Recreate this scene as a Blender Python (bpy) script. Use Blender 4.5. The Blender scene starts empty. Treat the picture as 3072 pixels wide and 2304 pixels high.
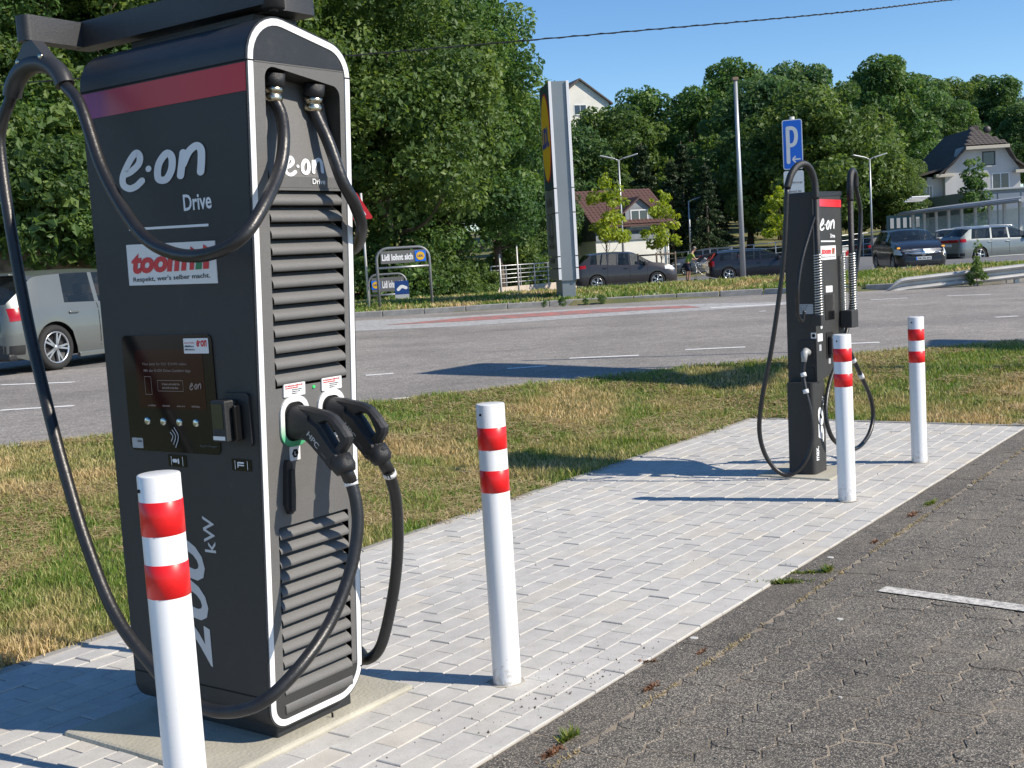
import bpy, bmesh, math, random
import numpy as np
from mathutils import Vector, Matrix, noise
from mathutils.geometry import tessellate_polygon

R = math.radians
rnd = random.Random(7)
rng = np.random.default_rng(7)
scene = bpy.context.scene
COL = scene.collection

# ------------------------------------------------------------------ camera
CX, CY, FPX, EYE = 1536.0, 1152.0, 3673.0, 1.5
_r, _p = R(3.47), R(5.86)
F_ = Vector((0, math.cos(_p), -math.sin(_p)))
R0 = Vector((1, 0, 0)); U0 = Vector((0, math.sin(_p), math.cos(_p)))
R_ = R0 * math.cos(_r) - U0 * math.sin(_r)
U_ = U0 * math.cos(_r) + R0 * math.sin(_r)
cam = bpy.data.cameras.new('camera')
cam.sensor_width = 36; cam.lens = FPX / 3072 * 36
cam.clip_start = 0.05; cam.clip_end = 3000
camo = bpy.data.objects.new('camera', cam); COL.objects.link(camo)
M = Matrix.Identity(4)
for i in range(3):
    M[i][0] = R_[i]; M[i][1] = U_[i]; M[i][2] = -F_[i]
M[2][3] = EYE
camo.matrix_world = M
scene.camera = camo
scene.render.resolution_x = 1024; scene.render.resolution_y = 768

# ------------------------------------------------------------------ light
SUN = Vector((0.742, -0.262, 0.618)).normalized()     # towards the sun
world = bpy.data.worlds.new('World'); scene.world = world; world.use_nodes = True
wn = world.node_tree; wn.nodes.clear()
wo = wn.nodes.new('ShaderNodeOutputWorld'); wb = wn.nodes.new('ShaderNodeBackground')
sky = wn.nodes.new('ShaderNodeTexSky'); sky.sky_type = 'NISHITA'; sky.sun_disc = False
sky.sun_elevation = math.asin(SUN.z); sky.sun_rotation = math.atan2(SUN.x, SUN.y)
sky.air_density = 0.9; sky.dust_density = 0.05; sky.ozone_density = 3.0; sky.altitude = 900
wb.inputs['Strength'].default_value = 0.115
hs_ = wn.nodes.new('ShaderNodeHueSaturation'); hs_.inputs['Saturation'].default_value = 1.17; hs_.inputs['Value'].default_value = 1.10; wn.links.new(sky.outputs[0], hs_.inputs['Color']); wn.links.new(hs_.outputs[0], wb.inputs['Color']); wn.links.new(wb.outputs[0], wo.inputs[0])
sl = bpy.data.lights.new('sun', 'SUN'); sl.energy = 5.0; sl.angle = R(0.53); sl.color = (1.0, 0.905, 0.775)
so = bpy.data.objects.new('sun', sl); COL.objects.link(so)
so.rotation_euler = (-SUN).to_track_quat('-Z', 'Y').to_euler(); so.location = (20, -8, 20)
vs = scene.view_settings
vs.view_transform = 'Standard'; vs.look = 'None'; vs.exposure = 0.36; vs.gamma = 1.0; vs.use_curve_mapping = False
scene.cycles.max_bounces = 6; scene.cycles.transparent_max_bounces = 8
scene.cycles.use_denoising = True

# ------------------------------------------------------------------ terrain
HD = R(35.66)
A_ = Vector((math.sin(HD), math.cos(HD), 0)); B_ = Vector((-math.cos(HD), math.sin(HD), 0))
O_ = Vector((-0.8309, 3.7408, 0))
PV_B0, PV_B1, PV_A1 = -0.653, 1.55, 7.14         # paving: across (b) and far end (a)
def ab(x, y):
    dx, dy = x - O_.x, y - O_.y
    return dx * A_.x + dy * A_.y, dx * B_.x + dy * B_.y
def xy(a, b):
    v = O_ + A_ * a + B_ * b
    return v.x, v.y
NEAR = [(-60, -16), (-8, 7.1), (-3.9, 9.2), (-1.1, 10.8), (1.87, 12.35), (5.3, 12.9), (12, 14), (60, 22)]
def near_y(x):
    for (x0, y0), (x1, y1) in zip(NEAR, NEAR[1:]):
        if x <= x1: return y0 + (y1 - y0) * (x - x0) / (x1 - x0)
    return NEAR[-1][1]
FAR = [(-60, 33), (-3.5, 29.4), (2.2, 29.2), (6.3, 28.6), (8.6, 26.9), (11.3, 27.0), (14, 27.6), (60, 34)]
def far_y(x):
    for (x0, y0), (x1, y1) in zip(FAR, FAR[1:]):
        if x <= x1: return y0 + (y1 - y0) * (x - x0) / (x1 - x0)
    return FAR[-1][1]
def S(t):
    t = min(1, max(0, t)); return t * t * (3 - 2 * t)
def in_lot(a, b): return b < PV_B0
def terr(x, y):
    a, b = ab(x, y)
    ny, fy = near_y(x), far_y(x)
    if y <= ny:
        # distance from paving / lot -> lawn bank
        if b < PV_B0: return 0.0
        d = max(b - PV_B1, 0.0)
        if a > PV_A1: d = max(d, a - PV_A1)
        if d <= 0: return 0.0
        e = ny - y
        t = d / (d + e + 1e-6)
        return 0.30 * (0.35 * t + 0.65 * S(t))
    if y <= fy: return 0.30
    z = 0.42 - 0.62 * S((y - 36) / 14) * (1 - S((x - 11) / 6)) - 0.1 * S((y - 33) / 4)
    z += 6.5 * S((y - 82) / 75) + 10 * S((x + 30) / -60) * S((y - 60) / 60)
    z += 0.10 * S((y - 30.5) / 1.5) * (1 - S((y - 34.5) / 2.5))
    if x < -6.5:
        z += 7.5 * S((-6.5 - x) / 9) * S((y - 32) / 10)
    return z
def ray(px, py):
    return F_ + R_ * ((px - CX) / FPX) + U_ * ((CY - py) / FPX)
def dpt(x, y, z=0.0):
    """point of level z behind a pixel of the 2212-wide view of the photograph"""
    d = ray(x * 1.38879, y * 1.38879)
    t = (z - EYE) / d.z
    return Vector((d.x * t, d.y * t, z))
def dgr(x, y):
    d = ray(x * 1.38879, y * 1.38879)
    t = 1.0; 
    while t < 400:
        p = d * t
        if EYE + p.z <= terr(p.x, p.y): break
        t += 0.05
    return Vector((p.x, p.y, terr(p.x, p.y)))
def dat(x, y, Y):
    d = ray(x * 1.38879, y * 1.38879); t = Y / d.y
    return Vector((d.x * t, Y, EYE + d.z * t))

def loc_on(o, px, py, axis, val):
    """point of the plane local[axis] = val of object o that lies on the sight line of a photo pixel (3072 wide)"""
    bpy.context.view_layer.update(); Mi = o.matrix_world.inverted(); c = Mi @ Vector((0, 0, EYE)); d = Mi.to_3x3() @ ray(px, py)
    return c + d * ((val - c[axis]) / d[axis])

# ------------------------------------------------------------------ materials
MATS = {}
def nt(m):
    return m.node_tree.nodes, m.node_tree.links
def mat(name, col, rough=0.6, metal=0.0, bump=0.0, bscale=60, var=0.0, vscale=3.0, spec=None, coat=0, emit=None, estr=0, alpha=1, trans=0, sheen=0, detail=6):
    if name in MATS: return MATS[name]
    m = bpy.data.materials.new(name); m.use_nodes = True; MATS[name] = m
    n, l = nt(m); b = n['Principled BSDF']
    b.inputs['Base Color'].default_value = (*col, 1); b.inputs['Roughness'].default_value = rough
    b.inputs['Metallic'].default_value = metal
    if spec is not None: b.inputs['Specular IOR Level'].default_value = spec
    if coat: b.inputs['Coat Weight'].default_value = coat; b.inputs['Coat Roughness'].default_value = 0.05
    if emit: b.inputs['Emission Color'].default_value = (*emit, 1); b.inputs['Emission Strength'].default_value = estr
    if trans: b.inputs['Transmission Weight'].default_value = trans
    if alpha < 1: b.inputs['Alpha'].default_value = alpha
    if var or bump:
        tc = n.new('ShaderNodeTexCoord')
    if var:
        nz = n.new('ShaderNodeTexNoise'); nz.inputs['Scale'].default_value = vscale; nz.inputs['Detail'].default_value = detail
        l.new(tc.outputs['Object'], nz.inputs['Vector'])
        mr = n.new('ShaderNodeMapRange'); mr.inputs['From Min'].default_value = 0.3; mr.inputs['From Max'].default_value = 0.7
        mr.inputs['To Min'].default_value = 1 - var; mr.inputs['To Max'].default_value = 1 + var
        l.new(nz.outputs['Fac'], mr.inputs['Value'])
        mx = n.new('ShaderNodeVectorMath'); mx.operation = 'SCALE'; mx.inputs[0].default_value = col
        l.new(mr.outputs[0], mx.inputs['Scale']); l.new(mx.outputs[0], b.inputs['Base Color'])
    if bump:
        nb = n.new('ShaderNodeTexNoise'); nb.inputs['Scale'].default_value = bscale; nb.inputs['Detail'].default_value = 4
        l.new(tc.outputs['Object'], nb.inputs['Vector'])
        bp = n.new('ShaderNodeBump'); bp.inputs['Strength'].default_value = bump; bp.inputs['Distance'].default_value = 0.01
        l.new(nb.outputs['Fac'], bp.inputs['Height']); l.new(bp.outputs[0], b.inputs['Normal'])
    return m
def ramp(n, stops, interp='LINEAR'):
    r = n.new('ShaderNodeValToRGB'); r.color_ramp.interpolation = interp
    e = r.color_ramp.elements
    while len(e) > 1: e.remove(e[-1])
    e[0].position = stops[0][0]; e[0].color = (*stops[0][1], 1)
    for p, c in stops[1:]:
        x = e.new(p); x.color = (*c, 1)
    return r
def new_mat(name):
    m = bpy.data.materials.new(name); m.use_nodes = True; MATS[name] = m
    n, l = nt(m); return m, n, l, n['Principled BSDF']
def tex(n, l, kind, scale, vec, **kw):
    t = n.new('ShaderNodeTex' + kind); t.inputs['Scale'].default_value = scale
    for k, v in kw.items():
        if k in t.inputs: t.inputs[k].default_value = v
        else: setattr(t, k, v)
    l.new(vec, t.inputs['Vector']); return t
def mixc(n, l, fac, c1, c2, blend='MIX'):
    x = n.new('ShaderNodeMix'); x.data_type = 'RGBA'; x.blend_type = blend
    for i, c in ((0, fac), (6, c1), (7, c2)):
        if hasattr(c, 'is_linked'): l.new(c, x.inputs[i])
        elif i == 0: x.inputs[0].default_value = c
        else: x.inputs[i].default_value = (*c, 1)
    return x.outputs[2]
def mrange(n, l, v, a, b, c=0.0, d=1.0):
    x = n.new('ShaderNodeMapRange')
    for k, q in zip(('From Min', 'From Max', 'To Min', 'To Max'), (a, b, c, d)): x.inputs[k].default_value = q
    l.new(v, x.inputs['Value']); return x.outputs[0]
def math_(n, l, op, a, b=0.0):
    x = n.new('ShaderNodeMath'); x.operation = op
    for i, q in enumerate((a, b)):
        if hasattr(q, 'is_linked'): l.new(q, x.inputs[i])
        else: x.inputs[i].default_value = q
    return x.outputs[0]
def bump_(n, l, b, h, strength=0.5, dist=0.01):
    bp = n.new('ShaderNodeBump'); bp.inputs['Strength'].default_value = strength; bp.inputs['Distance'].default_value = dist
    l.new(h, bp.inputs['Height']); l.new(bp.outputs[0], b.inputs['Normal'])

# ------------------------------------------------------------------ mesh helpers
class MB:
    def __init__(s): s.v = []; s.f = []; s.m = []; s.sm = []
    def add(s, vs, fs, mi=0, smooth=False):
        o = len(s.v); s.v += [tuple(v) for v in vs]
        for f in fs: s.f.append(tuple(i + o for i in f)); s.m.append(mi); s.sm.append(smooth)
        return s
    def box(s, x0, x1, y0, y1, z0, z1, mi=0, Mx=None, bev=0.0):
        if bev > 0:
            bm = bmesh.new(); bmesh.ops.create_cube(bm, size=1)
            for v in bm.verts: v.co = Vector(((x0+x1)/2 + v.co.x*(x1-x0), (y0+y1)/2 + v.co.y*(y1-y0), (z0+z1)/2 + v.co.z*(z1-z0)))
            bmesh.ops.bevel(bm, geom=bm.edges[:], offset=min(bev, abs(x1-x0)*.45, abs(y1-y0)*.45, abs(z1-z0)*.45), segments=2, profile=0.5, affect='EDGES')
            bm.verts.index_update()
            vs = [(Mx @ v.co if Mx else v.co.copy()) for v in bm.verts]; fs = [[v.index for v in f.verts] for f in bm.faces]
            bm.free(); return s.add(vs, fs, mi, False)
        vs = [Vector((x, y, z)) for z in (z0, z1) for y in (y0, y1) for x in (x0, x1)]
        if Mx: vs = [Mx @ v for v in vs]
        return s.add(vs, [(0,2,3,1),(4,5,7,6),(0,1,5,4),(2,6,7,3),(0,4,6,2),(1,3,7,5)], mi)
    def tube(s, pts, r, n=12, mi=0, closed=False, caps=True, smooth=True):
        pts = [Vector(p) for p in pts]; N = len(pts)
        rr = r if isinstance(r, (list, tuple)) else [r] * N
        up = None; rings = []
        for i, p in enumerate(pts):
            if closed: t = pts[(i+1) % N] - pts[i-1]
            else: t = pts[min(i+1, N-1)] - pts[max(i-1, 0)]
            t.normalize()
            if up is None:
                up = Vector((0,0,1)) if abs(t.z) < .9 else Vector((1,0,0))
            u = (up - t * up.dot(t)); 
            if u.length < 1e-5: u = t.orthogonal()
            u.normalize(); w = t.cross(u); up = u
            rings.append([p + (u * math.cos(2*math.pi*k/n) + w * math.sin(2*math.pi*k/n)) * rr[i] for k in range(n)])
        vs = [q for ring in rings for q in ring]; fs = []
        for i in range(N if closed else N-1):
            j = (i+1) % N
            for k in range(n):
                k2 = (k+1) % n; fs.append((i*n+k, j*n+k, j*n+k2, i*n+k2))
        s.add(vs, fs, mi, smooth)
        if caps and not closed:
            s.add(rings[0], [tuple(range(n))], mi); s.add(rings[-1], [tuple(range(n-1, -1, -1))], mi)
        return s
    def cyl(s, p0, p1, r0, r1=None, n=16, mi=0, smooth=True):
        return s.tube([p0, p1], [r0, r0 if r1 is None else r1], n, mi, smooth=smooth)
    def lathe(s, prof, n=24, mi=0, Mx=None, smooth=True, axis='z'):
        vs = []; fs = []
        for r, z in prof:
            for k in range(n):
                t = 2*math.pi*k/n
                v = Vector((r*math.cos(t), r*math.sin(t), z)) if axis == 'z' else Vector((r*math.cos(t), z, r*math.sin(t)))
                vs.append(Mx @ v if Mx else v)
        for i in range(len(prof)-1):
            for k in range(n):
                k2 = (k+1) % n; fs.append((i*n+k, i*n+k2, (i+1)*n+k2, (i+1)*n+k))
        return s.add(vs, fs, mi, smooth)
    def prism(s, poly, fn, d0, d1, mi=0, side=True, holes=()):
        """polygon in 2D extruded; fn(u,v,d) -> 3D; d1 is the front face"""
        loops = [list(poly)] + [list(h) for h in holes]
        tris = tessellate_polygon([[Vector((p[0], p[1], 0)) for p in L] for L in loops])
        flat = [p for L in loops for p in L]; n = len(flat)
        front = [fn(p[0], p[1], d1) for p in flat]; back = [fn(p[0], p[1], d0) for p in flat]
        s.add(front, [tuple(t) for t in tris], mi)
        if side:
            s.add(back, [tuple(reversed(t)) for t in tris], mi)
            o = 0
            for L in loops:
                m = len(L); fs = []
                vs = [front[o+i] for i in range(m)] + [back[o+i] for i in range(m)]
                for i in range(m):
                    j = (i+1) % m; fs.append((i, j, m+j, m+i))
                s.add(vs, fs, mi); o += m
        return s
    def build(s, name, mats, parent=None, recalc=True, smooth_angle=None):
        me = bpy.data.meshes.new(name); me.from_pydata([tuple(v) for v in s.v], [], s.f)
        mats = mats if isinstance(mats, (list, tuple)) else [mats]
        for m in mats: me.materials.append(m)
        me.polygons.foreach_set('material_index', s.m); me.polygons.foreach_set('use_smooth', s.sm)
        if recalc:
            bm = bmesh.new(); bm.from_mesh(me); bmesh.ops.remove_doubles(bm, verts=bm.verts, dist=1e-5)
            bmesh.ops.recalc_face_normals(bm, faces=bm.faces); bm.to_mesh(me); bm.free()
        me.update()
        return link(name, me, parent)
def link(name, me, parent=None):
    o = bpy.data.objects.new(name, me); COL.objects.link(o)
    if parent is not None: o.parent = parent
    return o
def tag(o, label=None, cat=None, group=None, kind=None):
    if label: o['label'] = label
    if cat: o['category'] = cat
    if group: o['group'] = group
    if kind: o['kind'] = kind
    return o
def thing(name, label, cat, loc=(0,0,0), rz=0.0, group=None):
    o = bpy.data.objects.new(name, None); COL.objects.link(o); o.empty_display_size = 0.2
    o.location = loc; o.rotation_euler = (0, 0, rz); return tag(o, label, cat, group)
def np_mesh(name, V, Fc, mats, rndv=None, smooth=False):
    me = bpy.data.meshes.new(name); k = Fc.shape[1]
    me.vertices.add(len(V)); me.vertices.foreach_set('co', V.astype(np.float32).ravel())
    me.loops.add(Fc.size); me.loops.foreach_set('vertex_index', Fc.astype(np.int32).ravel())
    me.polygons.add(len(Fc)); me.polygons.foreach_set('loop_start', (np.arange(len(Fc)) * k).astype(np.int32))
    me.polygons.foreach_set('use_smooth', np.full(len(Fc), bool(smooth)))
    for m in (mats if isinstance(mats, (list, tuple)) else [mats]): me.materials.append(m)
    if rndv is not None:
        at = me.attributes.new('rnd', 'FLOAT', 'POINT'); at.data.foreach_set('value', rndv.astype(np.float32))
    me.update(calc_edges=True); return me
def dup(root, loc=None, rz=None, label=None, group=None, parent=None):
    r = root.copy(); COL.objects.link(r)
    if loc is not None: r.location = loc
    if rz is not None: r.rotation_euler = (r.rotation_euler[0], r.rotation_euler[1], rz)
    if label: r['label'] = label
    if group: r['group'] = group
    if parent: r.parent = parent
    for ch in list(root.children):
        dup(ch, parent=r)
    return r
def rrect(x0, x1, y0, y1, r, n=5):
    r = min(r, abs(x1-x0)/2*.999, abs(y1-y0)/2*.999); out = []
    for cx, cy, a0 in ((x1-r, y1-r, 0), (x0+r, y1-r, 90), (x0+r, y0+r, 180), (x1-r, y0+r, 270)):
        for k in range(n+1):
            t = R(a0 + 90*k/n); out.append((cx + r*math.cos(t), cy + r*math.sin(t)))
    return out
def rpoly(pts, rs, n=8):
    """polygon (ccw) with rounded corners"""
    out = []; N = len(pts)
    for i in range(N):
        p = Vector(pts[i]); a = Vector(pts[i-1]) - p; b = Vector(pts[(i+1) % N]) - p
        r = rs[i] if isinstance(rs, (list, tuple)) else rs
        if r <= 0: out.append(tuple(p)); continue
        a.normalize(); b.normalize()
        th = math.acos(max(-1, min(1, a.dot(b)))); d = r / math.tan(th/2)
        c = p + (a + b).normalized() * (r / math.sin(th/2))
        s0 = p + a*d - c; s1 = p + b*d - c
        a0 = math.atan2(s0.y, s0.x); a1 = math.atan2(s1.y, s1.x)
        da = (a1 - a0 + math.pi) % (2*math.pi) - math.pi
        for k in range(n+1):
            t = a0 + da*k/n; out.append((c.x + r*math.cos(t), c.y + r*math.sin(t)))
    return out
def inset(poly, d):
    N = len(poly); out = []
    for i in range(N):
        p0, p1, p2 = Vector(poly[i-1]), Vector(poly[i]), Vector(poly[(i+1) % N])
        e0 = (p1-p0); e1 = (p2-p1)
        if e0.length < 1e-7: e0 = e1.copy()
        if e1.length < 1e-7: e1 = e0.copy()
        e0.normalize(); e1.normalize()
        n0 = Vector((-e0.y, e0.x)); n1 = Vector((-e1.y, e1.x)); m = (n0+n1)
        m.normalize(); out.append(tuple(p1 + m * (d / max(.35, m.dot(n0)))))
    return out
def catmull(pts, k=8, closed=False):
    P = [Vector(p) for p in pts]; out = []; N = len(P)
    rngs = range(N if closed else N-1)
    for i in rngs:
        if closed: p0, p1, p2, p3 = P[i-1], P[i], P[(i+1) % N], P[(i+2) % N]
        else: p1, p2 = P[i], P[i+1]; p0 = P[i-1] if i > 0 else p1*2-p2; p3 = P[i+2] if i+2 < N else p2*2-p1
        for j in range(k):
            t = j/k
            out.append(0.5*((2*p1)+(-p0+p2)*t+(2*p0-5*p1+4*p2-p3)*t*t+(-p0+3*p1-3*p2+p3)*t*t*t))
    if not closed: out.append(P[-1].copy())
    return out
def ribbon(strokes, fn, name, m, parent, k=6, mb=None):
    """strokes: list of (points, width, closed)"""
    own = mb is None
    if own: mb = MB()
    o_ = fn(0, 0); nrm_ = (fn(1e-2, 0) - o_).cross(fn(0, 1e-2) - o_).normalized(); lv = 0; f0_ = fn
    for pts, w, closed in strokes:
        lv += 1; fn = lambda x, y, k=lv: f0_(x, y) + nrm_*(.00035*k)
        C = catmull([(p[0], p[1]) for p in pts], k, closed) if len(pts) > 2 else [Vector(p) for p in pts]
        N = len(C); L = []; Rr = []
        for i in range(N):
            t = (C[(i+1) % N] - C[i-1]) if closed else (C[min(i+1, N-1)] - C[max(i-1, 0)])
            t.normalize(); nn = Vector((-t.y, t.x))
            ww = w if not isinstance(w, (tuple, list)) else w[0] + (w[1]-w[0])*i/(N-1)
            L.append(C[i] + nn*ww/2); Rr.append(C[i] - nn*ww/2)
        vs = [fn(p.x, p.y) for p in L] + [fn(p.x, p.y) for p in Rr]
        fs = [(i, (i+1) % N, N+(i+1) % N, N+i) for i in range(N if closed else N-1)]
        mb.add(vs, fs)
        if not closed:
            for e, c in ((0, C[0]), (1, C[-1])):
                ww = (w if not isinstance(w, (tuple, list)) else w[e])/2
                ring = [fn(c.x + ww*math.cos(2*math.pi*q/10), c.y + ww*math.sin(2*math.pi*q/10)) for q in range(10)]
                mb.add([q + nrm_*(.00012 + .0001*e) for q in ring], [tuple(range(10))])
    return mb.build(name, m, parent, recalc=False) if own else mb
_TXT = {}
def text_verts(s, shear=0.0, bold=0.0):
    key = (s, shear, bold)
    if key in _TXT: return _TXT[key]
    cu = bpy.data.curves.new('t', 'FONT'); cu.body = s; cu.size = 1; cu.shear = shear; cu.offset = bold; cu.resolution_u = 3; cu.fill_mode = 'FRONT'
    ob = bpy.data.objects.new('t', cu); COL.objects.link(ob)
    dg = bpy.context.evaluated_depsgraph_get(); me = bpy.data.meshes.new_from_object(ob.evaluated_get(dg))
    vs = [v.co.copy() for v in me.vertices]; fs = [tuple(p.vertices) for p in me.polygons]
    bpy.data.objects.remove(ob); bpy.data.curves.remove(cu); bpy.data.meshes.remove(me)
    x0 = min(v.x for v in vs); x1 = max(v.x for v in vs); y0 = min(v.y for v in vs); y1 = max(v.y for v in vs)
    vs = [((v.x-x0)/(x1-x0), (v.y-y0)/(y1-y0)) for v in vs]
    _TXT[key] = (vs, fs); return _TXT[key]
def text(name, s, fn, x0, x1, y0, y1, m, parent=None, shear=0.0, bold=0.0, mb=None):
    vs, fs = text_verts(s, shear, bold); own = mb is None
    if own: mb = MB()
    mb.add([fn(x0 + (x1-x0)*u, y0 + (y1-y0)*v) for u, v in vs], fs)
    return mb.build(name, m, parent, recalc=False) if own else mb
def fine_print(mb, f, x0, x1, y0, y1, seed=1):
    """a line of print too small to read: short strokes grouped like words"""
    g = random.Random(seed); u = x0; h = y1-y0
    while u < x1 - h*.5:
        w = min(h*g.uniform(.28, .5), x1-u); t = y0 + h*g.choice((.72, .72, 1.0)); mb.add([f(u, y0), f(u+w, y0), f(u+w, t), f(u, t)], [(0, 1, 2, 3)]); u += w + h*(.16 if g.random() < .83 else .5)
def eon(name, fn, x0, x1, y0, y1, m, parent):
    """energy company word mark e, dot, o, n drawn as round strokes, box 530 x 250"""
    st = [([(38,108),(80,122),(128,158),(140,200),(122,226),(92,205),(52,150),(24,95),(24,48),(58,22),(100,30),(140,58)], 40, False),
          ([(186,122),(187,124)], 36, False),
          ([(240,60),(250,140),(300,196),(330,170),(322,100),(285,48)], 42, True),
          ([(372,58),(398,186)], 42, False), ([(392,120),(430,185),(475,214),(500,190),(498,130),(488,64)], 42, False)]
    def g(u, v): return fn(x0 + (x1-x0)*u/530, y0 + (y1-y0)*v/250)
    return ribbon(st, g, name, m, parent)
# ------------------------------------------------------------------ ground materials
def asphalt_mat(name, base, speck, joint=None, scale=1.0, warm=0.0):
    m, n, l, b = new_mat(name); tc = n.new('ShaderNodeNewGeometry').outputs['Position']
    nz = tex(n, l, 'Noise', 95*scale, tc, Detail=3.0, Roughness=0.7)
    v = tex(n, l, 'Voronoi', 165*scale, tc)
    big = tex(n, l, 'Noise', 0.7, tc, Detail=5.0); mid = tex(n, l, 'Noise', 6.0, tc, Detail=4.0)
    f = mrange(n, l, nz.outputs['Fac'], 0.47, 0.63)
    vv = mrange(n, l, v.outputs['Distance'], 0.65, 0.35)
    sc = n.new('ShaderNodeSeparateColor'); l.new(v.outputs['Color'], sc.inputs[0]); f2 = math_(n, l, 'MULTIPLY', mrange(n, l, sc.outputs[0], 0.45, 0.95), vv); f2 = math_(n, l, 'ADD', math_(n, l, 'MULTIPLY', f2, 0.85), math_(n, l, 'MULTIPLY', f, 0.22))
    c = mixc(n, l, f2, base, speck)
    g = mrange(n, l, big.outputs['Fac'], 0.3, 0.7, 0.80, 1.18); g2 = mrange(n, l, mid.outputs['Fac'], 0.3, 0.7, 0.88, 1.12)
    gg = math_(n, l, 'MULTIPLY', g, g2)
    if joint:
        du = tex(n, l, 'Noise', 1.7, tc, Detail=8.0, Roughness=0.72); c = mixc(n, l, mrange(n, l, du.outputs['Fac'], 0.50, 0.72, 0.0, 0.55), c, joint)
        st = tex(n, l, 'Noise', 3.1, tc, Detail=3.0, Roughness=0.6); c = mixc(n, l, mrange(n, l, st.outputs['Fac'], 0.62, 0.70, 0.0, 0.35), c, (0.03, 0.028, 0.026))
    vm = n.new('ShaderNodeVectorMath'); vm.operation = 'SCALE'; l.new(c, vm.inputs[0]); l.new(gg, vm.inputs['Scale'])
    l.new(vm.outputs[0], b.inputs['Base Color']); b.inputs['Roughness'].default_value = 0.85
    bump_(n, l, b, f, 0.35, 0.004); return m
ROAD = asphalt_mat('road_asphalt', (0.19, 0.176, 0.16), (0.48, 0.44, 0.40), scale=0.35)
LOTM = asphalt_mat('shop_lot_asphalt', (0.14, 0.14, 0.145), (0.22, 0.22, 0.22), scale=0.3)
DARK = asphalt_mat('aggregate_paver', (0.045, 0.042, 0.038), (0.58, 0.52, 0.42), joint=(0.25, 0.215, 0.165), scale=1.5)
DARKB = asphalt_mat('aggregate_border', (0.045, 0.042, 0.038), (0.52, 0.46, 0.37), joint=(0.20, 0.17, 0.13), scale=1.5)
# dirty sand under the joints
SAND = mat('joint_sand', (0.36, 0.335, 0.29), 0.95, bump=0.4, bscale=300, var=0.35, vscale=9)
SANDD = mat('joint_sand_dark', (0.24, 0.20, 0.15), 0.95, bump=0.4, bscale=300, var=0.7, vscale=4)
def paver_mat():
    m, n, l, b = new_mat('grey_concrete_paver'); pos = n.new('ShaderNodeNewGeometry').outputs['Position']
    at = n.new('ShaderNodeAttribute'); at.attribute_name = 'rnd'
    r = ramp(n, [(0, (0.465, 0.452, 0.425)), (0.3, (0.50, 0.487, 0.453)), (0.55, (0.475, 0.464, 0.438)), (0.8, (0.505, 0.49, 0.45)), (0.97, (0.52, 0.49, 0.43))])
    l.new(at.outputs['Fac'], r.inputs[0])
    nz = tex(n, l, 'Noise', 9, pos, Detail=6.0, Roughness=0.65); fine = tex(n, l, 'Noise', 260, pos, Detail=2.0)
    big = tex(n, l, 'Noise', 1.1, pos, Detail=3.0)
    a = mrange(n, l, nz.outputs['Fac'], 0.3, 0.7, 0.86, 1.1); c = mrange(n, l, fine.outputs['Fac'], 0.35, 0.65, 0.90, 1.08)
    d = mrange(n, l, big.outputs['Fac'], 0.3, 0.7, 0.93, 1.05)
    k = math_(n, l, 'MULTIPLY', math_(n, l, 'MULTIPLY', a, c), d)
    vm = n.new('ShaderNodeVectorMath'); vm.operation = 'SCALE'; l.new(r.outputs[0], vm.inputs[0]); l.new(k, vm.inputs['Scale'])
    stn = tex(n, l, 'Noise', 2.3, pos, Detail=9.0, Roughness=0.75); sm_ = mrange(n, l, stn.outputs['Fac'], 0.55, 0.75, 0.0, 0.30); c2 = mixc(n, l, sm_, vm.outputs[0], (0.36, 0.325, 0.26))
    sp2 = tex(n, l, 'Noise', 55, pos, Detail=2.0); c2 = mixc(n, l, mrange(n, l, sp2.outputs['Fac'], 0.68, 0.74, 0.0, 0.45), c2, (0.25, 0.22, 0.18))
    l.new(c2, b.inputs['Base Color']); b.inputs['Roughness'].default_value = 0.85
    bump_(n, l, b, fine.outputs['Fac'], 0.25, 0.003); return m
PAVER = paver_mat()
def grass_ground():
    m, n, l, b = new_mat('lawn_soil'); pos = n.new('ShaderNodeNewGeometry').outputs['Position']
    nz = tex(n, l, 'Noise', 0.55, pos, Detail=7.0, Roughness=0.62); fn = tex(n, l, 'Noise', 45, pos, Detail=4.0, Roughness=0.8)
    r = ramp(n, [(0.3, (0.075, 0.10, 0.028)), (0.5, (0.13, 0.14, 0.05)), (0.62, (0.26, 0.21, 0.10))])
    s = math_(n, l, 'ADD', math_(n, l, 'MULTIPLY', nz.outputs['Fac'], 0.65), math_(n, l, 'MULTIPLY', fn.outputs['Fac'], 0.35))
    l.new(s, r.inputs[0]); l.new(r.outputs[0], b.inputs['Base Color']); b.inputs['Roughness'].default_value = 0.95
    bump_(n, l, b, fn.outputs['Fac'], 0.8, 0.03); return m
GROUND = grass_ground()
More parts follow.
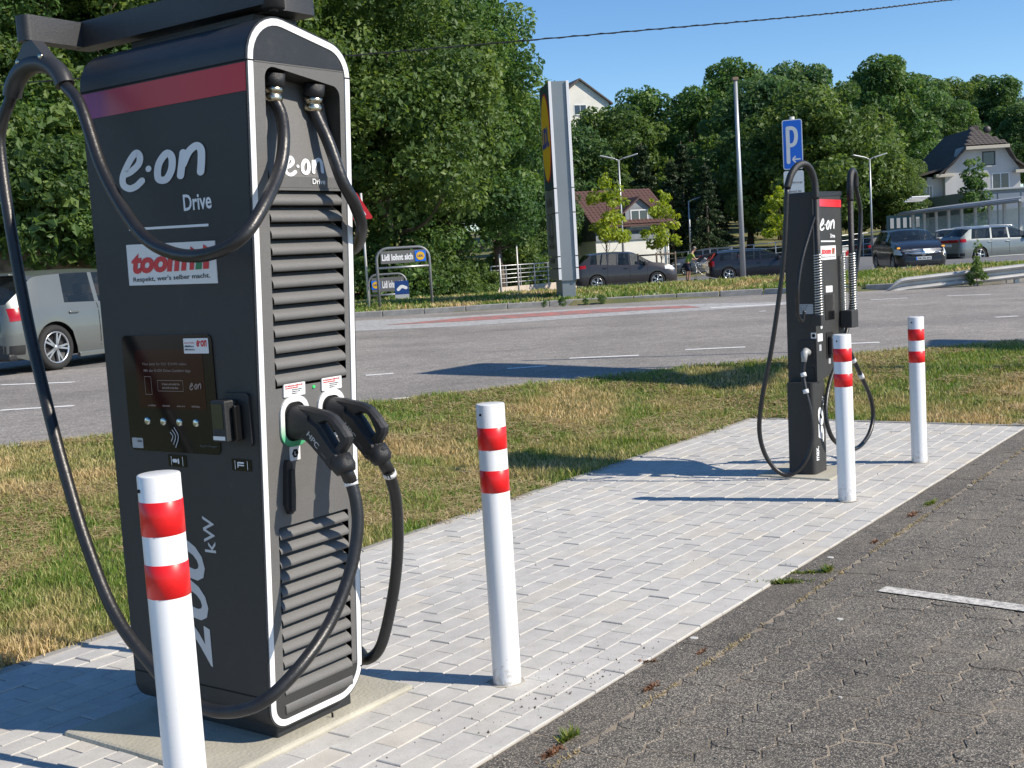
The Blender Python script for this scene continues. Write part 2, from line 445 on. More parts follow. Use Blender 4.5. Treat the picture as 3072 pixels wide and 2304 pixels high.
def leafy(name, ramp_stops, trans=0.35, noise_s=0.0, stops2=None, rough=0.5):
    """leaf / blade material: colour varies per leaf, light passes through"""
    m = bpy.data.materials.new(name); m.use_nodes = True; MATS[name] = m; n, l = nt(m); n.clear()
    out = n.new('ShaderNodeOutputMaterial'); at = n.new('ShaderNodeAttribute'); at.attribute_name = 'rnd'
    r = ramp(n, ramp_stops); l.new(at.outputs['Fac'], r.inputs[0]); col = r.outputs[0]
    if noise_s:
        pos = n.new('ShaderNodeNewGeometry').outputs['Position']
        nz = tex(n, l, 'Noise', noise_s, pos, Detail=5.0, Roughness=0.6)
        r2 = ramp(n, stops2); l.new(at.outputs['Fac'], r2.inputs[0])
        f = mrange(n, l, nz.outputs['Fac'], 0.47, 0.62); col = mixc(n, l, f, col, r2.outputs[0])
    b = n.new('ShaderNodeBsdfPrincipled'); b.inputs['Roughness'].default_value = rough; b.inputs['Specular IOR Level'].default_value = 0.35
    l.new(col, b.inputs['Base Color']); t = n.new('ShaderNodeBsdfTranslucent')
    hs = n.new('ShaderNodeHueSaturation'); hs.inputs['Value'].default_value = 1.5; hs.inputs['Saturation'].default_value = 1.15; hs.inputs['Hue'].default_value = 0.485
    l.new(col, hs.inputs['Color']); l.new(hs.outputs[0], t.inputs['Color'])
    mx = n.new('ShaderNodeMixShader'); mx.inputs[0].default_value = trans
    l.new(b.outputs[0], mx.inputs[1]); l.new(t.outputs[0], mx.inputs[2]); l.new(mx.outputs[0], out.inputs[0]); return m
BLADE = leafy('grass_blade', [(0, (0.095, 0.175, 0.025)), (0.5, (0.165, 0.255, 0.050)), (0.8, (0.27, 0.32, 0.085)), (1, (0.50, 0.43, 0.19))], 0.3, 0.75,
              [(0, (0.20, 0.19, 0.06)), (0.35, (0.50, 0.39, 0.18)), (1, (0.74, 0.57, 0.32))])
STRAW = leafy('dry_straw', [(0, (0.36, 0.27, 0.13)), (1, (0.62, 0.50, 0.28))], 0.15)

# ------------------------------------------------------------------ terrain sheet
def grid_sheet(name, xs, ys, fz, m, keep=None, kind='structure'):
    nx, ny = len(xs), len(ys); V = np.empty((nx*ny, 3)); k = 0
    for y in ys:
        for x in xs: V[k] = (x, y, fz(x, y)); k += 1
    fs = []
    for j in range(ny-1):
        for i in range(nx-1):
            if keep is None or keep((xs[i]+xs[i+1])/2, (ys[j]+ys[j+1])/2): fs.append((j*nx+i, j*nx+i+1, (j+1)*nx+i+1, (j+1)*nx+i))
    me = np_mesh(name, V, np.array(fs), m, smooth=True); o = link(name, me); tag(o, kind=kind); return o
def steps(*seg):
    out = [seg[0]]
    for end, st in zip(seg[1::2], seg[2::2]):
        k = max(1, round((end - out[-1]) / st)); a = out[-1]
        out += [a + (end-a)*i/k for i in range(1, k+1)]
    return out
def tz(x, y):
    z = terr(x, y); a, b = ab(x, y); ny, fy = near_y(x), far_y(x)
    if b < PV_B0 + .1 and y < ny: return -0.10
    if a < PV_A1 - .06 and b < PV_B1 - .06 and y < ny: return -0.10
    if ny + 0.05 < y < fy - 0.1: return 0.22
    if y > 35.2 and y < 74 and -7 < x < 44: return z - 0.09
    return z - 0.004
g = grid_sheet('ground', steps(-900, -60, 60, -12, 4, 12, 0.16, 46, 1.2, 900, 70), steps(-60, 0, 6, 2.5, 0.5, 16, 0.16, 30, 0.8, 40, 0.35, 110, 2, 1500, 90), tz, GROUND)
road = grid_sheet('road', steps(-60, -10, 5, 12, 0.5, 60, 4), steps(0, 1, 1),
                  lambda x, t: 0.30, ROAD)
for v in road.data.vertices:
    x, t, z = v.co; v.co = (x, near_y(x) + (far_y(x) - near_y(x)) * t, 0.30)
# shop parking lot on the far side
grid_sheet('shop_car_park', steps(-6.5, 44, 0.8), steps(36, 74, 0.8), lambda x, y: terr(x, y) + 0.012, LOTM)

# kerb stones along the far side of the road
KERB = mat('kerb_concrete', (0.30, 0.29, 0.27), 0.85, bump=0.3, bscale=60, var=0.2, vscale=6)
kerb = tag(bpy.data.objects.new('kerb', None), kind='structure'); COL.objects.link(kerb)
kb = MB().box(0.006, 0.994, 0, 0.16, -0.2, 0.135, bev=0.015).build('kerb_stone', KERB, kerb)
x = -8.0; first = True
while x < 30:
    y = far_y(x); y2 = far_y(x+1); o = kb if first else kb.copy()
    if not first: COL.objects.link(o)
    o.location = (x, y, 0.30 + rnd.uniform(-.006, .006)); o.rotation_euler = (0, 0, math.atan2(y2-y, 1)); first = False; x += 1.0
# edge stones between paving and lawn
ek = MB().box(0.003, 0.997, 0.0, 0.055, -0.2, 0.006, bev=0.006).build('edging_stone', KERB, None)
edging = tag(bpy.data.objects.new('paving_edging', None), kind='structure'); COL.objects.link(edging); ek.parent = edging
first = True
for k in range(-3, 9):
    a0 = k * 1.0 - 0.86; o = ek if first else ek.copy()
    if not first: COL.objects.link(o)
    xx, yy = xy(a0, PV_B1); o.location = (xx, yy, 0); o.rotation_euler = (0, 0, math.pi/2 - HD); first = False
    if a0 > PV_A1 - 1: o.scale = (PV_A1 - a0, 1, 1); break
for k in range(3):
    o = ek.copy(); COL.objects.link(o); xx, yy = xy(PV_A1 + 0.055, PV_B0 + k*0.74); o.location = (xx, yy, 0)
    o.rotation_euler = (0, 0, math.pi - HD); o.scale = (0.74, 1, 1)

for k in range(9):
    o = ek.copy(); COL.objects.link(o); xx, yy = xy(PV_A1 + k, PV_B0 - .002); o.location = (xx, yy, 0.002); o.rotation_euler = (0, 0, math.pi/2 - HD); o.scale = (1, 2.2, 1.6)

# ------------------------------------------------------------------ pale paving
def in_view(x, y, z=0.0, pad=40):
    d = Vector((x, y, z - EYE)); w = d.dot(F_)
    if w < 0.3: return False
    return -pad < CX + FPX*d.dot(R_)/w < 3072+pad and -pad < CY - FPX*d.dot(U_)/w < 2304+pad
pav = tag(bpy.data.objects.new('paving', None), kind='structure'); COL.objects.link(pav)
pav.location = O_; pav.rotation_euler = (0, 0, math.pi/2 - HD)
bed = MB().box(-3.2, PV_A1, PV_B0 + .01, PV_B1, -0.12, -0.0085).build('paving_bed', SAND); bed.parent = pav; tag(bed, kind='structure')
def paver_geo(L, W, top=0.0, j=0.003, h=0.05, ch=0.0028):
    x0, x1, y0, y1 = j/2, L-j/2, j/2, W-j/2
    v = [(x0,y0,-h),(x1,y0,-h),(x1,y1,-h),(x0,y1,-h),(x0,y0,top-ch),(x1,y0,top-ch),(x1,y1,top-ch),(x0,y1,top-ch),
         (x0+ch,y0+ch,top),(x1-ch,y0+ch,top),(x1-ch,y1-ch,top),(x0+ch,y1-ch,top)]
    f = [(0,1,5,4),(1,2,6,5),(2,3,7,6),(3,0,4,7),(4,5,9,8),(5,6,10,9),(6,7,11,10),(7,4,8,11),(8,9,10,11)]
    return v, f
SLAB = (-0.24, 0.645, PV_B0 + 6*(PV_B1-PV_B0)/22 + .002, PV_B0 + 14*(PV_B1-PV_B0)/22 - .002)
SLAB2 = (4.70, 5.16, PV_B0 + 6*(PV_B1-PV_B0)/22 + .002, PV_B0 + 11*(PV_B1-PV_B0)/22 - .002)
NROW = 22; PW = (PV_B1 - PV_B0) / NROW
cells = []
for j in range(NROW):
    b0 = PV_B0 + j*PW; a = -3.2 + (0.1 if j % 2 else 0.0) - 0.1
    while a < PV_A1 - 0.001:
        a0, a1 = max(a, -3.2), min(a + 0.2, PV_A1); a += 0.2
        if a1 - a0 < 0.03: continue
        cut = False
        for (s0, s1, t0, t1) in (SLAB, SLAB2):
            if a1 > s0 + .004 and a0 < s1 - .004 and b0 + PW > t0 + .02 and b0 < t1 - .02:
                if a0 < s0 - 0.03: a1 = min(a1, s0)
                elif a1 > s1 + 0.03: a0 = max(a0, s1)
                else: cut = True
        if not cut and a1 - a0 > 0.03: cells.append((a0, a1, b0))
def score(c):
    x, y = xy((c[0]+c[1])/2, c[2]+PW/2)
    d2 = x*x + y*y + EYE*EYE
    if not in_view(x, y, 0): return 1e9
    if 0.0 < c[0] < 0.6 and 0.1 < c[2] < 1.5 and False: return 1e9
    return d2
cells.sort(key=score)
meshes = []
for k in range(14):
    v, f = paver_geo(0.2, PW, 0.0)
    v = [(x, y, z + (0.0015*((k*7) % 5 - 2)/2 if z > -0.01 else 0) + (0.0012*(x/0.2-.5)*((k*3) % 5-2) if z > -.01 else 0)) for x, y, z in v]
    meshes.append(np_mesh('paver', np.array(v), np.array(f), PAVER, np.full(len(v), (k*0.618) % 1.0)))
for c in cells[:299]:
    me = meshes[rnd.randrange(14)]
    o = bpy.data.objects.new('paver', me); COL.objects.link(o); o.parent = pav
    o.location = (c[0], c[2], rnd.uniform(-.0015, .0015)); o.scale = ((c[1]-c[0])/0.2, 1, 1)
V = []; Fc = []; RV = []
for c in cells[299:]:
    v, f = paver_geo(c[1]-c[0], PW, rnd.uniform(-.002, .002)); o = len(V)
    V += [(x + c[0], y + c[2], z) for x, y, z in v]; Fc += [tuple(i+o for i in q) for q in f]; RV += [rnd.random()]*len(v)
o = link('far_pavers', np_mesh('far_pavers', np.array(V), np.array(Fc), PAVER, np.array(RV)), pav); tag(o, kind='stuff')

# concrete pads under the chargers
CONC = mat('pad_concrete', (0.40, 0.38, 0.31), 0.85, bump=0.35, bscale=70, var=0.16, vscale=4)
def pad(name, s, z, label):
    o = MB().box(s[0], s[1], s[2], s[3], -0.2, z, bev=0.012).build(name, CONC)
    o.location = O_; o.rotation_euler = (0, 0, math.pi/2 - HD); tag(o, label, 'concrete base'); return o
pad('concrete_pad', SLAB, 0.014, 'stained concrete foundation slab under the large fast charger')
pad('concrete_pad', SLAB2, 0.012, 'small pale concrete foundation slab under the slim distant charger')
o = MB().box(0.36, 0.60, -0.066, -0.012, 0.0145, 0.022).build('dirt', mat('wet_dirt', (0.25, 0.19, 0.12), 0.9, bump=.6, bscale=120, var=.4, vscale=20)); bpy.data.objects.remove(o)

# ------------------------------------------------------------------ dark interlocking paving of the car park
lot = tag(bpy.data.objects.new('car_park', None), kind='structure'); COL.objects.link(lot)
lot.location = O_; lot.rotation_euler = (0, 0, math.pi/2 - HD)
b = MB().box(-6, 26, -16, PV_B0 - 0.004, -0.12, -0.0064).build('car_park_bed', SANDD); b.parent = lot; tag(b, kind='structure')
LZ = -0.004
# border slabs, a row 0.20 wide beside the pale paving
bs_ = []
for k in range(5):
    v, f = paver_geo(0.5, 0.2, LZ, j=0.005, ch=0.003); v = [(x, y, z + rnd.uniform(-.0012, .0012)*(z > -.02)) for x, y, z in v]
    bs_.append(np_mesh('border_slab', np.array(v), np.array(f), DARKB))
for k in range(44):
    o = bpy.data.objects.new('border_slab', bs_[k % 5]); COL.objects.link(o); o.parent = lot; o.location = (-3 + k*0.5, PV_B0 - 0.006 - 0.2, 0)
def wavy(L, W, amp, j, z, h=0.045, ch=0.003):
    def edge_u(x): return amp * math.sin(2*math.pi*x/(L/2)) 
    def edge_v(y): return amp*0.8 * math.sin(2*math.pi*y/W)
    pts = []; n = 8; m = 6
    for i in range(n): x = L*i/n; pts.append((x, edge_u(x)))
    for i in range(m): y = W*i/m; pts.append((L + edge_v(y), y))
    for i in range(n): x = L - L*i/n; pts.append((x, W + edge_u(x)))
    for i in range(m): y = W - W*i/m; pts.append((0 + edge_v(y), y))
    p1 = inset(pts, j/2); p2 = inset(pts, j/2 + ch)
    N = len(pts); v = [(x, y, z-h) for x, y in p1] + [(x, y, z-ch) for x, y in p1] + [(x, y, z) for x, y in p2]
    f = []
    for q in range(2):
        for i in range(N): k = (i+1) % N; f.append((q*N+i, q*N+k, (q+1)*N+k, (q+1)*N+i))
    return v, f, N
LL, LW = 0.225, 0.165
def wavy_mesh(dz):
    v, f, N = wavy(LL, LW, 0.013, 0.0045, LZ)
    v = [(x, y, z + (dz*(x/LL-.5) if z > -.02 else 0)) for x, y, z in v]
    me = bpy.data.meshes.new('wavy_paver'); me.from_pydata(v, [], f + [tuple(range(2*N, 3*N))]); me.materials.append(DARK); me.polygons.foreach_set('use_smooth', [False]*len(me.polygons)); return me
wm = [wavy_mesh(0.0006*(k-2)) for k in range(5)]
cells = []
for j in range(0, 60):
    b0 = PV_B0 - 0.215 - (j+1)*LW
    for i in range(-14, 60):
        a0 = i*LL + (LL/2 if j % 2 else 0); x_, y_ = xy(a0+LL/2, b0+LW/2)
        if y_ > near_y(x_) - .3: continue
        if in_view(x_, y_, 0, 1700): cells.append((x_*x_+y_*y_, a0, b0))
cells.sort()
for _, a0, b0 in cells[:299]:
    o = bpy.data.objects.new('wavy_paver', rnd.choice(wm)); COL.objects.link(o); o.parent = lot; o.location = (a0, b0, rnd.uniform(-.0015, .0015))
mb = MB(); v0, f0, N0 = wavy(LL, LW, 0.013, 0.0045, LZ)
for _, a0, b0 in cells[299:]:
    dz = rnd.uniform(-.0015, .0015); mb.add([(x+a0, y+b0, z+dz) for x, y, z in v0], f0 + [tuple(range(2*N0, 3*N0))])
o = mb.build('far_wavy_pavers', DARK, lot, recalc=False); tag(o, kind='stuff')
print('pavers', len(cells))

# ------------------------------------------------------------------ painted markings
def paint_mat(name, col, wear=0.5, s=18):
    m, n, l, b = new_mat(name); pos = n.new('ShaderNodeNewGeometry').outputs['Position']
    nz = tex(n, l, 'Noise', s, pos, Detail=6.0, Roughness=0.8); f = mrange(n, l, nz.outputs['Fac'], wear-.1, wear+.12)
    l.new(mixc(n, l, f, col, (0.16, 0.155, 0.15)), b.inputs['Base Color']); b.inputs['Roughness'].default_value = 0.8; return m
WPAINT = paint_mat('white_road_paint', (0.72, 0.72, 0.70), 0.62); WORN = paint_mat('worn_white_paint', (0.64, 0.62, 0.57), 0.53, 26)
PALE = paint_mat('faded_pale_asphalt', (0.42, 0.42, 0.41), 0.56, 9); REDP = paint_mat('faded_red_paint', (0.50, 0.17, 0.14), 0.50, 3.0)
def marking(name, pts, m, z, label=None):
    mb = MB(); P = [Vector((p.x, p.y, z)) for p in pts]; mb.add(P, [tuple(range(len(P)))])
    o = mb.build(name, m, None, recalc=False); tag(o, kind='structure'); return o
def dash(p, q, w, m=None):
    d = (q-p).normalized(); nrm = Vector((-d.y, d.x, 0))*w/2
    return marking('lane_marking', [p-nrm, q-nrm, q+nrm, p+nrm], m or WPAINT, 0.304)
for (x0, y0, x1, y1, w) in ((0,887,160,877,.12),(-190,899,-90,893,.12),(0,832,160,826,.12),(855,863,884,859,.12),(790,811.5,850,807,.12),(1230,774.5,1380,768,.12),(1480,756,1610,750,.12),
                         (1095,797,1180,791,.12),(1880,648,1960,644,.14),(2045,639.5,2140,636,.14),(2150,686,2200,683,.12),(1800,744,1900,740,.12),(1760,654,1800,652,.14),(1640,673,1655,672,.15),(0,968,60,960,.1)):
    dash(dpt(x0, y0, .3), dpt(x1, y1, .3), w)
marking('faded_road_band', [dpt(x, y, .3) for x, y in ((600,731),(775,715),(1000,705),(1300,684),(1560,668),(1705,658),(1700,652),(1500,657),(1300,664),(1000,683),(775,693),(600,705))], PALE, 0.303)
marking('red_road_marking', [dpt(x, y, .3) for x, y in ((830,703),(1010,694),(1300,676),(1430,668),(1515,664.5),(1480,660.5),(1300,668),(1010,686))], REDP, 0.3065)
dash(dpt(1535,665,.3), dpt(1690,657,.3), .25).data.vertices.foreach_get
# worn parking bay line on the dark pavers
def lotquad(name, p, q, w, m, z):
    d = (q-p).normalized(); nrm = Vector((-d.y, d.x, 0))*w/2; return marking(name, [p-nrm, q-nrm, q+nrm, p+nrm], m, z)
lotquad('parking_bay_line', dpt(1905,1272), dpt(2330,1330), .085, WORN, 0.0015)

# repairs, seams and cracks of the road surface
PATCH = asphalt_mat('asphalt_patch', (0.12, 0.115, 0.11), (0.30, 0.28, 0.26), scale=0.35); TAR = mat('bitumen_seam', (.095, .09, .085), .6, var=.3, vscale=8)
def road_poly(name, P, m, z): mb = MB(); mb.add([Vector((x, y, z)) for x, y in P], [tuple(range(len(P)))]); o = mb.build(name, m, None, recalc=False); tag(o, kind='structure'); return o
road_poly('asphalt_patch', [(-9, 17.2), (-5.2, 17.6), (-5.2, 18.5), (-9, 18.1)], PATCH, .302)
for (x0, y0, x1, y1, w) in ((-14, 20.9, 15, 20.3, .03), (-12, 25.6, 14, 24.4, .03)):
    n = 26; L_, R2 = [], []
    for i in range(n+1):
        t = i/n; x = x0+(x1-x0)*t + .10*noise.noise(Vector((t*9, x0, 0))); y = y0+(y1-y0)*t + .16*noise.noise(Vector((t*9, y0, 5))); ww = w*(.6+.7*abs(noise.noise(Vector((t*20, x0, 2)))))/2
        dx, dy = x1-x0, y1-y0; q = math.hypot(dx, dy); L_.append((x-dy/q*ww, y+dx/q*ww)); R2.append((x+dy/q*ww, y-dx/q*ww))
    mb = MB(); mb.add([Vector((*p, .3055)) for p in L_+R2], [(i, i+1, n+2+i, n+1+i) for i in range(n)]); o = mb.build('road_seam', TAR, None, recalc=False); tag(o, kind='structure')

# ------------------------------------------------------------------ lawn blades
def blades(name, N, sampler, hmin, hmax, w, m, flat=False, lean=0.5):
    P = sampler(N); N = len(P); th = rng.uniform(0, 2*np.pi, N); h = rng.uniform(hmin, hmax, N)
    if not flat: h = h * np.array([0.75 + 0.9*max(0.0, noise.noise(Vector((p[0]*2.6, p[1]*2.6, 1)))) + 0.55*max(0.0, noise.noise(Vector((p[0]*9, p[1]*9, 4)))) for p in P])
    dist = np.hypot(P[:, 0], P[:, 1]); ww = w * (0.6 + dist/9)
    dx, dy = np.cos(th), np.sin(th); ln = rng.uniform(0.1, lean, N)*h
    px, py = -dy*ww/2, dx*ww/2; la = rng.uniform(0, 2*np.pi, N)
    lx, ly = np.cos(la)*ln, np.sin(la)*ln
    V = np.empty((N, 5, 3)); z = P[:, 2]
    if flat:
        hh = h; ez = rng.uniform(.004, .035, (N, 2))
        V[:, 0] = np.c_[P[:, 0]-dx*hh/2+px, P[:, 1]-dy*hh/2+py, z+ez[:, 0]]; V[:, 1] = np.c_[P[:, 0]-dx*hh/2-px, P[:, 1]-dy*hh/2-py, z+ez[:, 0]]
        V[:, 2] = np.c_[P[:, 0]+dx*hh/2-px, P[:, 1]+dy*hh/2-py, z+ez[:, 1]]; V[:, 3] = np.c_[P[:, 0]+dx*hh/2+px, P[:, 1]+dy*hh/2+py, z+ez[:, 1]]
        V = V[:, :4]; F = (np.arange(N)*4)[:, None] + np.array([[0, 1, 2, 3]]); rv = np.repeat(rng.random(N), 4)
        return link(name, np_mesh(name, V.reshape(-1, 3), F, m, rv))
    V[:, 0] = np.c_[P[:, 0]+px, P[:, 1]+py, z-.004]; V[:, 1] = np.c_[P[:, 0]-px, P[:, 1]-py, z-.004]
    V[:, 2] = np.c_[P[:, 0]-px*.8+lx*.35, P[:, 1]-py*.8+ly*.35, z+h*.55]; V[:, 3] = np.c_[P[:, 0]+px*.8+lx*.35, P[:, 1]+py*.8+ly*.35, z+h*.55]
    V[:, 4] = np.c_[P[:, 0]+lx, P[:, 1]+ly, z+h]
    b = np.arange(N)*5
    F = np.concatenate([b[:, None]+np.array([[0, 1, 2]]), b[:, None]+np.array([[0, 2, 3]]), b[:, None]+np.array([[3, 2, 4]])])
    rv = np.repeat(rng.random(N), 5)
    return link(name, np_mesh(name, V.reshape(-1, 3), F, m, rv))
def lawn_sampler(N):
    out = []
    while len(out) < N:
        y = 4.0 + 10.2*rng.random()**1.15; x = rng.uniform(-.47*y-.4, .47*y+.3)
        a, b = ab(x, y)
        if b < PV_B0: continue
        ed = 0.055 - rng.random()**3*0.07 + 0.05*max(0, noise.noise(Vector((x*3, y*3, 7))))
        if a < PV_A1 + ed and b < PV_B1 + ed: continue
        if y > near_y(x) + 0.02 + 0.07*noise.noise(Vector((x*2, y*2, 0))): continue
        out.append((x, y, terr(x, y)-.004))
    return np.array(out)
tag(blades('lawn_grass', 150000, lawn_sampler, .022, .060, .0042, BLADE, lean=0.9), 'mown lawn grass, part green and part straw yellow, beside the paving', 'grass', kind='stuff')
def straw_sampler(N):
    P = lawn_sampler(int(N*2.6)); k = np.array([noise.noise(Vector((p[0]*.75+3, p[1]*.75, 0))) + .35*noise.noise(Vector((p[0]*4, p[1]*4, 0))) > -.02 for p in P]); return P[k][:N]
tag(blades('dry_clippings', 36000, straw_sampler, .05, .16, .0035, STRAW, flat=True), 'dry straw coloured grass clippings lying on the lawn', 'grass', kind='stuff')
def verge_sampler(N):
    out = []
    while len(out) < N:
        y = 26.9 + 9.9*rng.random(); x = rng.uniform(-6.5, .47*y+1)
        if y < far_y(x) + .17: continue
        out.append((x, y, terr(x, y)-.01))
    return np.array(out)
tag(blades('verge_grass', 60000, verge_sampler, .05, .13, .010, BLADE, lean=0.8), 'dry roadside verge grass beyond the road', 'grass', kind='stuff')
# ------------------------------------------------------------------ large fast charger
RZ = math.pi/2 - HD
def coat(name, col, rough=0.42, gr=0.25, gs=420):
    m, n, l, b = new_mat(name); tc = n.new('ShaderNodeTexCoord').outputs['Object']
    a = tex(n, l, 'Noise', 2.2, tc, Detail=7.0, Roughness=0.65); d = tex(n, l, 'Noise', 11, tc, Detail=8.0, Roughness=0.8); g_ = tex(n, l, 'Noise', gs, tc, Detail=2.0)
    k = math_(n, l, 'MULTIPLY', mrange(n, l, a.outputs['Fac'], .3, .7, .88, 1.12), mrange(n, l, g_.outputs['Fac'], .35, .65, .90, 1.10))
    vm = n.new('ShaderNodeVectorMath'); vm.operation = 'SCALE'; vm.inputs[0].default_value = col; l.new(k, vm.inputs['Scale'])
    c = mixc(n, l, mrange(n, l, d.outputs['Fac'], .56, .80, 0, .16), vm.outputs[0], (.24, .22, .19)); l.new(c, b.inputs['Base Color'])
    l.new(mrange(n, l, a.outputs['Fac'], .3, .7, rough-.05, rough+.10), b.inputs['Roughness']); b.inputs['Specular IOR Level'].default_value = .45
    bump_(n, l, b, g_.outputs['Fac'], gr, .01); return m
ANTH = coat('anthracite_powder_coat', (0.034, 0.034, 0.033), .5); ANTH2 = coat('anthracite_front', (0.130, 0.128, 0.125), .5)
DKC = coat('dark_cap', (0.024, 0.026, 0.030), 0.32); BLK = mat('black_gap', (0.006, 0.006, 0.006), 0.9)
WHT = mat('white_print', (0.78, 0.80, 0.82), 0.45); TRIM = mat('white_trim', (0.80, 0.81, 0.81), 0.35)
RUB = mat('cable_rubber', (0.017, 0.017, 0.018), 0.38, bump=0.12, bscale=90, var=0.25, vscale=14, spec=0.5)
PLB = mat('black_plastic', (0.016, 0.017, 0.019), 0.45, bump=0.3, bscale=500); GLS = mat('black_gloss', (0.008, 0.008, 0.009), 0.12, spec=0.5)
STEEL = mat('nickel_brass', (0.55, 0.50, 0.38), 0.25, 1.0, bump=.1, bscale=80); GALV = mat('galvanised_steel', (0.42, 0.43, 0.44), 0.42, 0.7, var=.15, vscale=8)
REDT = mat('red_lettering', (0.62, 0.02, 0.025), 0.45); GRNT = mat('green_lettering', (0.02, 0.20, 0.07), 0.45); GREYT = mat('dark_grey_lettering', (0.06, 0.06, 0.065), 0.5)
LGREY = mat('pale_grey_print', (0.42, 0.44, 0.46), 0.5); STK = mat('white_sticker', (0.74, 0.75, 0.76), 0.4)
def stripe_mat(name, x_of, bright=1.0):
    m, n, l, b = new_mat(name); tc = n.new('ShaderNodeTexCoord').outputs['Object']; sp = n.new('ShaderNodeSeparateXYZ'); l.new(tc, sp.inputs[0])
    f = mrange(n, l, sp.outputs[x_of[0]], x_of[1], x_of[2])
    r = ramp(n, [(0.0, (0.36*bright, 0.07, 0.22)), (0.05, (0.20*bright, 0.012, 0.16)), (0.13, (0.20*bright, 0.014, 0.14)), (0.2, (0.36*bright, 0.05, 0.09)), (0.42, (0.42*bright, 0.022, 0.03)), (1, (0.50*bright, 0.008, 0.018))])
    l.new(f, r.inputs[0]); l.new(r.outputs[0], b.inputs['Base Color']); b.inputs['Roughness'].default_value = 0.4; return m

ch = thing('fast_charger', 'large anthracite 200 kW charging column with two thick cables, nearest the camera', 'charger', O_, RZ)
LEAN = math.tan(R(3.7))
def yf(z, d=0.0): return -z*LEAN - d                       # front plane (narrow face), d = how proud
def fn_(u, v, d): return Vector((u, yf(v, d), v))          # narrow face
def fw_(u, v, d): return Vector((-d, u, v))                # wide face, u = distance from near corner
Wd = 0.655
OUT = rpoly([(0.0, 0.052), (0.432, 0.052), (0.445, 2.10), (0.443, 2.192), (0.0, 2.290)], [.075, .115, 0, .115, .125], 9)
# drop the helper vertex kink on the right edge
def body_section(name, z0, z1, m, grow=0.0):
    pl = [p for p in OUT]
    # clip outline between heights
    def clip(poly, z, keep_above):
        o = []
        for i in range(len(poly)):
            p, q = poly[i], poly[(i+1) % len(poly)]
            ip, iq = (p[1] >= z) == keep_above, (q[1] >= z) == keep_above
            if ip: o.append(p)
            if ip != iq: t = (z-p[1])/(q[1]-p[1]); o.append((p[0]+(q[0]-p[0])*t, z))
        return o
    if z0 is not None: pl = clip(pl, z0, True)
    if z1 is not None: pl = clip(pl, z1, False)
    if grow: pl = inset(pl, -grow)
    mb = MB(); vs = [Vector((u, yf(v), v)) for u, v in pl] + [Vector((u, Wd - LEAN*0.0*v, v)) for u, v in pl]; N = len(pl)
    mb.add(vs, [(i, (i+1) % N, N+(i+1) % N, N+i) for i in range(N)], 0, True)
    mb.add(vs[N:], [tuple(range(N))])
    if name != 'body': mb.add(vs[:N], [tuple(range(N))])
    o = mb.build(name, m, ch); 
    sharpen(o); return o
def sharpen(o, ang=32):
    bm = bmesh.new(); bm.from_mesh(o.data)
    for e in bm.edges:
        if len(e.link_faces) == 2 and e.calc_face_angle(0) > R(ang): e.smooth = False
        else: e.smooth = True
    for f in bm.faces: f.smooth = True
    bm.to_mesh(o.data); bm.free()
body_section('body', 0.168, 2.122, ANTH)
body_section('top_cap', 2.127, None, DKC); body_section('bottom_cap', None, 0.163, ANTH)
inn = MB().box(0.012, 0.425, -0.05, Wd-.01, 0.12, 2.08).build('core', BLK, ch)
for v in inn.data.vertices: v.co.y = (yf(v.co.z, -.09) if v.co.y < 0 else v.co.y)
# front panel with openings
rec = rpoly([(0.074, 1.756), (0.396, 1.756), (0.396, 2.072), (0.074, 2.118)], [.012, .012, .035, .035], 6)
lo1 = [(0.074, 1.142), (0.392, 1.142), (0.392, 1.748), (0.074, 1.748)]
lo2 = rrect(0.066, 0.384, 0.090, 0.704, .008, 2)
mb = MB(); mb.prism(inset(OUT, 0.026), fn_, -0.004, -0.0015, 0, True, [list(reversed(rec)), list(reversed(lo1)), list(reversed(lo2))])
mb.build('front_panel', ANTH2, ch)
mb = MB(); ring_o, ring_i = inset(OUT, 0.006), inset(OUT, 0.026)
mb.prism(ring_o, fn_, -0.006, 0.0025, 0, True, [list(reversed(ring_i))]); mb.build('white_trim', TRIM, ch)
mb = MB(); mb.prism(OUT, fn_, -0.006, -0.001, 0, True, [list(reversed(ring_o))]); mb.build('rim', DKC, ch)
for z in (2.1245, 0.1655):
    MB().box(0.0, 0.03 if z > 1 else 0.028, yf(z, .0035), yf(z, 0), z-.002, z+.002).build('trim_joint', BLK, ch)
    MB().box(0.418, 0.446, yf(z-.02, .0035), yf(z-.02, 0), z-.022-.002*0, z-.018).build('trim_joint', BLK, ch)
    MB().box(-0.0008, 0.01, yf(z)+.004, Wd-.002, z-.0028, z+.0028).build('panel_joint', BLK, ch)
# recess walls and sloping inner panel
mb = MB(); N = len(rec); vs = [fn_(u, v, -0.002) for u, v in rec] + [fn_(u, v, -0.13) for u, v in rec]
mb.add(vs, [(i, (i+1) % N, N+(i+1) % N, N+i) for i in range(N)]); mb.build('recess_wall', ANTH, ch, recalc=False)
def fi_(u, v, d):                                            # sloping inner panel: bottom flush, top deep
    t = (v-1.785)/(2.10-1.785); return Vector((u, yf(v, 0) + 0.004 + 0.085*max(t, 0) - d, v))
mb = MB(); q = [(0.082, 1.757, 0.0), (0.39, 1.757, 0.0), (0.39, 1.79, 0.002), (0.082, 1.79, 0.002)]
mb.add([fi_(*p) for p in q], [(0,1,2,3)]); mb.add([fi_(0.082,1.79,.002), fi_(.39,1.79,.002), fi_(.392,2.10,0), fi_(.08,2.10,0)], [(0,1,2,3)]); mb.build('inner_panel', ANTH2, ch)
eon('lettering', lambda u, v: fi_(u, v, .0035), .146, .325, 1.790, 1.856, WHT, ch)
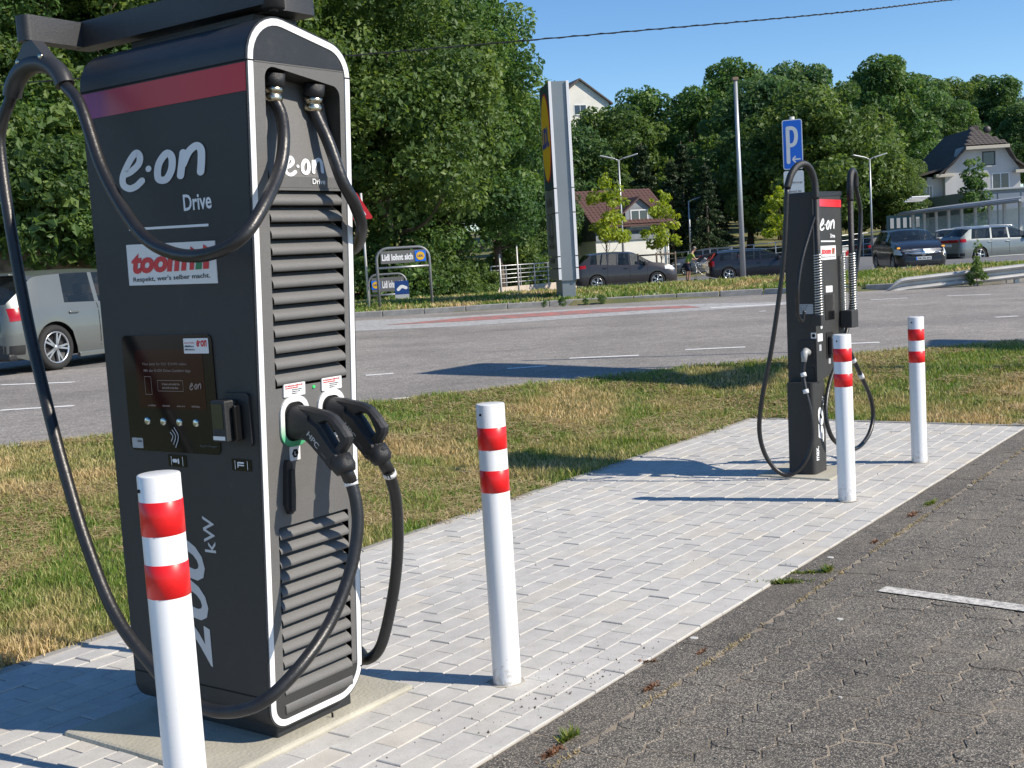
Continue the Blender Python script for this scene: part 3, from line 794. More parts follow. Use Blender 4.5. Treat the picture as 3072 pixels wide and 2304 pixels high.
text('lettering', 'Drive', lambda u, v: fi_(u, v, .0035), .262, .318, 1.768, 1.785, WHT, ch, bold=.015)
# louvre slats
def slat(z1, h, x0, x1):
    prof = [(-.030, 0.004), (-.020, -.0025), (-.010, -.010), (-.001, -.019), (.0030, -.027), (.0035, -h+.011), (-.004, -h+.009)]
    mb = MB(); vs = []
    for u in (x0+.003, x1-.003): 
        for d, dz in prof: vs.append(fn_(u - (0.010 if u > .3 else 0)*(max(0, d*-30)), z1+dz, d))
    n = len(prof); mb.add(vs, [(i, i+1, n+i+1, n+i) for i in range(n-1)], 0, True)
    mb.build('louvre_slat', ANTH2, ch, recalc=False)
for k in range(12): slat(1.744 - .0503*k, .0503, .074, .392)
for k in range(12): slat(.700 - .0462*k, .0462, .066, .384)
slat(.1456, .062, .066, .384)
mb = MB(); mb.add([fn_(.07, .12, -.034), fn_(.395, .12, -.034), fn_(.395, 1.75, -.034), fn_(.07, 1.75, -.034)], [(0,1,2,3)]); mb.build('louvre_backing', BLK, ch)
# sockets
def ringmat():
    m, n, l, b = new_mat('socket_ring_led'); tc = n.new('ShaderNodeTexCoord').outputs['Object']; sp = n.new('ShaderNodeSeparateXYZ'); l.new(tc, sp.inputs[0])
    f = mrange(n, l, sp.outputs[2], 0.955, 1.035); r = ramp(n, [(0, (0.05, 0.35, 0.15)), (.35, (.12, .45, .25)), (1, (.72, .73, .72))]); l.new(f, r.inputs[0])
    l.new(r.outputs[0], b.inputs['Base Color']); b.inputs['Roughness'].default_value = .35
    return m
RING = ringmat()
for i, (x0, x1) in enumerate(((.086, .211), (.252, .376))):
    o_, i_ = rrect(x0, x1, .953, 1.113, .052, 7), rrect(x0+.017, x1-.017, .970, 1.094, .036, 7)
    mb = MB(); mb.prism(o_, fn_, -.001, .005, 0, True, [list(reversed(i_))]); mb.build('socket_ring', RING if i == 0 else TRIM, ch)
    mb = MB(); mb.prism(i_, fn_, -.001, .0015); mb.build('socket_well', BLK, ch)
for (x0, x1) in ((.104, .197), (.272, .364)):
    mb = MB(); mb.prism(rrect(x0, x1, 1.112, 1.153, .003, 2), fn_, -.001, .0035); st = mb.build('sticker', STK, ch)
    f = lambda u, v: fn_(u, v, .0042)
    mb = MB(); fine_print(mb, f, x0+.006, x1-.008, 1.1435, 1.1485, 3); fine_print(mb, f, x0+.006, x1-.03, 1.137, 1.1415, 4)
    tag(mb.build('red_lettering', REDT, st, recalc=False), kind='stuff')
    mb = MB()
    for q in range(3): fine_print(mb, f, x0+.034, x1-.012-.01*q, 1.131-.006*q, 1.1345-.006*q, 7+q)
    tag(mb.build('lettering', GREYT, st, recalc=False), kind='stuff')
mb = MB(); mb.prism([(.238+.005*math.cos(t*math.pi/6), 1.131+.005*math.sin(t*math.pi/6)) for t in range(12)], fn_, -.001, .003)
mb.build('status_light', mat('green_led', (.02, .35, .08), .4, emit=(.05, .8, .2), estr=.5), ch)
mb = MB(); mb.prism(rrect(.123, .167, .908, .953, .001, 1), fn_, -.001, .003); st = mb.build('sticker', STK, ch)
mb = MB(); hx = [(.145+.014*math.cos(R(60*k)), .9305+.015*math.sin(R(60*k))) for k in range(6)]; mb.prism(hx, fn_, .003, .0036); mb.build('hexagon', BLK, st)
text('lettering', 'L', lambda u, v: fn_(u, v, .0042), .141, .149, .924, .937, WHT, st, bold=.02)
# latch handle below the left socket
mb = MB(); mb.prism(rpoly([(.095, .90), (.089, .775), (.103, .742), (.118, .742), (.122, .86), (.120, .90), (.110, .915), (.100, .915)], .004, 2), fn_, -.002, .016)
mb.prism(rpoly([(.106, .885), (.102, .75), (.119, .75), (.122, .80), (.121, .885)], .004, 2), fn_, .014, .024); mb.build('latch_handle', PLB, ch)
# cable glands
for gx, gy, gz in ((.148, -.085, 2.035), (.318, -.085, 2.015)):
    mb = MB(); Mx = Matrix.Translation((gx, gy, gz)) @ Matrix.Rotation(R(12), 4, 'X')
    mb.lathe([(0, .05), (.024, .05), (.024, .03), (.030, .028), (.030, .014), (.026, .012), (.026, .006), (.031, .004), (.031, -.010), (.027, -.016), (.0, -.016)], 14, 0, Mx)
    g = mb.build('cable_gland', STEEL, ch)
    MB().lathe([(.028, .03), (.034, .034), (.034, .07), (0, .07)], 12, 0, Mx).build('gland_nut', PLB, g)
# ---- wide face
mb = MB(); n_ = lambda u, v: fw_(u, v, .0012)
mb.add([n_(yf(2.118)+.002, 2.118), n_(Wd-.002, 2.118), n_(Wd-.002, 2.036), n_(yf(2.036)+.002, 2.036)], [(0,1,2,3)])
mb.build('colour_stripe', stripe_mat('stripe_gradient', (1, 0.66, -0.14), 1.05), ch)
f2 = lambda u, v: fw_(Wd - u, v, .0014)                     # u measured from the far (left) edge so that text reads normally
def Lw(s): return Wd - s
fl = lambda u, v: fw_(-u, v, .0014)                          # u = -s
eon('lettering', fl, -.492, -.062, 1.785, 1.918, mat('white_print_shade', (.74, .76, .79), .5), ch)
text('lettering', 'Drive', fl, -.190, -.061, 1.706, 1.757, WHT, ch, bold=.02)
mb = MB(); mb.add([fl(-.466, 1.663), fl(-.083, 1.653), fl(-.083, 1.661), fl(-.466, 1.671)], [(0,1,2,3)]); mb.build('rule_line', WHT, ch)
mb = MB(); mb.prism([(.062, 1.478), (.488, 1.486), (.486, 1.618), (.060, 1.608)], fw_, 0, .003); tb = mb.build('shop_sign', STK, ch)
ft = lambda u, v: fw_(-u, v, .0042)
text('red_lettering', 'toom', ft, -.466, -.195, 1.522, 1.588, REDT, tb, shear=.18, bold=.05)
mb = MB(); mb.add([ft(-.185, 1.524), ft(-.165, 1.524), ft(-.150, 1.585), ft(-.172, 1.597)], [(0,1,2,3)]); mb.build('house_logo', REDT, tb, recalc=False)
mb = MB(); mb.add([ft(-.158, 1.524), ft(-.128, 1.524), ft(-.120, 1.570), ft(-.145, 1.570)], [(0,1,2,3)]); mb.build('house_logo', GRNT, tb, recalc=False)
mb = MB(); mb.add([ft(-.122, 1.524), ft(-.096, 1.524), ft(-.084, 1.585), ft(-.112, 1.600)], [(0,1,2,3)]); mb.build('house_logo', REDT, tb, recalc=False)
text('lettering', "Respekt, wer's selber macht.", ft, -.464, -.092, 1.492, 1.512, GREYT, tb, bold=.015)
# display
mb = MB(); mb.prism(rrect(.112, .556, .941, 1.322, .022, 5), fw_, -.001, .004); dp = mb.build('display_panel', GLS, ch)
mb = MB(); mb.prism(rrect(.160, .490, 1.083, 1.275, .002, 1), fw_, .003, .0048); sc = mb.build('screen', mat('dim_screen', (.018, .003, .004), .14, emit=(.12, .010, .010), estr=.02), dp)
fd = lambda u, v: fw_(-u, v, .0056)
DIMT = mat('dim_lettering', (.20, .16, .15), .4, emit=(.3, .25, .22), estr=.05)
mb = MB(); text('', 'Hier jetzt für 0,51 €/kWh laden.', fd, -.455, -.235, 1.222, 1.234, None, mb=mb); text('', 'Mit der E.ON Drive Comfort App.', fd, -.452, -.218, 1.200, 1.212, None, mb=mb, shear=.15, bold=.01)
mb.build('screen_lettering', DIMT, dp, recalc=False)
mb = MB()
for (u0, u1, v0, v1) in ((-.452, -.418, 1.128, 1.188), (-.388, -.262, 1.140, 1.176)):
    for q in ((u0, u1, v0, v0+.0015), (u0, u1, v1-.0015, v1), (u0, u0+.0015, v0, v1), (u1-.0015, u1, v0, v1)): mb.add([fd(q[0], q[2]), fd(q[1], q[2]), fd(q[1], q[3]), fd(q[0], q[3])], [(0,1,2,3)])
fine_print(mb, fd, -.365, -.275, 1.160, 1.167, 21); fine_print(mb, fd, -.365, -.285, 1.148, 1.155, 22)
for k in range(4): fine_print(mb, fd, -.445+.072*k, -.405+.072*k, 1.090, 1.096, 30+k)
tag(mb.build('screen_icons', DIMT, dp, recalc=False), kind='stuff')
eon('screen_logo', fd, -.232, -.172, 1.145, 1.170, DIMT, dp)
for s in (.456, .376, .296, .216):
    mb = MB(); Mx = Matrix.Translation((-.004, s, 1.040)) @ Matrix.Rotation(R(90), 4, 'Y')
    mb.lathe([(0, -.006), (.009, -.006), (.0125, -.004), (.013, 0), (.013, .004)], 16, 0, Mx)
    mb.build('push_button', mat('steel_button', (.62, .66, .60), .22, .9), dp)
ribbon([([(.335-.012*k+.004, .992-.010*k-.004), (.329-.013*k*.5-.006-.004*k, .992+.004), (.335-.006*k, 1.000+.010*k+.004)], .0035, False) for k in range(0)] +
       [([(-.345+.011*k, 1.006+.008*k), (-.334+.014*k, .994), (-.343+.010*k, .978-.010*k)], .004, False) for k in range(3)], fd, 'wireless_icon', LGREY, dp)
text('lettering', 'hypercharger', fd, -.205, -.125, .962, .972, mat('faint_print', (.10, .11, .11), .5), dp, shear=.1)
mb = MB(); mb.prism(rrect(.127, .243, 1.262, 1.310, .002, 1), fw_, .003, .0052); st = mb.build('sticker', STK, dp)
# texts of the sticker are printed on it (same level as the sticker)
fs = lambda u, v: fw_(-u, v, .006)
mb = MB(); eon_m = mb
text('red_lettering', 'e·on', fs, -.181, -.133, 1.283, 1.304, REDT, dp, shear=.2, bold=.03); text('red_lettering', 'Service Hotline', fs, -.238, -.190, 1.293, 1.299, REDT, dp); mb = MB(); fine_print(mb, fs, -.238, -.193, 1.282, 1.288, 9); fine_print(mb, fs, -.238, -.190, 1.272, 1.278, 10); tag(mb.build('lettering', GREYT, dp, recalc=False), kind='stuff')
mb = MB(); mb.prism(rrect(.490, .545, .948, .982, .002, 1), fw_, .003, .0052); mb.build('sticker', LGREY, dp); text('lettering', 'LEGAL', fs, -.517, -.493, .968, .976, GREYT, dp, bold=.03)
# card reader
mb = MB(); mb.prism(rrect(-.040, .078, .975, 1.140, .012, 4), fw_, -.001, .010); cr = mb.build('card_reader', PLB, ch)
MB().box(-.062, -.008, .012, .076, .992, 1.122, bev=.006).build('reader_terminal', PLB, cr)
MB().box(-.040, -.010, -.008, .006, .995, 1.105, bev=.004).build('reader_slot', GLS, cr)
mb = MB(); mb.add([Vector((-.0632, .070, 1.035)), Vector((-.0632, .022, 1.035)), Vector((-.0632, .022, 1.112)), Vector((-.0632, .070, 1.112))], [(0,1,2,3)]); mb.build('reader_screen', mat('lcd', (.05, .055, .03), .2), cr)
mb = MB(); mb.add([Vector((-.0632, .072, 1.000)), Vector((-.0632, .018, 1.000)), Vector((-.0632, .018, 1.012)), Vector((-.0632, .072, 1.012))], [(0,1,2,3)]); mb.build('reader_label', STK, cr)
# little pictogram plates
for s0, s1, z0, z1 in ((.283, .372, .893, .932), (-.020, .068, .895, .932)):
    mb = MB(); mb.prism(rrect(s0, s1, z0, z1, .003, 2), fw_, -.001, .002); pp = mb.build('pictogram_plate', GLS, ch)
    c = -(s0+s1)/2; ff = lambda u, v: fw_(-u, v, .0028)
    st = [([(c-.028, z0+.005), (c-.028, z1-.006)], .0022, False), ([(c+.028, z0+.005), (c+.028, z1-.006)], .0022, False)]
    if s0 > .1: st += [([(c-.016, z0+.020), (c-.004, z0+.020)], .012, False), ([(c+.008, z0+.014), (c+.008, z0+.024)], .008, False)]
    else: st += [([(c-.014, z0+.026), (c+.012, z0+.026)], .005, False), ([(c-.014, z0+.018), (c+.012, z0+.018)], .004, False), ([(c-.014, z0+.012), (c-.014, z0+.026)], .004, False)]
    ribbon(st, ff, 'pictogram', WHT, pp)
# upright power lettering
fv = lambda u, v: fw_(v, u, .0014)                           # u runs upwards, v towards the far edge
text('lettering', '200', fv, .235, .660, .240, .400, mat('silver_print', (.56, .58, .60), .45), ch, shear=.28, bold=.02)
text('lettering', 'kW', fv, .620, .738, .178, .231, mat('silver_print', (.56, .58, .60), .45), ch, bold=.01)
# plinth
pl = MB().box(.055, .40, .025, .60, -.02, .07, bev=.004).build('plinth', DKC, ch)
MB().box(.27, .274, -.012, -.006, -.006, .03).build('plinth_bolt', BLK, ch)
# ---- cable arms on the roof
MB().box(.14, .32, -.04, .55, 2.20, 2.290, bev=.004).build('arm_mount', DKC, ch)
ARM = coat('arm_coat', (.030, .032, .036), .40)
def arm(name, pts, w, z0, z1, rnd_end=True):
    mb = MB(); L = [Vector(p) for p in pts]; poly = []
    left, right = [], []
    for i, p in enumerate(L):
        if i == 0: t = L[1]-L[0]
        elif i == len(L)-1: t = L[-1]-L[-2]
        else: t = (L[i]-L[i-1]).normalized() + (L[i+1]-L[i]).normalized()
        t.normalize(); nn = Vector((-t.y, t.x)); k = 1.0
        if 0 < i < len(L)-1: k = 1/max(.5, nn.dot(Vector((-(L[i]-L[i-1]).normalized().y, (L[i]-L[i-1]).normalized().x))))
        left.append(p + nn*w/2*k); right.append(p - nn*w/2*k)
    poly = [tuple(q) for q in right] + [tuple(q) for q in reversed(left)]
    pr = rpoly(poly, [min(.03, w*.3) if (i in (len(L)-1, len(L))) else .004 for i in range(len(poly))], 5)
    mb.prism(pr, lambda u, v, d: Vector((u, v, d)), z0, z1); o = mb.build(name, ARM, ch); sharpen(o); return o
arm('cable_arm', [(.135, -.13), (.135, .812)], .07, 2.297, 2.383); arm('arm_tip', [(.165, .785), (-.125, .765)], .062, 2.298, 2.380)
arm('cable_arm', [(.26, .10), (.26, -.115)], .165, 2.292, 2.42); arm('arm_tip', [(.26, .1), (.42, .70)], .07, 2.297, 2.383)
MB().cyl((.135, -.13, 2.286), (.135, -.13, 2.40), .035, n=20).build('pivot', ARM, ch)
MB().cyl((.135, -.13, 2.276), (.135, -.13, 2.29), .014, n=12).build('pivot_bolt', PLB, ch)
# ---- cables
def cable(name, pts, r, m=RUB, parent=ch, k=8, n=14):
    return MB().tube(catmull(pts, k), r, n).build(name, m, parent)
def holder(cx, sy, half, ztop, zarc, parent):
    """Y-shaped hanger: triangular web over an arched sleeve in the y-z plane at x=cx, centre y=sy"""
    arch = [Vector((cx, sy + half*math.cos(t), zarc - .11 + .11*math.sin(t)*1.0 + .0)) for t in [R(12 + 156*i/14) for i in range(15)]]
    mb = MB(); mb.tube(arch, .031, 14)
    web = [(sy-.022, ztop), (sy+.022, ztop), (sy+half*.96, zarc-.055), (sy+half*.6, zarc-.01), (sy, zarc), (sy-half*.6, zarc-.01), (sy-half*.96, zarc-.055)]
    mb.prism(rpoly(web, .004, 2), lambda u, v, d: Vector((cx+d, u, v)), -.022, .022)
    o = mb.build('cable_hanger', mat('hanger_plastic', (.028, .029, .032), .42), parent); sharpen(o, 40)
    for s in (-1, 1):
        MB().lathe([(0, -.003), (.008, -.003), (.010, .0), (.010, .004)], 12, 0, Matrix.Translation((cx-.024, sy+s*half*.42, zarc+.012)) @ Matrix.Rotation(R(90), 4, 'Y')).build('hanger_screw', STEEL, o)
    return arch
arch = holder(-.095, .745, .150, 2.296, 2.225, ch)
up = [(.148, -.085, 2.03), (.152, -.110, 1.975), (.115, -.150, 1.89), (.067, -.170, 1.80), (-.065, -.222, 1.683), (-.150, -.215, 1.60), (-.185, -.105, 1.562), (-.175, .06, 1.578), (-.150, .225, 1.648), (-.125, .40, 1.835), (-.105, .515, 2.06), (-.097, .590, 2.130)]
low = [(-.097, .900, 2.130), (-.11, .945, 2.05), (-.12, .955, 1.955), (-.15, .89, 1.69), (-.18, .80, 1.38), (-.22, .68, 1.12), (-.25, .575, .907), (-.28, .45, .68), (-.30, .312, .482), (-.30, .154, .344), (-.30, .017, .266), (-.28, -.12, .243), (-.25, -.25, .28), (-.15, -.30, .35), (-.004, -.30, .446), (.101, -.30, .576), (.150, -.30, .70), (.165, -.288, .79), (.165, -.268, .865)]
cable('charging_cable', up + [tuple(p) for p in arch[-2:0:-3]] + low, .0195)
up2 = [(.318, -.085, 2.01), (.320, -.108, 1.96), (.322, -.14, 1.89), (.335, -.172, 1.775), (.385, -.172, 1.70), (.455, -.13, 1.622), (.545, .0, 1.562), (.60, .18, 1.60), (.60, .40, 1.85), (.52, .62, 2.12), (.50, .75, 2.22), (.52, .90, 2.12), (.60, .98, 1.8), (.66, .90, 1.2), (.66, .65, .55), (.64, .35, .22), (.56, .12, .135), (.49, .02, .142), (.492, -.05, .205), (.492, -.12, .39), (.465, -.18, .565), (.405, -.24, .735), (.345, -.27, .85)]
cable('charging_cable', up2, .0195)
# ---- connectors
ref = [(500,850),(500,720),(545,690),(600,680),(700,692),(900,740),(975,780),(1050,870),(1118,975),(1112,1040),(1075,1105),(1050,1135),(1108,1180),(1105,1232),(1075,1262),(1035,1288),(965,1302),(930,1285),(880,1215),(760,1072),(700,1012),(640,1000),(555,1008),(505,970)]
hol = [(862,848),(905,832),(950,850),(985,905),(1032,1015),(1002,1062),(965,1012),(900,900)]
def to_plane(px, py, t):
    x, y = 700 + px*.31645, 1000 + py*.31645; d = ray(x, y); P0 = O_ + A_*t
    k = (P0 - Vector((0, 0, EYE))).dot(A_) / d.dot(A_); q = Vector((0, 0, EYE)) + d*k - O_
    return q.dot(B_), q.z
prof = [to_plane(x, y, .150) for x, y in ref]; hole = [to_plane(x, y, .150) for x, y in hol]
def connector(t, dy, dz):
    P = [(u+dy, v+dz) for u, v in prof]; Hh = [(u+dy, v+dz) for u, v in hole]
    ar = sum(P[i][0]*P[(i+1) % len(P)][1]-P[(i+1) % len(P)][0]*P[i][1] for i in range(len(P)))
    if ar < 0: P.reverse()
    Hh2 = list(reversed(Hh)) if sum(Hh[i][0]*Hh[(i+1) % 8][1]-Hh[(i+1) % 8][0]*Hh[i][1] for i in range(8)) > 0 else Hh
    P = rpoly(P, .006, 2); mb = MB(); F = lambda u, v, d: Vector((t+d, u, v)); th = .018
    Hr = Hh2
    # bevelled slab: side band plus inset faces
    Pi = inset(P, .008); Hi = inset(Hr, .006)
    for sgn in (-1, 1):
        tris = tessellate_polygon([[Vector((*p, 0)) for p in Pi], [Vector((*p, 0)) for p in Hi]]); flat = Pi + Hi
        mb.add([F(p[0], p[1], sgn*th) for p in flat], [tuple(q) for q in tris])
        for A, B in ((P, Pi), (Hr, Hi)):
            n = len(A); mb.add([F(*p, sgn*(th-.009)) for p in A] + [F(*p, sgn*th) for p in B], [(i, (i+1) % n, n+(i+1) % n, n+i) for i in range(n)], 0, True)
    for A in (P, Hr):
        n = len(A); mb.add([F(*p, -(th-.009)) for p in A] + [F(*p, th-.009) for p in A], [(i, (i+1) % n, n+(i+1) % n, n+i) for i in range(n)], 0, True)
    bar = [to_plane(x, y, .150) for x, y in ((505,850),(545,715),(650,712),(770,800),(850,862),(950,1015),(1040,1135),(1065,1215),(1030,1270),(935,1270),(885,1195),(765,1055),(700,1000),(560,1000))]
    bar = [(u+dy, v+dz) for u, v in bar]; bi = inset(bar, .010) if sum(bar[i][0]*bar[(i+1) % 14][1]-bar[(i+1) % 14][0]*bar[i][1] for i in range(14)) > 0 else inset(bar[::-1], .010); bar = bar if len(bi) and sum(bar[i][0]*bar[(i+1) % 14][1]-bar[(i+1) % 14][0]*bar[i][1] for i in range(14)) > 0 else bar[::-1]
    for sg in (-1, 1):
        mb.add([F(*p, sg*.012) for p in bar] + [F(*p, sg*.0265) for p in bi], [(i, (i+1) % 14, 14+(i+1) % 14, 14+i) for i in range(14)])
        mb.add([F(*p, sg*.0265) for p in bi], [tuple(q_) for q_ in tessellate_polygon([[Vector((*p, 0)) for p in bi]])])
    o = mb.build('charging_plug', PLB, ch); sharpen(o, 35); th = .0265
    # nose in the socket
    c = (-.062+dy, 1.033+dz); mb = MB()
    ro = rrect(t-.041, t+.041, c[1]-.058, c[1]+.052, .035, 6)
    N = len(ro); mb.add([Vector((u, c[0]+.02, v)) for u, v in ro] + [Vector((t+(u-t)*.93, c[0]-.030, c[1]+(v-c[1])*.93)) for u, v in ro] + [Vector((t+(u-t)*.62, c[0]-.085, c[1]-.006+(v-c[1])*.70)) for u, v in ro],
                        [(k*N+i, k*N+(i+1) % N, (k+1)*N+(i+1) % N, (k+1)*N+i) for k in range(2) for i in range(N)] + [tuple(range(2*N, 3*N))], 0, True)
    nz_ = mb.build('plug_nose', PLB, o); sharpen(nz_, 40)
    # lettering on the left cheek, runs down along the body
    p0 = Vector(to_plane(750, 950, .150)) + Vector((dy, dz)); p1 = Vector(to_plane(850, 1085, .150)) + Vector((dy, dz)); e = (p1-p0); ln = e.length; e.normalize(); nn = Vector((e.y, -e.x))
    if nn.y < 0: nn = -nn
    g = lambda u, v: Vector((t-th-.0008, *(p0 + e*u + nn*v)))
    text('lettering', 'HPC', g, 0, ln, 0, .018, LGREY, o, bold=.02)
    q0 = Vector(to_plane(885, 1125, .150)) + Vector((dy, dz)); mb = MB(); gg = lambda u, v: Vector((t-th-.0008, *(q0 + e*u + nn*v)))
    mb.add([gg(0, 0), gg(.026, 0), gg(.026, .008), gg(0, .008)], [(0,1,2,3)]); mb.build('type_plate', GREYT, o)
    # collar and tail
    tl = Vector((t, *(Vector(to_plane(1040, 1235, .150)) + Vector((dy, dz))))); td = Vector((.0, -.028, -.065)).normalized() if t < .2 else Vector((.02, -.02, -.07)).normalized()
    MB().tube([tl + Vector((0, .012, .02)), tl + td*.012, tl + td*.030], [.034, .037, .030], 16).build('plug_collar', PLB, o)
    return o, tl, td
o1, tl1, td1 = connector(.150, 0, 0); o2, tl2, td2 = connector(.318, 0.002, .004)
for tl, end in ((tl1, Vector((.165, -.275, .845))), (tl2, Vector((.352, -.266, .842)))):
    d = (end - tl); MB().tube([tl, tl + d*.5, end], .0212, 14).build('strain_relief', RUB, ch)
for p, q in ((Vector((.1652, -.2715, .852)), Vector((.1650, -.282, .812))), (Vector((.350, -.2675, .846)), Vector((.378, -.254, .792)))):
    d = (q-p).normalized(); MB().tube([p, p + d*.017], .0222, 14).build('cable_tag', STK, ch)
# ------------------------------------------------------------------ slim 50 kW charger
O2 = Vector((1.8876, 7.675, 0))
sc_ = thing('slim_charger', 'slim black 50 kW charging post with arched hoses at the far end of the paving', 'charger', O2, RZ)
sc_.rotation_euler = (0, R(1.2), RZ)
FN = lambda u, v, d: Vector((u, -d, v)); FW = lambda u, v, d: Vector((.085-d, u, v))
X0, X1, YB = .085, .585, .185
stem = MB().prism(rrect(0.012, .228, 0, .185, .03, 4), lambda u, v, d: Vector((u, v, d)), 0.012, .60); o = stem.build('stem', ANTH, sc_); sharpen(o)
mb = MB(); mb.prism([(.085, .588), (.36, .640), (.585, .80), (.585, 1.808), (.085, 1.790)], lambda u, v, d: Vector((u, -d, v)), -.195, .0); o = mb.build('body', ANTH, sc_); sharpen(o)
mb = MB(); mb.prism([(.080, 1.775), (.59, 1.793), (.59, 1.822), (.080, 1.804)], lambda u, v, d: Vector((u, -d, v)), -.18, .004); mb.build('top_cap', DKC, sc_)
fz = lambda u, v: Vector((u, -.0015, v))
mb = MB(); mb.prism([(.118, 1.712), (.575, 1.716), (.575, 1.764), (.118, 1.760)], FN, 0, .004); mb.build('colour_stripe', stripe_mat('stripe_gradient_small', (0, .11, .55), 1.5), sc_)
eon('lettering', fz, .190, .452, 1.558, 1.640, WHT, sc_); text('lettering', 'Drive', fz, .372, .452, 1.515, 1.541, WHT, sc_, bold=.03)
mb = MB(); mb.add([fz(.205, 1.488), fz(.452, 1.488), fz(.452, 1.497), fz(.205, 1.497)], [(0,1,2,3)]); mb.build('rule_line', WHT, sc_)
mb = MB(); mb.prism([(.192, 1.372), (.458, 1.376), (.458, 1.466), (.192, 1.462)], FN, 0, .003); tb = mb.build('shop_sign', STK, sc_)
fz2 = lambda u, v: Vector((u, -.0042, v))
text('red_lettering', 'toom', fz2, .208, .370, 1.410, 1.446, REDT, tb, shear=.15, bold=.05); text('lettering', "Respekt, wer's selber macht.", fz2, .208, .44, 1.386, 1.397, GREYT, tb, bold=.02)
for x, m in ((.385, REDT), (.402, GRNT), (.418, REDT)):
    mb = MB(); mb.add([fz2(x, 1.410), fz2(x+.012, 1.410), fz2(x+.020, 1.447), fz2(x+.006, 1.450)], [(0,1,2,3)]); mb.build('house_logo', m, tb, recalc=False)
mb = MB(); mb.prism(rrect(.268, .385, 1.163, 1.205, .003, 2), FN, 0, .002); mb.build('sticker', STK, sc_)
mb = MB(); mb.prism(rrect(.245, .405, .985, 1.150, .006, 2), FN, 0, .003); mb.build('screen', GLS, sc_)
mb = MB(); mb.prism(rrect(.252, .37, .735, .905, .006, 2), FN, 0, .004); mb.build('socket_recess', BLK, sc_)
MB().box(.27, .33, -.035, -.003, .76, .88, bev=.01).build('charging_plug', PLB, sc_)
mb = MB(); mb.prism(rrect(.105, .19, .856, .905, .003, 2), FN, 0, .002); mb.build('sticker', STK, sc_)
mb = MB(); mb.prism(rrect(.128, .165, .795, .835, .003, 2), FN, 0, .002); mb.build('sticker', LGREY, sc_)
mb = MB(); mb.prism(rrect(.285, .32, .700, .735, .003, 2), FN, 0, .002); mb.build('sticker', LGREY, sc_)
ribbon([([(.160, .955), (.175, .965), (.178, .945), (.163, .940)], .012, True)], fz2, 'wireless_icon', WHT, sc_)
# side face: socket plate, plug, stickers
FS = lambda u, v, d: Vector((.085-d, u, v))
mb = MB(); mb.prism(rrect(.012, .118, .715, .868, .012, 3), FS, 0, .006); mb.build('socket_plate', PLB, sc_)
mb = MB(); mb.prism(rrect(.018, .108, .612, .695, .014, 3), FS, 0, .006); mb.build('socket_plate', PLB, sc_)
mb = MB(); mb.prism(rrect(.014, .116, 1.035, 1.098, .002, 1), FS, 0, .002); pl_ = mb.build('type_plate', LGREY, sc_)
mb = MB()
for k in range(4): fine_print(mb, lambda u, v: FS(-u, v, .003), -.108, -.045 - .008*k, 1.085-.013*k, 1.091-.013*k, 40+k)
tag(mb.build('lettering', GREYT, pl_, recalc=False), kind='stuff')
mb = MB(); mb.prism(rrect(-.0, .034, .878, .915, .002, 1), FS, 0, .002); st = mb.build('sticker', STK, sc_)
mb = MB(); mb.prism([(.017+.012*math.cos(R(60*k)), .8965+.013*math.sin(R(60*k))) for k in range(6)], FS, .002, .003); mb.build('hexagon', BLK, st)
mb = MB(); mb.tube([(.065, .052, .79), (.03, .05, .80), (.005, .05, .79), (-.005, .049, .735)], [.024, .024, .022, .016], 12); pg = mb.build('charging_plug', mat('grey_plug', (.35, .36, .36), .35), sc_)
text('lettering', '50', lambda u, v: Vector((.170-v, -.0012, u)), .205, .435, 0.0, .092, WHT, sc_, shear=.2, bold=.05)
text('lettering', 'max.', lambda u, v: Vector((.080-v, -.0012, u)), .10, .19, 0.0, .045, WHT, sc_, bold=.02)
text('lettering', 'kW', lambda u, v: Vector((.190-v, -.0012, u)), .445, .50, 0.0, .035, WHT, sc_, bold=.02)
# two posts with coiled spring feet and arched hoses
SPR = mat('bright_spring_steel', (.62, .62, .58), .28, .9)
def spring_post(x, y, z0, z1, ztop, arch_pts, name='hose_post'):
    mb = MB(); mb.cyl((x, y, z0), (x, y, ztop), .019, n=14)
    C = catmull([(x, y, ztop-.005)] + arch_pts, 8); mb.tube(C, .022, 14); p = mb.build(name, PLB, sc_)
    turns = 24; pts = [(x + .024*math.cos(t), y + .024*math.sin(t), z0 + (z1-z0)*t/(2*math.pi*turns)) for t in np.linspace(0, 2*math.pi*turns, turns*10)]
    MB().tube(pts, .0055, 5).build('coil_spring', SPR, p); return C
spring_post(.055, -.035, 1.020, 1.412, 1.76, [(.050, -.03, 1.86), (.015, -.02, 1.935), (-.045, -.005, 1.968), (-.11, .015, 1.955), (-.165, .035, 1.90), (-.195, .05, 1.82)])
spring_post(.605, -.055, 1.030, 1.412, 1.76, [(.607, -.055, 1.86), (.635, -.052, 1.93), (.69, -.045, 1.955), (.742, -.040, 1.93), (.765, -.035, 1.85)])
MB().box(.500, .625, -.085, -.005, .92, 1.035, bev=.006).build('post_bracket', ANTH, sc_); MB().box(.02, .09, -.062, .0, .96, 1.03, bev=.006).build('post_bracket', ANTH, sc_)
spring3 = [(.515 + .017*math.cos(t), -.025 + .017*math.sin(t), 1.03 + .38*t/(2*math.pi*24)) for t in np.linspace(0, 2*math.pi*24, 200)]
MB().tube(spring3, .004, 5).build('coil_spring', SPR, sc_)
L1 = [(-.195, .05, 1.83)] + [tuple(loc_on(sc_, px, py, 0, x)) for px, py, x in ((2352, 760, -.20), (2336, 900, -.21), (2312, 1060, -.22), (2287, 1190, -.23), (2278, 1290, -.22), (2296, 1365, -.19), (2335, 1415, -.15), (2375, 1423, -.11), (2415, 1385, -.07), (2436, 1318, -.05), (2432, 1240, -.045), (2418, 1178, -.04), (2409, 1125, -.02))]
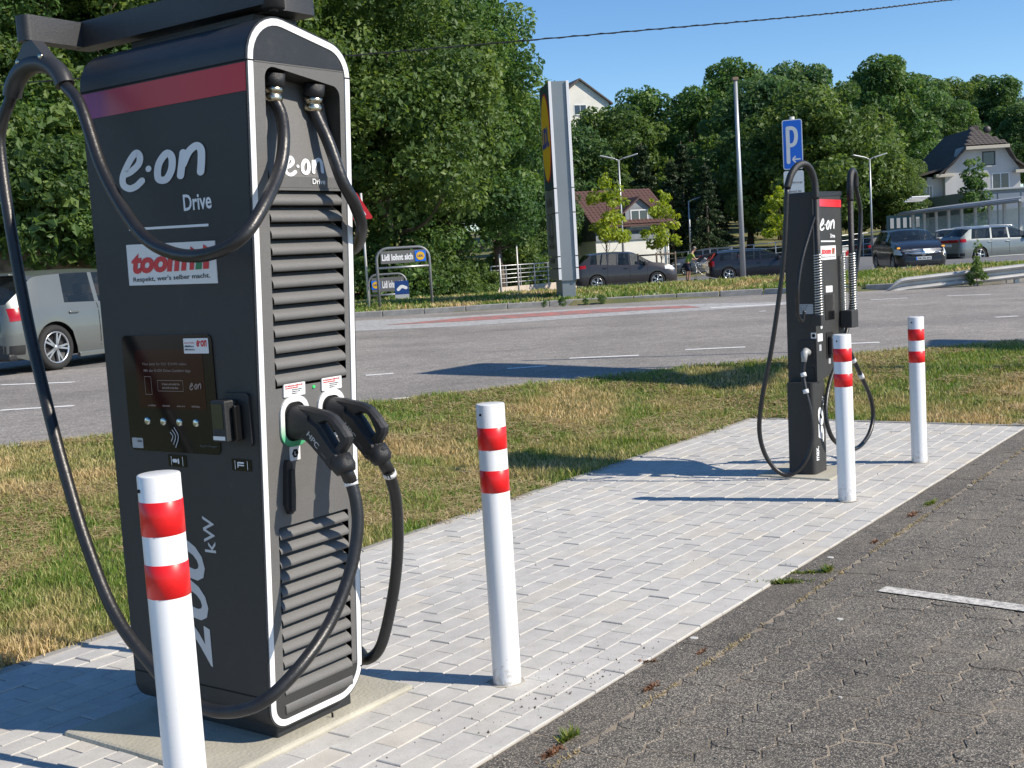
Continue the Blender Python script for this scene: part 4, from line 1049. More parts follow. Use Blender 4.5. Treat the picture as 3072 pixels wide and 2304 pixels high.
MB().tube(catmull(L1 + [(-.004, .049, .745)], 8), .0145, 10).build('charging_cable', RUB, sc_)
L2 = [(.765, -.035, 1.86)] + [tuple(loc_on(sc_, px, py, 1, y)) for px, py, y in ((2581, 631, -.03), (2579, 720, -.03), (2570, 800, -.02), (2556, 900, .0), (2538, 1000, .01), (2505, 1095, .0), (2482, 1180, -.02), (2479, 1260, -.04), (2505, 1324, -.06), (2562, 1347, -.08), (2602, 1312, -.09), (2619, 1255, -.09), (2612, 1195, -.09), (2588, 1138, -.085), (2563, 1085, -.08), (2540, 1040, -.07))]
MB().tube(catmull(L2 + [(.31, -.045, .82)], 8), .0145, 10).build('charging_cable', RUB, sc_)
mb = MB(); mb.tube(catmull([(.050, -.03, 1.66), (.0, -.01, 1.55), (-.09, .01, 1.38), (-.14, .02, 1.22), (-.13, .03, 1.10), (-.10, .04, 1.03), (-.06, .03, 1.0), (-.05, .02, 1.06)], 8), .011, 8); mb.build('support_rope', RUB, sc_)
for (p, q), ax, v in ((((2409, 1118), (2412, 1130)), 0, -.025), (((2416, 1168), (2419, 1180)), 0, -.04), (((2586, 1132), (2580, 1121)), 1, -.084), (((2562, 1084), (2558, 1077)), 1, -.08)):
    MB().tube([loc_on(sc_, *p, ax, v), loc_on(sc_, *q, ax, v)], .0178, 12).build('cable_tag', STK, sc_)

# ------------------------------------------------------------------ bollards
def enamel():
    m, n, l, b = new_mat('white_enamel'); tc = n.new('ShaderNodeTexCoord').outputs['Object']; pos = n.new('ShaderNodeNewGeometry').outputs['Position']
    sp = tex(n, l, 'Noise', 42, pos, Detail=5.0, Roughness=0.75); f1 = mrange(n, l, sp.outputs['Fac'], 0.70, 0.76, 0, .7)
    sep = n.new('ShaderNodeSeparateXYZ'); l.new(tc, sep.inputs[0]); splash = tex(n, l, 'Noise', 60, pos, Detail=6.0, Roughness=0.8)
    hz = mrange(n, l, sep.outputs[2], 0.0, 0.16, 0.17, -0.02); f2 = mrange(n, l, math_(n, l, 'ADD', splash.outputs['Fac'], hz), 0.60, 0.70, 0, .55)
    big = tex(n, l, 'Noise', 2.2, pos, Detail=3.0); f3 = mrange(n, l, big.outputs['Fac'], .35, .7, 0, .10)
    c = mixc(n, l, f3, (0.80, 0.81, 0.82), (0.62, 0.60, 0.55)); c = mixc(n, l, f1, c, (0.40, 0.36, 0.30)); c = mixc(n, l, f2, c, (0.42, 0.37, 0.30))
    l.new(c, b.inputs['Base Color']); b.inputs['Roughness'].default_value = .30; b.inputs['Coat Weight'].default_value = .25; b.inputs['Coat Roughness'].default_value = .08; return m
PAINTW = enamel()
BAND = mat('red_reflective_band', (0.72, 0.010, 0.012), 0.38, var=.08, vscale=30, coat=.12)
def bollard(label, x, y, h, r=.0505, up=0.0):
    t = thing('steel_bollard', label, 'bollard', (x, y, 0), rnd.uniform(-.1, .1), 'red and white steel bollards')
    MB().lathe([(r, -.05), (r, h-.004), (r-.002, h-.001), (r-.006, h), (0, h)], 40).build('post', PAINTW, t)
    for z0 in (.31, .16):
        z = h - z0*min(h, 1) + up; MB().lathe([(r+.0001, z), (r+.0008, z+.0005), (r+.0008, z+.078*h-.0005), (r+.0001, z+.078*h)], 40).build('red_band', BAND, t)
    a = R(225); MB().cyl(((r-.002)*math.cos(a), (r-.002)*math.sin(a), h-.035), ((r+.003)*math.cos(a), (r+.003)*math.sin(a), h-.035), .0045, n=10).build('bolt', BLK, t)
    # rough dark collar of mortar at the foot
    mb = MB(); n = 24; mb.add([((r+.001)*math.cos(2*math.pi*k/n), (r+.001)*math.sin(2*math.pi*k/n), .0035) for k in range(n)] + [((r+.010+.005*rnd.random())*math.cos(2*math.pi*k/n), (r+.010+.005*rnd.random())*math.sin(2*math.pi*k/n), .002) for k in range(n)],
                          [(k, (k+1) % n, n+(k+1) % n, n+k) for k in range(n)]); mb.build('mortar_collar', SAND, t)
    return t
d = ray(342*1.38879, 1022*1.38879); k = 2.86/d.y; bx = d.x*k
bollard('white bollard with two red bands directly in front of the large fast charger', bx, 2.86, EYE + d.z*k, up=.016)
bollard('white bollard with two red bands standing alone in the middle of the pale paving', -.081, 4.235, 1.003)
bollard('white bollard with two red bands in front of the slim 50 kW charging post', 1.885, 6.93, .958)
bollard('white bollard with two red bands at the far right corner of the paving', 2.655, 7.975, .962)
# ------------------------------------------------------------------ vegetation
LEAF = leafy('leaf_green', [(0, (0.040, 0.094, 0.032)), (0.4, (0.074, 0.150, 0.044)), (0.75, (0.125, 0.212, 0.056)), (1, (0.24, 0.33, 0.085))], 0.42)
LEAFD = leafy('leaf_dark', [(0, (0.048, 0.105, 0.042)), (0.5, (0.090, 0.168, 0.060)), (1, (0.20, 0.29, 0.09))], 0.42)
LEAFO = leafy('leaf_olive', [(0, (0.050, 0.098, 0.030)), (0.5, (0.098, 0.165, 0.044)), (1, (0.215, 0.29, 0.078))], 0.42)
LEAFY = leafy('leaf_lime', [(0, (0.14, 0.21, 0.025)), (0.5, (0.27, 0.35, 0.045)), (1, (0.42, 0.48, 0.09))], 0.45)
NEED = leafy('needle_green', [(0, (0.018, 0.038, 0.016)), (0.6, (0.035, 0.062, 0.024)), (1, (0.06, 0.09, 0.035))], 0.2)
BARK = mat('bark', (0.12, 0.095, 0.07), 0.9, bump=0.8, bscale=18, var=0.35, vscale=5)
def leaf_cloud(C, Rc, n, size, flat=0.75, outw=0.55, seed=1):
    """C (k,3) clump centres, Rc (k,) radii -> quads"""
    g = np.random.default_rng(seed); k = len(C)
    idx = g.choice(k, n, p=(Rc**2)/np.sum(Rc**2)); d = g.normal(size=(n, 3)); d /= np.linalg.norm(d, axis=1)[:, None]
    rr = Rc[idx] * (0.62 + 0.42*g.random(n)**0.5); P = C[idx] + d * rr[:, None] * np.array([1, 1, flat])
    nr = d*outw + g.normal(size=(n, 3))*0.45 + np.array([0, 0, .35]); nr /= np.linalg.norm(nr, axis=1)[:, None]
    t = np.cross(nr, g.normal(size=(n, 3))); t /= np.linalg.norm(t, axis=1)[:, None]; b = np.cross(nr, t)
    s = size*(0.45 + 1.15*g.random(n)**1.6)[:, None]
    V = np.empty((n, 4, 3)); V[:, 0] = P - t*s*.6; V[:, 1] = P - b*s*.36 + nr*s*.1; V[:, 2] = P + t*s*.6; V[:, 3] = P + b*s*.36 + nr*s*.1
    cv = g.random(k)*0.55; rv = np.clip(cv[idx] + g.random(n)*0.5 - .05, 0, 1)
    return V, rv
def crown_mesh(name, blobs, nclump, rc, nleaf, size, m, seed, flat=.75):
    """blobs: (cx,cy,cz,rx,ry,rz) ellipsoids; clumps on and in them"""
    g = np.random.default_rng(seed); B = np.array(blobs, float); vol = B[:, 3]*B[:, 4]*B[:, 5]; vol = vol**(2/3)
    ids = g.choice(len(B), nclump, p=vol/vol.sum()); d = g.normal(size=(nclump, 3)); d /= np.linalg.norm(d, axis=1)[:, None]
    rad = (0.45 + 0.55*g.random(nclump)**0.45)
    C = B[ids, :3] + d*B[ids, 3:]*rad[:, None]; Rc = rc*(0.45 + 0.95*g.random(nclump)**1.4)
    V, rv = leaf_cloud(C, Rc, nleaf, size, flat, seed=seed+1)
    n = len(V); return np_mesh(name, V.reshape(-1, 3), np.arange(n*4).reshape(n, 4), m, np.repeat(rv, 4)), C
def trunk_mesh(name, h, r, C, nb, seed, lean=0.0):
    g = random.Random(seed); mb = MB(); pts = [Vector((lean*z*z/h, 0.03*h*math.sin(z*1.3/h*3), z)) for z in [h*i/7 for i in range(8)]]
    mb.tube(pts, [r*(1.35 if i == 0 else 1)*(1-.85*i/7) for i in range(8)], 9)
    for c in g.sample(list(map(tuple, C)), min(nb, len(C))):
        c = Vector(c); z0 = max(h*.18, min(h*.75, c.z*.62)); i = z0/h*7; k = int(i); p = pts[k].lerp(pts[min(k+1, 7)], i-k)
        mid = p.lerp(c, .5) + Vector((g.uniform(-.3, .3), g.uniform(-.3, .3), -.12*(c-p).length)); mb.tube(catmull([p, mid, c], 4), [r*.34*(1-.1*q) for q in range(9)][:9], 5)
    return mb.build(name, BARK, None)
def tree(kind, label, blobs, nclump, rc, nleaf, size, m, seed, h, r, nb=16, cat='tree', flat=.75, lean=0):
    cm, C = crown_mesh('crown', blobs, nclump, rc, nleaf, size, m, seed, flat)
    t = thing(kind, label, cat); link('crown', cm, t); tr = trunk_mesh('trunk', h, r, C, nb, seed, lean); tr.parent = t; return t
def place(t, p, s=1.0, rz=None, sz=None, label=None, group=None, first=False):
    o = t if first else dup(t)
    o.location = p; o.rotation_euler = (0, 0, rz if rz is not None else rnd.uniform(0, 6.28)); o.scale = (s, s, sz or s)
    if label: o['label'] = label
    if group: o['group'] = group
    return o
def conifer(name, h, rb, n, size, seed):
    g = np.random.default_rng(seed); lay = 26; C = []; Rc = []
    for i in range(lay):
        z = h*(0.07 + 0.92*i/lay); rr = rb*(1-(i/lay)**1.15)*(0.8 + .4*g.random()) + .1
        for q in range(max(4, int(9*(1-i/lay)))):
            a = g.random()*6.28
            for f in (.45, .75, 1.0): C.append((math.cos(a)*rr*f, math.sin(a)*rr*f, z - rr*f*.28)); Rc.append(.16+.24*(1-f*.6))
    C = np.array(C); Rc = np.array(Rc)*h/9; V, rv = leaf_cloud(C, Rc, n, size, .5, .3, seed)
    me = np_mesh('crown', V.reshape(-1, 3), np.arange(n*4).reshape(n, 4), NEED, np.repeat(rv, 4))
    t = thing(name, 'dark conical spruce', 'tree'); link('crown', me, t); MB().tube([(0, 0, -.3), (0, 0, h*.5), (0, 0, h)], [h*.018, h*.01, .02], 8).build('trunk', BARK, t); return t
blA = [(0, 0, 8.6, 4.2, 4.2, 5.0), (-1.6, .6, 5.6, 3.4, 3.2, 2.8), (1.9, -.4, 6.2, 3.0, 3.0, 3.2), (.4, .2, 12.2, 2.8, 2.8, 2.6), (0, 0, 3.6, 3.4, 3.2, 1.7)]
TA = tree('maple_tree', 'x', blA, 230, .98, 78000, .165, LEAF, 11, 10.5, .34)
TB = tree('maple_tree', 'x', [(0, 0, 8.2, 4.6, 4.2, 4.2), (2.2, .5, 5.4, 3, 3, 2.5), (-2.4, 0, 6.6, 2.8, 2.8, 3), (-.6, .2, 11.4, 3, 3, 2.6)], 170, 1.05, 52000, .18, LEAFO, 21, 10.0, .32)
TC = tree('deciduous_tree', 'x', [(0, 0, 7.6, 4.0, 4.0, 4.4), (1.6, .4, 10.2, 2.6, 2.6, 2.6), (-1.8, -.3, 5.6, 2.9, 2.9, 2.7)], 110, 1.05, 20000, .28, LEAFD, 31, 9.5, .28, 10)
TD = tree('deciduous_tree', 'x', [(0, 0, 8.0, 3.3, 3.3, 5.2), (1.3, .2, 5.5, 2.7, 2.7, 2.7), (-1.0, .3, 11.6, 2.2, 2.2, 2.2)], 105, .98, 19000, .28, LEAF, 41, 10.5, .26, 10)
TE = tree('deciduous_tree', 'x', [(0, 0, 6.4, 4.7, 4.7, 4.6), (1.2, .4, 8.6, 3.4, 3.4, 3.0), (-1.9, -.3, 4.0, 3.6, 3.4, 2.4)], 140, 1.05, 34000, .25, LEAFO, 51, 8.0, .3, 10)
CN = conifer('spruce_tree', 10, 2.3, 12000, .20, 61)
SAP = tree('young_maple', 'x', [(0, 0, 3.7, 1.15, 1.15, 1.5), (.5, .1, 2.8, .95, .9, .8), (-.6, 0, 2.9, .9, .8, .7), (0, 0, 4.9, .6, .6, .8)], 38, .34, 2300, .17, LEAFY, 71, 4.8, .05, 12)
DKM = tree('young_tree', 'x', [(0, 0, 3.2, .9, .9, 1.5), (-.9, 0, 2.2, .6, .6, 1.0), (.1, 0, 4.9, .6, .6, 1.1), (.9, 0, 2.5, .6, .6, .7)], 60, .38, 4200, .17, LEAF, 73, 4.8, .06, 12)
BU = tree('bush', 'x', [(0, 0, .9, 1.3, 1.2, .9), (.6, .2, 1.5, .8, .8, .7), (-.7, 0, .7, .8, .8, .6)], 50, .40, 5200, .13, LEAFO, 81, 1.6, .05, 6, 'shrub')
WD = tree('tall_weed', 'x', [(0, 0, .22, .24, .22, .20), (.05, 0, .55, .07, .07, .30), (-.12, .02, .45, .06, .06, .22), (.03, 0, .86, .04, .04, .16), (.14, 0, .36, .06, .06, .16)], 46, .065, 1100, .055, LEAFO, 85, .8, .012, 5, 'weed')
BL = tree('bush', 'x', [(0, 0, 1.0, 1.2, 1.1, 1.0), (.5, .2, 1.7, .7, .7, .6)], 44, .38, 5200, .12, LEAF, 91, 1.7, .05, 6, 'shrub')
def gp(x, y, Y):
    p = dat(x, y, Y); return Vector((p.x, p.y, terr(p.x, p.y) - .1))
# big trees, left and centre
place(TA, gp(985, 600, 57), 1.08, 0.5, label='tall maple whose crown fills the middle, right of the large charger, beside the pylon sign', first=True)
place(TB, gp(860, 600, 53), 1.10, 2.0, label='olive green maple behind the price board frames, left neighbour of the tallest maple', first=True)
place(TA, gp(720, 560, 60), 1.25, 3.5, label='tall maple hidden in part by the right edge of the large charger')
place(TB, gp(560, 500, 50), 1.1, 1.2, label='maple behind the top of the large charger')
place(TA, gp(330, 500, 46), 1.05, 4.4, label='maple above the long cable arm of the large charger')
place(TB, gp(140, 500, 42), .95, 0.2, label='maple at the upper left, behind the cable hanger')
place(TA, gp(-60, 500, 40), 1.0, 2.4, label='maple at the far left edge behind the hanging cable')
place(TC, gp(30, 300, 54), 1.0, 1.0, label='dark tree filling the gap behind the maples at the upper left', first=True)
place(TC, gp(460, 300, 62), 1.3, 3.0, label='dark tree far behind the top of the large charger')
place(TD, gp(1080, 560, 68), 1.0, .4, label='dark green tree behind the pylon sign', first=True)
place(TC, gp(1165, 520, 80), .68, 2.2, label='dark tree in shade behind the pylon sign and the brown roofed house')
# ivy and bushes on the bank and by the signs
BUSHL = ['olive bush on the soil bank just right of the hanging cable', 'green bush on the soil bank touching the left edge of the large charger', 'bush overhanging the bank, hidden in part behind the large charger', 'fresh green bush on the bank above the hatchback roof', 'bush on the bank between the cable and the charger', 'wide bush high on the bank beside the hanging cable', 'bush on the bank at the extreme left edge',
 'bush right behind the legs of the large board frame', 'bush behind the right leg of the large board frame', 'bush between the large charger and the small board frame', 'low bush right of the large board frame', 'bush at the foot of the tallest maple', 'low bush beside the beige wall', 'large bush behind the small blue notice sign', 'shaded bush behind the railing', 'shaded bush close behind the pylon sign']
for i, (x, Y, s, k) in enumerate(((15, 37, 1.1, 0), (235, 35.5, 1.0, 1), (262, 37, .9, 0), (190, 36.5, .8, 1), (120, 38, 1.0, 1), (60, 39, 1.2, 0), (-30, 38, 1.4, 0), (820, 50.5, 1.1, 1), (875, 52, 1.15, 1), (790, 52, 1.3, 0), (905, 53.5, .9, 0), (965, 54.5, .95, 0), (1030, 58, .7, 0), (935, 56, 1.2, 0), (1095, 72, 1.3, 0), (1150, 76, 1.5, 0))):
    lab = BUSHL[i]
    src = BL if k else BU
    o = place(src, gp(x, 560, Y), s*1.15, label=lab, group='bushes at the foot of the maples', first=(i == 0 or i == 1))
# trees around the shop car park, nearer row of the wood
NR = [('TE', 1745, 88, 1.08, 'broad round olive tree behind the parking sign, biggest crown on the right'), ('TE', 1850, 93, .95, 'round olive tree to the right of the parking sign, behind a double headed lamp'),
      ('TC', 1620, 95, 1.0, 'dark tree behind the tall bare pole'), ('TD', 1500, 104, .95, 'tall dark green tree between the brown roofed house and the bare pole'),
      ('TE', 1310, 100, 1.12, 'wide olive tree behind the brown roofed house'), ('TD', 1400, 108, 1.0, 'tree rising above the ridge of the brown roofed house'),
      ('TC', 1265, 96, .85, 'dark tree just right of the pylon sign'), ('TD', 1930, 112, 1.1, 'slim dark tree left of the pale house with the hipped gable'),
      ('TC', 1690, 104, 1.1, 'dark tree behind the post of the parking sign'), ('TB', 1905, 92, .62, 'low olive tree left of the pale house')]
DCT = dict(TE=TE, TC=TC, TD=TD, TB=TB); used = set(['TC', 'TD', 'TB'])
for k, x, Y, s, lab in NR:
    place(DCT[k], gp(x, 520, Y), s, label=lab, first=k not in used); used.add(k)
for i, (x, Y, s) in enumerate(((1395, 90, .95), (1455, 88, .80), (1480, 90, .92), (1530, 84, .72), (1548, 90, .6))):
    place(CN, gp(x, 520, Y), s, label=['tall dark spruce above the dormer of the brown roofed house', 'spruce right of the brown roofed house', 'tallest spruce between the house and the bare pole', 'low spreading spruce left of the bare pole', 'small spruce half hidden by the bare pole'][i], group='spruces beside the brown roofed house', first=i == 0)
k = 0
for row, (Y, n, x0, x1) in enumerate(((118, 13, 1180, 2330), (134, 15, 1160, 2400), (152, 16, 1150, 2400), (172, 16, 1180, 2430))):
    for i in range(n):
        x = x0 + (x1-x0)*(i + rnd.uniform(.1, .9))/n; s = rnd.uniform(.74, 1.02)*(1.0 if 1600 < x < 2300 else .95)*(.92 if row == 3 else 1)
        if 1560 < x < 1640 and row == 3: s *= 1.1
        if 2010 < x < 2180 and row < 2: s *= .8
        place((TC, TD, TE, TC)[k % 4 if rnd.random() < .7 else rnd.randrange(4)], gp(x, 500, Y + rnd.uniform(-5, 5)), s, label='leafy tree in the wood covering the far hillside', group='trees of the wood on the far hillside'); k += 1
for x, Y, s, lab in ((1572, 165, 1.5, 'tallest tree on the skyline, standing above the bare pole'), (2100, 160, 1.40, 'large spreading skyline tree above the pale house'), (2040, 165, 1.10, 'skyline tree left of the large spreading tree'), (1700, 168, 1.25, 'rounded skyline tree above the parking sign'), (1400, 165, 1.22, 'skyline tree above the brown roofed house'), (1275, 160, 1.15, 'skyline tree right of the small hilltop house'), (1890, 165, 1.18, 'skyline tree between the two highest crowns on the right')):
    place(TD if x in (1572, 2040) else TE, gp(x, 480, Y), s*.92, label=lab)
# far left wood behind the maples
for i in range(9):
    place(TC if i % 2 else TD, gp(-250 + i*150, 400, 74 + rnd.uniform(-4, 6)), 1.25, label='dark tree of the wood behind the maples on the left', group='dark trees behind the maples')

# ------------------------------------------------------------------ bank of soil behind the silver hatchback
SOIL = mat('bare_soil_rock', (0.22, 0.155, 0.10), 0.95, bump=1.0, bscale=6, var=0.6, vscale=2.6)
def bank_z(x, y):
    t = S((y-33.2)/2.6); return 0.38 + t*2.9 + .38*t*noise.noise(Vector((x*.5, y*1.3, 8))) + .10*noise.noise(Vector((x*7, y*7, 3)))*t + .25*noise.noise(Vector((x*.9, y*.9, 3)))*t + .12*noise.noise(Vector((x*3, y*3, 3)))*t
o = grid_sheet('soil_bank', steps(-34, -10.6, .28), steps(32.9, 37.5, .14), bank_z, SOIL)
for v in o.data.vertices: v.co.y += .3*noise.noise(Vector((v.co.x*.7, v.co.z*.9, 9)))

for i, (x, y_, Y, s, lab) in enumerate(((-20, 470, 34.6, .8, 'ivy clump low on the soil bank at the left edge'), (70, 440, 35.0, 1.0, 'ivy clump on the bank crest behind the hanging cable'), (130, 455, 34.8, .9, 'ivy clump on the bank crest right of the cable'), (180, 430, 34.6, 1.1, 'large ivy clump spilling down the bank beside the large charger'), (205, 500, 34.0, .7, 'low ivy clump on the bank beside the large charger'), (40, 400, 36, 1.3, 'leafy shrub above the bank behind the hanging cable'))):
    place(BU if i % 2 else BL, dat(x, y_, Y) - Vector((0, 0, .9)), s, label=lab, group='ivy clumps on the soil bank')

for i in range(14):
    p = Vector((-7.5 - 1.1*i, 35.5 + (i*7 % 5)*1.1, 0)); p.z = terr(p.x, p.y) - .15
    place(BU, p, 1.5 + .25*(i % 3), label='undergrowth bush on the slope below the maples', group='undergrowth on the slope below the maples')

# ------------------------------------------------------------------ street furniture
POLE = mat('galvanised_pole', (0.42, 0.44, 0.46), 0.42, 0.55, var=.08, vscale=2); POLEW = mat('pale_pole', (0.55, 0.55, 0.54), 0.5, .2)
def lamp2(label, p, h, heads=2, rz=0.0, grp=None):
    t = thing('street_lamp', label, 'lamp post', p, rz, grp); MB().tube([(0, 0, -.1), (0, 0, h*.5), (0, 0, h)], [.075, .06, .045], 10).build('post', POLE, t)
    for s in ((-1, 1) if heads == 2 else (1,)):
        Mx = Matrix.Translation((s*.62, 0, h+.16)) @ Matrix.Rotation(-s*R(14), 4, 'Y'); MB().tube([(0, 0, h-.04), (s*.25, 0, h+.07)], .03, 8).build('arm', POLE, t)
        MB().box(-.42, .42, -.13, .13, -.035, .035, 0, Mx, .03).build('lamp_head', POLE, t)
    return t
def top_h(p, x, y): return dat(x, y, p.y).z - p.z
p = gp(1347, 560, 66); lamp2('double headed lamp post in front of the brown roofed house', p, top_h(p, 1340, 345), 2, .1)
p = gp(1885, 560, 72); lamp2('double headed lamp post right of the slim charger', p, top_h(p, 1878, 343), 2, .1)
p = gp(1493, 560, 84); lamp2('short single headed lamp post near the open tailgate', p, top_h(p, 1491, 434), 1, .1)
p = gp(1606, 605, 49); h = top_h(p, 1595, 172)
t = thing('tall_pole', 'tall bare steel pole with a small box at its top', 'pole', p); MB().tube([(0, 0, -.1), (0, 0, h)], [.115, .075], 14).build('post', POLE, t); MB().box(-.12, .10, -.1, .1, h-.02, h+.10, bev=.01).build('top_box', mat('brown_box', (.25, .17, .12), .6), t)
# parking sign
BLUE = mat('sign_blue', (0.004, 0.15, 0.72), 0.35); SWHT = mat('sign_white', (0.78, 0.79, 0.80), 0.4)
SG = thing('parking_sign', 'blue P parking sign with an arrow above a white notice, behind the slim charger', 'sign', (0, 0, 0))
YS = 13.2; c0 = dat(1712, 310, YS); sc = YS/ (3673/1.38879); up_ = (c0.x, YS)
SG.location = (c0.x, YS, .3); SG.rotation_euler = (0, 0, R(-16)); z_of = lambda y: dat(1712, y, YS).z - .3
fsn = lambda u, v, d: Vector((u, -d, v)); zt, zb_ = z_of(258), z_of(366)
W2 = .118
MB().cyl((0, .03, -.4), (0, .03, zt+.03), .028, n=10).build('post', POLEW, SG)
Wp = (zt-zb_)*0.40/2
mb = MB(); mb.prism(rrect(-Wp, Wp, zb_, zt, .025, 4), fsn, 0, .004); mb.build('sign_plate', SWHT, SG)
mb = MB(); mb.prism(rrect(-Wp+.010, Wp-.010, zb_+.010, zt-.010, .018, 4), fsn, .004, .0055); mb.build('blue_field', BLUE, SG)
H = zt - zb_
q = lambda u, v: Vector((u, -.007, zb_+v))
ribbon([([(-Wp*.45, H*.15), (-Wp*.45, H*.50), (-Wp*.45, H*.83)], H*.075, False), ([(-Wp*.45, H*.83), (0, H*.825), (Wp*.30, H*.77), (Wp*.38, H*.655), (Wp*.26, H*.54), (0, H*.49), (-Wp*.42, H*.485)], H*.075, False)], q, 'letter_p', SWHT, SG)
ribbon([([(Wp*.02, H*.20), (Wp*.70, H*.20)], H*.03, False), ([(Wp*.22, H*.255), (Wp*.0, H*.20), (Wp*.22, H*.145)], H*.03, False)], q, 'arrow', SWHT, SG)
z2, z3_ = z_of(369), z_of(452)
mb = MB(); mb.prism(rrect(-Wp, Wp, z3_, z2, .02, 3), fsn, 0, .004); np_ = mb.build('notice_plate', SWHT, SG)
text('lettering', 'Elektrofahrzeuge', lambda u, v: Vector((u, -.0052, v)), -Wp*.85, Wp*.85, z2-H*.27, z2-H*.21, GREYT, np_, bold=.01)
text('lettering', 'während des', lambda u, v: Vector((u, -.0052, v)), -Wp*.7, Wp*.7, z2-H*.44, z2-H*.385, GREYT, np_, bold=.01)
text('lettering', 'Ladevorgangs', lambda u, v: Vector((u, -.0052, v)), -Wp*.75, Wp*.75, z2-H*.62, z2-H*.555, GREYT, np_, bold=.01)
# warning triangle just right of the large charger
YT = 27.0; c0 = dat(784, 445, YT); TG = thing('warning_sign', 'red bordered triangular warning sign peeping out beside the large charger', 'sign', (dat(772, 660, 31).x, 31, .35))
TG.location = dat(797, 665, 31); k = lambda y: dat(786, y, 31).z - TG.location.z
s3 = .62; zc_ = k(443)
MB().cyl((.0, .03, -.2), (0, .03, zc_+.3), .03, n=8).build('post', POLEW, TG)
mb = MB(); T = [(-.52, zc_-.35), (.28, zc_-.35), (-.12, zc_+.36)]; mb.prism(rpoly(T, .04, 4), fsn, 0.02, .03); mb.build('red_border', mat('sign_red', (.62, .02, .03), .4), TG)
mb = MB(); mb.prism(rpoly(inset(T, .10), .01, 3), fsn, .03, .034); mb.build('white_field', SWHT, TG)
# pylon sign
PY = dgr(1221, 643); print('pylon Y', PY); PYL = thing('pylon_sign', 'tall grey pylon sign with the yellow round supermarket logo at its top', 'sign', PY, math.atan2(PY.y, PY.x) + R(9))
hh = top_h(PY, 1207, 184); PG = mat('pylon_grey', (.22, .25, .27), .45, .3, var=.05, vscale=1); PW_ = mat('pylon_white_edge', (.72, .73, .75), .4); PD = mat('pylon_panel', (.13, .13, .125), .4)
PN = mat('navy_panel', (.006, .035, .055), .35); YEL = mat('logo_yellow', (.72, .42, .01), .4); LRED = mat('logo_red', (.55, .03, .03), .4)
# local: x along broad faces, y across thickness
PT = 43/2645*PY.y/2; PWD = 2.0*PY.y/41
ztop_ = hh; z0_ = dat(1221, 605, PY.y).z - PY.z
MB().box(-PWD/2+.06, PWD/2-.45, -PT*.66, PT*.66, -.2, z0_, bev=.005).build('foot', PG, PYL)
MB().box(-PWD/2+.02, PWD/2-.02, -PT+.07, PT-.07, z0_, ztop_).build('core', PG, PYL)
seg = [dat(1221, y, PY.y).z - PY.z for y in (184, 412, 462, 552, 600-0, 605)]
zs = [ztop_, dat(1212, 411, PY.y).z-PY.z, dat(1213, 463, PY.y).z-PY.z, dat(1217, 555, PY.y).z-PY.z, dat(1218, 582+0, PY.y).z-PY.z, z0_]
zs[4] = (zs[3]+zs[5])/2
for s in (-1, 1):
    for i in range(5):
        y0, y1 = sorted((s*(PT-.07), s*PT)); MB().box(-PWD/2, PWD/2, y0, y1, zs[i+1]+.025, zs[i]-.0, bev=.01).build('sign_panel', PN if i == 0 else PD, PYL)
        for e in (-1, 1):
            xa, xb = sorted((e*(PWD/2-.0), e*(PWD/2+.02))); MB().box(xa, xb, y0-.01*0, y1+.0, zs[i+1]+.025, zs[i]-.0, bev=.004).build('edge_strip', PW_, PYL)
    f = lambda u, v, d: Vector((u*(-s), s*(PT+d), v)); zc = (zs[0]+zs[1])/2; rr = min(PWD/2*.94, (zs[0]-zs[1])/2*.86)
    ell = lambda a, b_: [(a*math.cos(2*math.pi*k/40), zc + b_*math.sin(2*math.pi*k/40)) for k in range(40)]
    rz_ = (zs[0]-zs[1])/2*.84; rx_ = PWD/2*.93
    mb = MB(); mb.prism(ell(rx_, rz_), f, 0, .012); mb.build('logo_ring', LRED, PYL); mb = MB(); mb.prism(ell(rx_*.93, rz_*.96), f, .012, .02); mb.build('logo_disc', YEL, PYL)
    text('logo_lettering', 'LIDL', lambda u, v: f(u, v, .024), -rx_*.78, rx_*.78, zc-rz_*.22, zc+rz_*.24, mat('logo_blue', (.005, .03, .25), .4), PYL, bold=.05)
    mb = MB()
    gpr = lambda u, v: f(u, v, .004); fine_print(mb, gpr, -.5, .5, (zs[1]+zs[2])/2-.1, (zs[1]+zs[2])/2+.12, 51); fine_print(mb, gpr, -.45, .45, zs[3]+.45, zs[3]+.58, 52); fine_print(mb, gpr, -.45, .45, zs[3]+.22, zs[3]+.35, 53); fine_print(mb, gpr, -.4, .4, (zs[3]+zs[4])/2, (zs[3]+zs[4])/2+.14, 54)
    tag(mb.build('lettering', mat('panel_print', (.05, .05, .05), .5), PYL, recalc=False), kind='stuff'); zo = zs[3] + (zs[2]-zs[3])*.66; mb = MB(); mb.prism([(.30*math.cos(k*.3142), zo+.36*math.sin(k*.3142)) for k in range(20)], f, 0, .004, 0, True, [[(.20*math.cos(-k*.3142), zo+.26*math.sin(-k*.3142)) for k in range(20)]]); mb.build('emblem', MATS['panel_print'], PYL)
FRG = mat('grey_tube', (.20, .21, .22), .5, .3)
